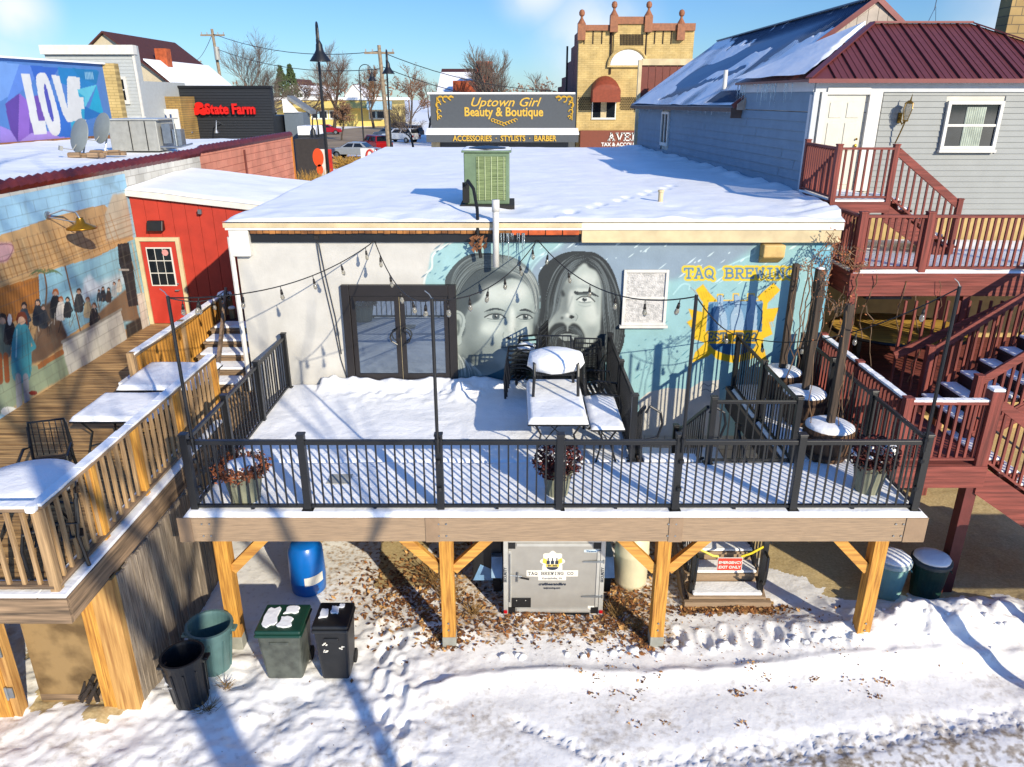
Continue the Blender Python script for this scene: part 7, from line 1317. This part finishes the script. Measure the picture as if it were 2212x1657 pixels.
# window at left edge of love wall
c = p0 + U_ * 1.5; b = MB(); obox(b, p0, U_, -nn, 1.8, 3.25, 6.6, 8.1, .0, .06); b.mi(1); obox(b, p0, U_, -nn, 1.95, 3.1, 6.75, 7.4, .06, .07); obox(b, p0, U_, -nn, 1.95, 3.1, 7.46, 7.98, .06, .07); b.build('window', [WHITE, GLASS], lv_)
# grey clapboard building
def gable_house(lab, x0, x1, y0, y1, z0, z1, zr, wallm, roofm, snow=1, axis='y', trim=WHITE, snowf=.7, cat='house'):
    t = thing('house', lab, cat, ((x0 + x1) / 2, y0, z0)); b = MB(); b.box(x0, y0, z0, x1, y1, z1)
    if axis == 'y': b.prism([(x0, y0, z1), (x1, y0, z1), ((x0 + x1) / 2, y0, zr)], (0, y1 - y0, 0))
    else: b.prism([(x0, y0, z1), (x0, y1, z1), (x0, (y0 + y1) / 2, zr)], (x1 - x0, 0, 0))
    b.build('wall', wallm, t); b = MB(); s = MB(); o = .3
    if axis == 'y':
        xm = (x0 + x1) / 2
        for sx in (x0 - o, x1 + o): dz = (zr - z1) / (xm - x0) * o; b.prism([(sx, y0 - o, z1 - dz), (xm, y0 - o, zr), (xm, y1 + o, zr), (sx, y1 + o, z1 - dz)], (0, 0, .1)); s.prism([(sx, y0 - o, z1 - dz + .11), (xm + (sx - xm) * (1 - snowf), y0 - o, z1 + (zr - z1) * snowf + .11), (xm + (sx - xm) * (1 - snowf), y1 + o, z1 + (zr - z1) * snowf + .11), (sx, y1 + o, z1 - dz + .11)], (0, 0, .08))
    else:
        ym = (y0 + y1) / 2
        for sy in (y0 - o, y1 + o): dz = (zr - z1) / (ym - y0) * o; b.prism([(x0 - o, sy, z1 - dz), (x0 - o, ym, zr), (x1 + o, ym, zr), (x1 + o, sy, z1 - dz)], (0, 0, .1)); yk = ym + (sy - ym) * (1 - snowf); s.prism([(x0 - o, sy, z1 - dz + .11), (x0 - o, yk, z1 + (zr - z1) * snowf + .11), (x1 + o, yk, z1 + (zr - z1) * snowf + .11), (x1 + o, sy, z1 - dz + .11)], (0, 0, .08))
    b.build('roof', roofm, t)
    if snow: s.build('snow_cover', SNOWR, t)
    return t
gcl = thing('grey_clapboard_building', 'pale grey clapboard building with white cornice and one sash window', 'building', (-20, 40, 0)); a0, a1 = at(93, 100, 40), at(288, 100, 40); zt = at(180, 97, 40).z
b = MB(); SI2 = mat('pale_grey_siding', '#a9adac', .6, var=.05, bump=0); laps(b, (a0.x, 40, 0), (a1.x - .0, 40, 0), 5.4, zt - .4, .16, (0, -1, 0)); b.build('siding', SI2, gcl); bx(SI2, 'wall', gcl, a0.x, a1.x, 40.01, 40.5, 4, zt - .01); bx(SI2, 'rear_body', gcl, a0.x, a1.x - .6, 40.51, 47, 4, zt - 1.6); b = MB(); b.box(a0.x - .1, 39.8, zt - .42, a1.x + .05, 40.2, zt); b.box(a1.x - .12, 39.93, 5.4, a1.x, 39.999, zt - .42); b.build('cornice', WHITE, gcl)
c0_, c1_ = at(236, 222, 40), at(272, 165, 40); awin(gcl, c0_.x, c1_.x, c0_.z, c1_.z, 39.98, fw=.13); b = MB(); b.prism([(a1.x - 1.9, 38.8, 5.5), (a1.x - 1.9, 40, 5.5), (a1.x - 1.9, 40, 6.6)], (1.95, 0, 0)); b.build('skirt_roof', mat('pale_metal', '#c2c4c2', .5), gcl)
BG = mat('beige_siding', '#b8ac92', .7, var=.08); BRR = mat('brown_shingles', '#4a221a', .8, var=.2); OB = brickmat('tan_brick', '#a8874c', '#97783f', '#7a6844', .4, .12, mort=.014)
bh = gable_house('beige house with a brown snowy roof and brick chimney behind the grey clapboard building', -27.2, -20.4, 48, 57.5, 3, 8.3, 11.0, BG, BRR, axis='y', snowf=.42)
c = at(352, 150, 50); b = MB(); b.box(c.x - .35, 50, c.z - 1.4, c.x + .35, 50.7, c.z + 1.2); b.build('chimney', mat('orange_brick', '#a8502a', .9, var=.3, scale=4), bh)
for yy in (44.6, 47.2, 48.6):
    b = MB(); b.box(-20.39, yy + 5, 6.0, -20.3, yy + 5.8, 7.7); b.mi(1).box(-20.3, yy + 5.1, 6.1, -20.28, yy + 5.7, 6.82); b.box(-20.3, yy + 5.1, 6.9, -20.28, yy + 5.7, 7.6); b.build('window', [WHITE, GLASS], bh)
bt = thing('tan_brick_building', 'tan brick building with a white lettered sign beside the grey clapboard one', 'building', (-18, 42, 0)); a0, a1, = at(300, 208, 44), at(388, 208, 44); bx(OB, 'wall', bt, a0.x, a1.x, 44, 46, 3, a0.z); p_ = at(352, 262, 43.8); bx(WHITE, 'sign', bt, p_.x - .95, p_.x + .95, 43.7, 43.78, p_.z - .5, p_.z + .65); text('1821', .7, mat('blue_letter', '#27416d', .6), bt, (p_.x, 43.68, p_.z + .1), bold=.02)
# insurance office
so_ = thing('insurance_office', 'black slatted office wall with big red insurance sign', 'building', (-18, 46, SG)); a0, a1 = at(384, 187, 46), at(582, 187, 46); b = MB(); z = SG
BK = mat('black_slats', '#1c2026', .6, var=.08)
while z < a0.z - .05: b.box(a0.x, 46, z, a1.x, 46.08, z + .13); z += .15
b.build('slats', BK, so_); bx(BK, 'wall', so_, a0.x + .01, a1.x, 46.09, 46.6, SG, a0.z - .02); bx(BK, 'rear_body', so_, a0.x + .1, a1.x - .1, 46.61, 52, SG, a0.z - 1.6); b = MB(); b.box(a0.x - .1, 45.9, a0.z - .06, a1.x + .1, 46.3, a0.z + .06); b.build('cornice', BLACK, so_)
RS = mat('sign_red', '#c4160f', .4, var=.03, bump=0); tx('State Farm', 498, 236, 45.8, 21, RS, so_, 108, bold=.03, ext=.06); b = MB()
for dx, dy in ((431, 228), (424, 240), (440, 240)): c = at(dx, dy, 45.8); b.lathe(0, 0, [(.2, 0), (.2, .1 + .003 * (dx % 3))], 20, sx=1.25); k = len(b.v) - 40; b.v = b.v[:k] + [(c.x + v[0], 45.8 - v[2], c.z + v[1]) for v in b.v[k:]]
b.build('logo_ovals', RS, so_)
for px in (420, 475): c = at(px, 288, 45.5); b = MB(); b.tube([(c.x, 46, c.z + .5), (c.x, 45.2, c.z + .7), (c.x, 45.0, c.z + .2)], .03, 5); b.lathe(c.x, 45.0, [(.05, c.z + .25), (.15, c.z + .05)], 8); b.build('sign_lamp', CHROME, so_)
sh = thing('grey_side_annex', 'blue grey annex with a snow patched sloped roof right of the black office', 'building', (-13, 48, SG)); p0_, p1_ = at(584, 243, 48), at(654, 243, 48); b = MB(); b.box(a1.x + .1, 48, SG, p1_.x, 49.6, p0_.z); b.build('wall', mat('blue_grey_wall', '#5b6670', .7, var=.05), sh)
za_, zb_ = at(590, 206, 48).z, at(655, 240, 48).z; b = MB(); b.prism([(a1.x + .1, 49, za_), (p1_.x + .2, 49, zb_ + .02), (p1_.x + .2, 50.5, zb_ + .02), (a1.x + .1, 50.5, za_)], (0, 0, -.2)); b.build('roof', mat('grey_roof', '#6b6f72', .7), sh); b = MB(); b.prism([(a1.x + .1, 47.9, p0_.z + .01), (a1.x + .1, 47.9, p0_.z + .75), (p1_.x - .5, 47.9, p0_.z + .04), (p1_.x - .2, 47.9, p0_.z + .01)], (0, 1.0, 0)); b.build('snow_cover', SNOWR, sh)
aw = thing('small_porch_roof', 'small snow topped porch canopy below the lamp at the office corner', 'canopy', (-12, 47, SG)); c0_, c1_ = at(643, 292, 46), at(680, 272, 46); bx(BK, 'frame', aw, c0_.x, c1_.x, 46, 47.9, c0_.z - .25, c0_.z); bx(SNOW, 'snow_cap', aw, c0_.x, c1_.x, 46, 47.9, c0_.z + .002, c1_.z, bev=.05)
for x in (c0_.x + .1, c1_.x - .1): b = MB(); b.box(x - .05, 46.1, SG, x + .05, 46.2, c0_.z - .25); b.build('post', BK, aw)
# long yellow building
yb = thing('long_yellow_building', 'long low yellow building with pale blue canopy far behind the parked cars', 'building', (-30, 150, SG)); Y_ = 150; a0, a1 = at(600, 262, Y_), at(838, 262, Y_); zt = at(700, 216, Y_).z; YW = mat('yellow_wall', '#c9b264', .7, var=.08)
bx(YW, 'wall', yb, a0.x, a1.x, Y_, 175, SG, zt); bx(SNOWR, 'snow_cap', yb, a0.x - 1, a1.x + 1, Y_ - .5, 176, zt + .01, zt + .5); b = MB(); zq = at(700, 233, Y_).z; b.prism([(a0.x, Y_ - 2, zq), (a0.x, Y_, zt), (a0.x, Y_, zq)], (a1.x - a0.x, 0, 0)); b.build('mansard', YW, yb)
bx(mat('pale_blue_canopy', '#8fb4c9', .6), 'canopy', yb, at(800, 220, Y_).x, at(850, 220, Y_).x, Y_ - 4, Y_ - 2.1, at(800, 236, Y_).z, at(800, 218, Y_).z)
for px in (729, 690, 815): p_ = at(px, 246, Y_); awin(yb, p_.x - 1.6, p_.x + 1.6, p_.z - .9, p_.z + .7, Y_, mat('pale_blind', '#a9c4d0', .6), fw=.2, sash=False)
# far houses and brick church-like building
gable_house('far white gabled house left of the tall street lamp', *[at(620, 210, 190).x, at(660, 210, 190).x], 190, 205, SG, 8.5, 11.5, WHITE, BRR, snowf=.5); gable_house('far small house with snowy gable beside the tree tops', *[at(665, 210, 210).x, at(700, 210, 210).x], 210, 225, SG, 7.5, 10.5, BG, BRR, snowf=.9); gable_house('far house with snowy roof right of the second lamp', *[at(745, 210, 230).x, at(785, 210, 230).x], 230, 245, SG, 8, 11, WHITE, BRR, snowf=.9)
OBR = mat('orange_brick2', '#a34a24', .85, var=.2, scale=2); x0_, x1_ = at(950, 200, 90).x, at(1060, 200, 90).x
ob = gable_house('orange brick building with patchy snow on its pyramid roof behind the boutique', x0_, x1_, 90, 104, SG, at(1000, 198, 90).z, at(1000, 150, 97).z, OBR, BRR, axis='x', snowf=.8, cat='building')
c = at(1010, 195, 88); bx(OBR, 'parapet', ob, c.x - 1.6, c.x + 1.6, 88, 90, SG, c.z + 1.0); c = at(1048, 180, 92); bx(OBR, 'chimney', ob, c.x - .9, c.x + .9, 88.5, 90.3, c.z - 2, c.z + 2.2)
# ================================================================ street lamps and utility poles
LBLK = mat('lamp_black', '#15171a', .45)
def lamp(lab, px, py, Y, H, az, arm=.9):
    base = Vector((at(px, py, Y).x, Y, SG)); t = thing('street_lamp', lab, 'street lamp', (0, 0, 0), 'black gooseneck street lamps'); b = MB(); b.tube([(0, 0, 0), (0, 0, 1.0), (0, 0, H - .7)], [.11, .085, .05], 8); b.lathe(0, 0, [(.2, 0), (.2, .25), (.12, .5)], 10); b.build('pole', LBLK, t)
    b = MB(); b.tube([(arm / 2 - arm / 2 * math.cos(a_), 0, H - .7 + .6 * math.sin(a_)) for a_ in [i * math.pi / 10 for i in range(11)]], .04, 6); b.tube([(arm, 0, H - .7), (arm, 0, H - .95)], .04, 6); b.build('gooseneck', LBLK, t)
    b = MB(); b.lathe(arm, 0, [(.05, H - .8), (.13, H - .95), (.15, H - 1.15), (.2, H - 1.25), (.42, H - 1.55), (.43, H - 1.58), (.3, H - 1.5), (.05, H - 1.3)], 16, cap=False); b.build('bell_shade', LBLK, t, smooth=True); b = MB(); b.ball((arm, 0, H - 1.5), .1, 8, 6); b.build('globe', WHITE, t); t.location = base; t.rotation_euler = (0, 0, R(az)); return t
lamp('tallest nearest black street lamp with its bell shade turned edge on', 703, 300, 34, 8.1, -72, .8); lamp('middle black street lamp with its hook seen in profile', 787, 322, 78, 8.2, 5, 1.2); lamp('right black street lamp in front of the wooden utility pole', 845, 320, 55, 8.2, -75, .8)
s2 = lamp('low dark lamp head beside the foot of the tallest lamp', 690, 310, 46, 4.3, 200, .3)
PW = mat('pole_wood', '#8a7a64', .9, var=.3)
def upole(lab, px, Y, top, foot=SG, tilt=0, tr=0):
    c = at(px, 200, Y); t = thing('utility_pole', lab, 'utility pole', (c.x, Y, foot), 'wooden utility poles'); b = MB(); b.tube([(c.x, Y, foot), (c.x + tilt, Y, top)], [.2, .13], 8); b.build('pole', PW, t); b = MB(); b.box(c.x + tilt - 1.1, Y - .08, top - .6, c.x + tilt + 1.1, Y + .02, top - .45); b.build('crossarm', PW, t); b = MB()
    for k in (-1, -.5, .5, 1): b.tube([(c.x + tilt + k, Y, top - .45), (c.x + tilt + k, Y, top - .25)], .05, 5)
    if tr: b.tube([(c.x + tilt + .3, Y - .3, top - 2.6), (c.x + tilt + .3, Y - .3, top - 1.5)], .25, 10)
    b.build('insulator', GREYM, t); return Vector((c.x + tilt, Y, top - .4))
q1 = upole('wooden utility pole with crossarm behind the black office', 487, 75, at(478, 62, 75).z, tilt=-.5, tr=1); q2 = upole('pale wooden utility pole beside the right street lamp', 836, 60, at(827, 97, 60).z, tilt=-.4); q3 = upole('small far utility pole above the brown roof', 430, 130, at(430, 125, 130).z); q4 = Vector((at(1560, 190, 62).x, 62, at(1500, 188, 62).z))
def wires(lab, p, q, offs, sag):
    b = MB()
    for o in offs: P = p + Vector((0, 0, o)); Q = q + Vector((0, 0, o)); b.tube([P.lerp(Q, i / 10) - Vector((0, 0, 4 * sag * (i / 10) * (1 - i / 10))) for i in range(11)], .03, 3, cap=False)
    tag(b.build('power_line', WIRE), lab, 'power line', 'power lines')
wires('power lines between the office pole and the pole by the right lamp', q1, q2, (0, -1.2), .8); wires('power lines from the pole by the right lamp across behind the boutique', q2, at(1200, 196, 60), (0, -1.0), .6); wires('power line from the far pole to the office pole', q3, q1, (0,), .5); wires('thin wire in the top left sky reaching the grey clapboard building', at(-40, 172, 40), at(128, 152, 40), (0,), .1)
wires('two thin wires at the top right corner reaching the chimney', Vector((12.9, 21, 9.4)), Vector((20, 26, 13)), (0, -.4), .1)
# ================================================================ trees in view
def T(lab, px, pyb, Y, H, seed, **k): c = at(px, pyb, Y); return tree(lab, c.x, Y, SG if Y < 300 else SG, H, H * .022, seed, **k)
RUST = mat('rust_foliage', '#745640', .95, var=.35); EVG = mat('evergreen', '#3b4a26', .95, var=.4)
T('large bare tree right of the office utility pole', 535, 200, 85, 11.5, 21, depth=6, n0=3); T('bare tree top showing above the grey clapboard building', 205, 120, 52, 9.6, 22, depth=5, tw=TWIG); T('tall bare tree with rust tips between the two lamps', 717, 240, 120, 13.5, 23, depth=6, tw=TWIGR); T('broad rust brown tree left of the tall lamp', 655, 240, 130, 9.5, 24, depth=5, tw=TWIGR, foliage=RUST)
T('rust coloured round tree right of the middle lamp', 805, 230, 140, 12, 25, depth=5, foliage=RUST); T('brown tree behind the right street lamp', 885, 240, 125, 11, 26, depth=5, tw=TWIGR, foliage=RUST); T('bare snowy tree at the street corner by the boutique', 893, 290, 75, 6.0, 27, depth=6, tw=TWIG); T('left tall bare tree behind the boutique', 1045, 190, 82, 12, 28, depth=5, spread=.36, n0=3); T('right tall bare tree behind the boutique', 1085, 190, 80, 11.8, 29, depth=5, spread=.38, n0=3); T('small bare tree left of the castle building', 1178, 180, 95, 9.5, 30, depth=5)
T('pale brown tree between the parked cars and the boutique', 925, 240, 110, 9, 31, depth=5, tw=TWIGR); T('dark bare street tree in front of the yellow building', 735, 262, 100, 5.5, 32, depth=5, foliage=RUST)
for lab, px, Y, H, seed in (('dark green conifer behind the long yellow building', 612, 165, 11, 41), ('second dark green conifer beside the tall lamp', 633, 170, 11.5, 42)):
    c = at(px, 220, Y); t = thing('conifer', lab, 'tree', (c.x, Y, SG)); b = MB(); b.tube([(c.x, Y, SG), (c.x, Y, SG + H)], [.25, .05], 6); b.build('trunk', BARK, t); b = MB()
    for k in range(900): z = rnd.random() ** .8; r_ = (1 - z) * H * .32 + .2; a_ = U(0, 6.3); rr = r_ * U(.5, 1); leaves(b, c.x + rr * math.cos(a_), Y + rr * math.sin(a_), SG + z * H, .1, .1, .1, 1, .42, 0)
    b.build('crown', EVG, t)
k_ = 0
fa = MB()
for k in range(60):
    x = -200 + k * 6.5 + U(-2, 2); Y = U(260, 330); H = U(7, 12)
    for j in range(26): leaves(fa, x + G(0, 2.6), Y + G(0, 2), SG + H * (.35 + .6 * rnd.random()), 1, 1, 1, 2, .8, 0)
    fa.tube([(x, Y, SG), (x, Y, SG + H * .8)], .25, 4)
stuff(fa.build('distant_woods', mat('far_twigs', '#7a5f4c', .95, var=.3)), 'distant brown winter woods along the horizon', 'woods')
# shrubs and sign near the lamp
gb = MB()
for cx, cy, n, h, r in [(at(px, 360, 33).x + G(0, .2), 33 + G(0, .8), 160, 1.7, .55) for px in (644, 655, 668, 680)]:
    for _ in range(n): a_ = U(0, 6.3); q = Vector((cx + G(0, .2), cy + G(0, .2), SG + .6)); gb.bar(q, q + Vector((math.cos(a_) * r, math.sin(a_) * r, h * U(.4, 1))), .03, .008, (0, 1, 0), .006, .004)
for px in (755, 775, 740): c = at(px, 335, 60); [gb.bar(Vector((c.x + G(0, .5), 60 + G(0, .5), SG)), Vector((c.x + G(0, .9), 60 + G(0, .8), SG + U(.3, 1))), .03, .01, (0, 1, 0)) for _ in range(90)]
stuff(gb.build('ornamental_grass', mat('gold_grass', '#a8823c', .9, var=.4)), 'clumps of golden dry ornamental grass near the tallest lamp', 'grass')
sn = thing('street_sign', 'tall white and red sign panel with two orange discs behind the lamp pole', 'sign', (-8, 33, SG)); OR_ = mat('orange_disc', '#d9491a', .5, var=.03); a0, a1 = at(688, 380, 34), at(706, 322, 34); bx(WHITE, 'panel', sn, a0.x, a1.x, 34, 34.1, SG, a1.z); bx(mat('red_panel', '#b8281c', .5), 'red_edge', sn, a1.x + .002, a1.x + .18, 34, 34.1, SG, a1.z)
for px, py, r_ in ((687, 340, .31), (691, 366, .18)): c = at(px, py, 33.8); b = MB(); b.tube([(c.x, 33.8, c.z), (c.x, 33.85, c.z)], r_, 20); b.v = [(c.x + (x - c.x) * .75, y, c.z + (z - c.z) * 1.25) for x, y, z in b.v]; b.build('disc', OR_, sn)
b = MB(); c = at(798, 335, 45); bx(WHITE, 'x', None, 0, .01, 0, .01, -5, -4.9) if False else None; t = thing('white_sign_box', 'small white sign box with a red arch above the roof edge', 'sign', (c.x, 45, SG)); bx(WHITE, 'box', t, c.x - .5, c.x + .25, 45, 45.3, SG, c.z + .38); b = MB(); b.tube([(c.x + .05 + .22 * math.cos(a_), 44.97, c.z - .1 + .4 * math.sin(a_)) for a_ in [i * math.pi / 10 for i in range(11)]], .06, 6); b.build('red_arch', mat('arch_red', '#b83020', .5), t)
# ================================================================ cars
def car(lab, x, y, az, col, kind='sedan', L=4.6, z=SG):
    t = thing('parked_car', lab, 'car', (0, 0, 0), 'cars parked across the street'); W_ = .9; m = mat('car_' + col.strip('#') , col, .25, metal=.3, var=.05, bump=0); h = L / 2
    if kind == 'sedan': body = [(-h, .35), (-h, .75), (-h + .15, .88), (-.95, .95), (.9, .95), (h - .3, .85), (h, .7), (h, .35)]; cab = [(-1.45, .93), (-.85, 1.38), (.35, 1.4), (1.2, .93)]
    elif kind == 'suv': body = [(-h, .4), (-h, .95), (-h + .1, 1.05), (1.0, 1.08), (h - .25, .98), (h, .8), (h, .4)]; cab = [(-h + .12, 1.04), (-h + .35, 1.62), (.45, 1.66), (1.15, 1.06)]
    else: body = [(-h, .5), (-h, 1.05), (.6, 1.08), (1.6, 1.08), (h - .1, 1.02), (h, .8), (h, .5)]; cab = [(-.8, 1.06), (-.7, 1.7), (.75, 1.72), (1.4, 1.06)]
    b = MB(); b.prism([(a_, -W_, c_) for a_, c_ in body], (0, 2 * W_, 0)); n = len(cab); vs = [(a_, -W_ * (.96 if i in (0, n - 1) else .78), c_) for i, (a_, c_) in enumerate(cab)] + [(a_, W_ * (.96 if i in (0, n - 1) else .78), c_) for i, (a_, c_) in enumerate(cab)]
    b.add(vs, [tuple(range(n))[::-1], tuple(range(n, 2 * n))] + [(i, (i + 1) % n, n + (i + 1) % n, n + i) for i in range(n)]); b.build('body', m, t, bev=.06)
    g_ = MB()
    for s in (-1, 1):
        def sp_(f, zf, s=s): 
            lo = cab[0][0] * (1 - f) + cab[3][0] * f; hi = cab[1][0] * (1 - f) + cab[2][0] * f; return (lo * (1 - zf) + hi * zf, s * W_ * (.96 - .18 * zf + .012), (cab[0][1] * (1 - zf) + cab[1][1] * zf))
        for f0, f1 in ((.1, .47), (.53, .9)): g_.quad(sp_(f0, .15), sp_(f1, .15), sp_(f1, .85), sp_(f0, .85))
    for a_, b_ in ((0, 1), (3, 2)):
        P = lambda yy, zf: (cab[a_][0] * (1 - zf) + cab[b_][0] * zf + (-.02 if a_ == 0 else .02), yy * W_ * (.9 - .18 * zf), cab[a_][1] * (1 - zf) + cab[b_][1] * zf + .01); g_.quad(P(-1, .12), P(1, .12), P(1, .9), P(-1, .9))
    g_.build('window', GLASS, t)
    for sx_ in (-1, 1):
        for sy_ in (-1, 1): wv = MB(); xx = sx_ * L * .31; wv.tube([(xx, sy_ * (W_ - .2), .33), (xx, sy_ * (W_ + .01), .33)], .33, 16); wh = wv.build('wheel', RUBBER, t); wv = MB(); wv.tube([(xx, sy_ * (W_ + .012), .33), (xx, sy_ * (W_ + .02), .33)], .19, 10); wv.build('rim', CHROME, wh)
    b = MB(); [b.box(h - .02, s * .62 - .15, .66, h + .02, s * .62 + .15, .8) for s in (-1, 1)]; b.build('headlight', AL, t); b = MB(); [b.box(-h - .02, s * .7 - .12, .7, -h + .02, s * .7 + .12, .88) for s in (-1, 1)]; b.build('tail_light', mat('red_lens2', '#8a0f12', .3), t)
    t.location = (x, y, z); t.rotation_euler = (0, 0, R(az)); return t
def carp(lab, px, py, az, col, kind='sedan', L=4.6): p = atz(px, py, SG); return car(lab, p.x, p.y, az, col, kind, L)
carp('silver sedan parked nearest, seen from the side with its nose left', 768, 341, 170, '#9aa0a6'); carp('red hatchback parked just behind the silver sedan', 812, 328, 125, '#a3161a', 'suv', 4.3); carp('white pickup parked before the long yellow building', 784, 268, 178, '#d6d8da', 'pickup', 5.6); carp('dark green van parked left of the white pickup', 727, 270, 3, '#26332c', 'suv', 5.0); carp('white car partly hidden behind the white pickup', 818, 267, 175, '#c8cacc', 'sedan')
carp('white sport vehicle parked right of the red hatchback', 866, 307, 150, '#cfd2d4', 'suv', 4.8); carp('dark sport vehicle with snowy roof behind the right lamp', 878, 297, 150, '#1f2c36', 'suv', 4.8); carp('dark car farthest back in the row by the boutique', 862, 283, 150, '#2a2f3a', 'sedan'); carp('red car showing its tail behind the tall lamp', 706, 290, 5, '#a0142a', 'sedan'); carp('blue grey car at the corner below the right utility pole', 842, 300, 140, '#5a6a7c', 'sedan')
c = at(672, 395, 32); car('dark blue car roof showing above the red shed snow roof', c.x, 31.5, 5, '#2c3a55', 'suv', 4.6, SG - .25)
bk = thing('dark_shed', 'dark brown leafless shrubs and shed behind the coral wall corner', 'shed', (-12, 44, SG)); bx(mat('dark_brown_wall', '#2b2522', .8), 'wall', bk, at(640, 340, 44).x, at(690, 340, 44).x, 44, 46, SG, at(650, 300, 44).z)
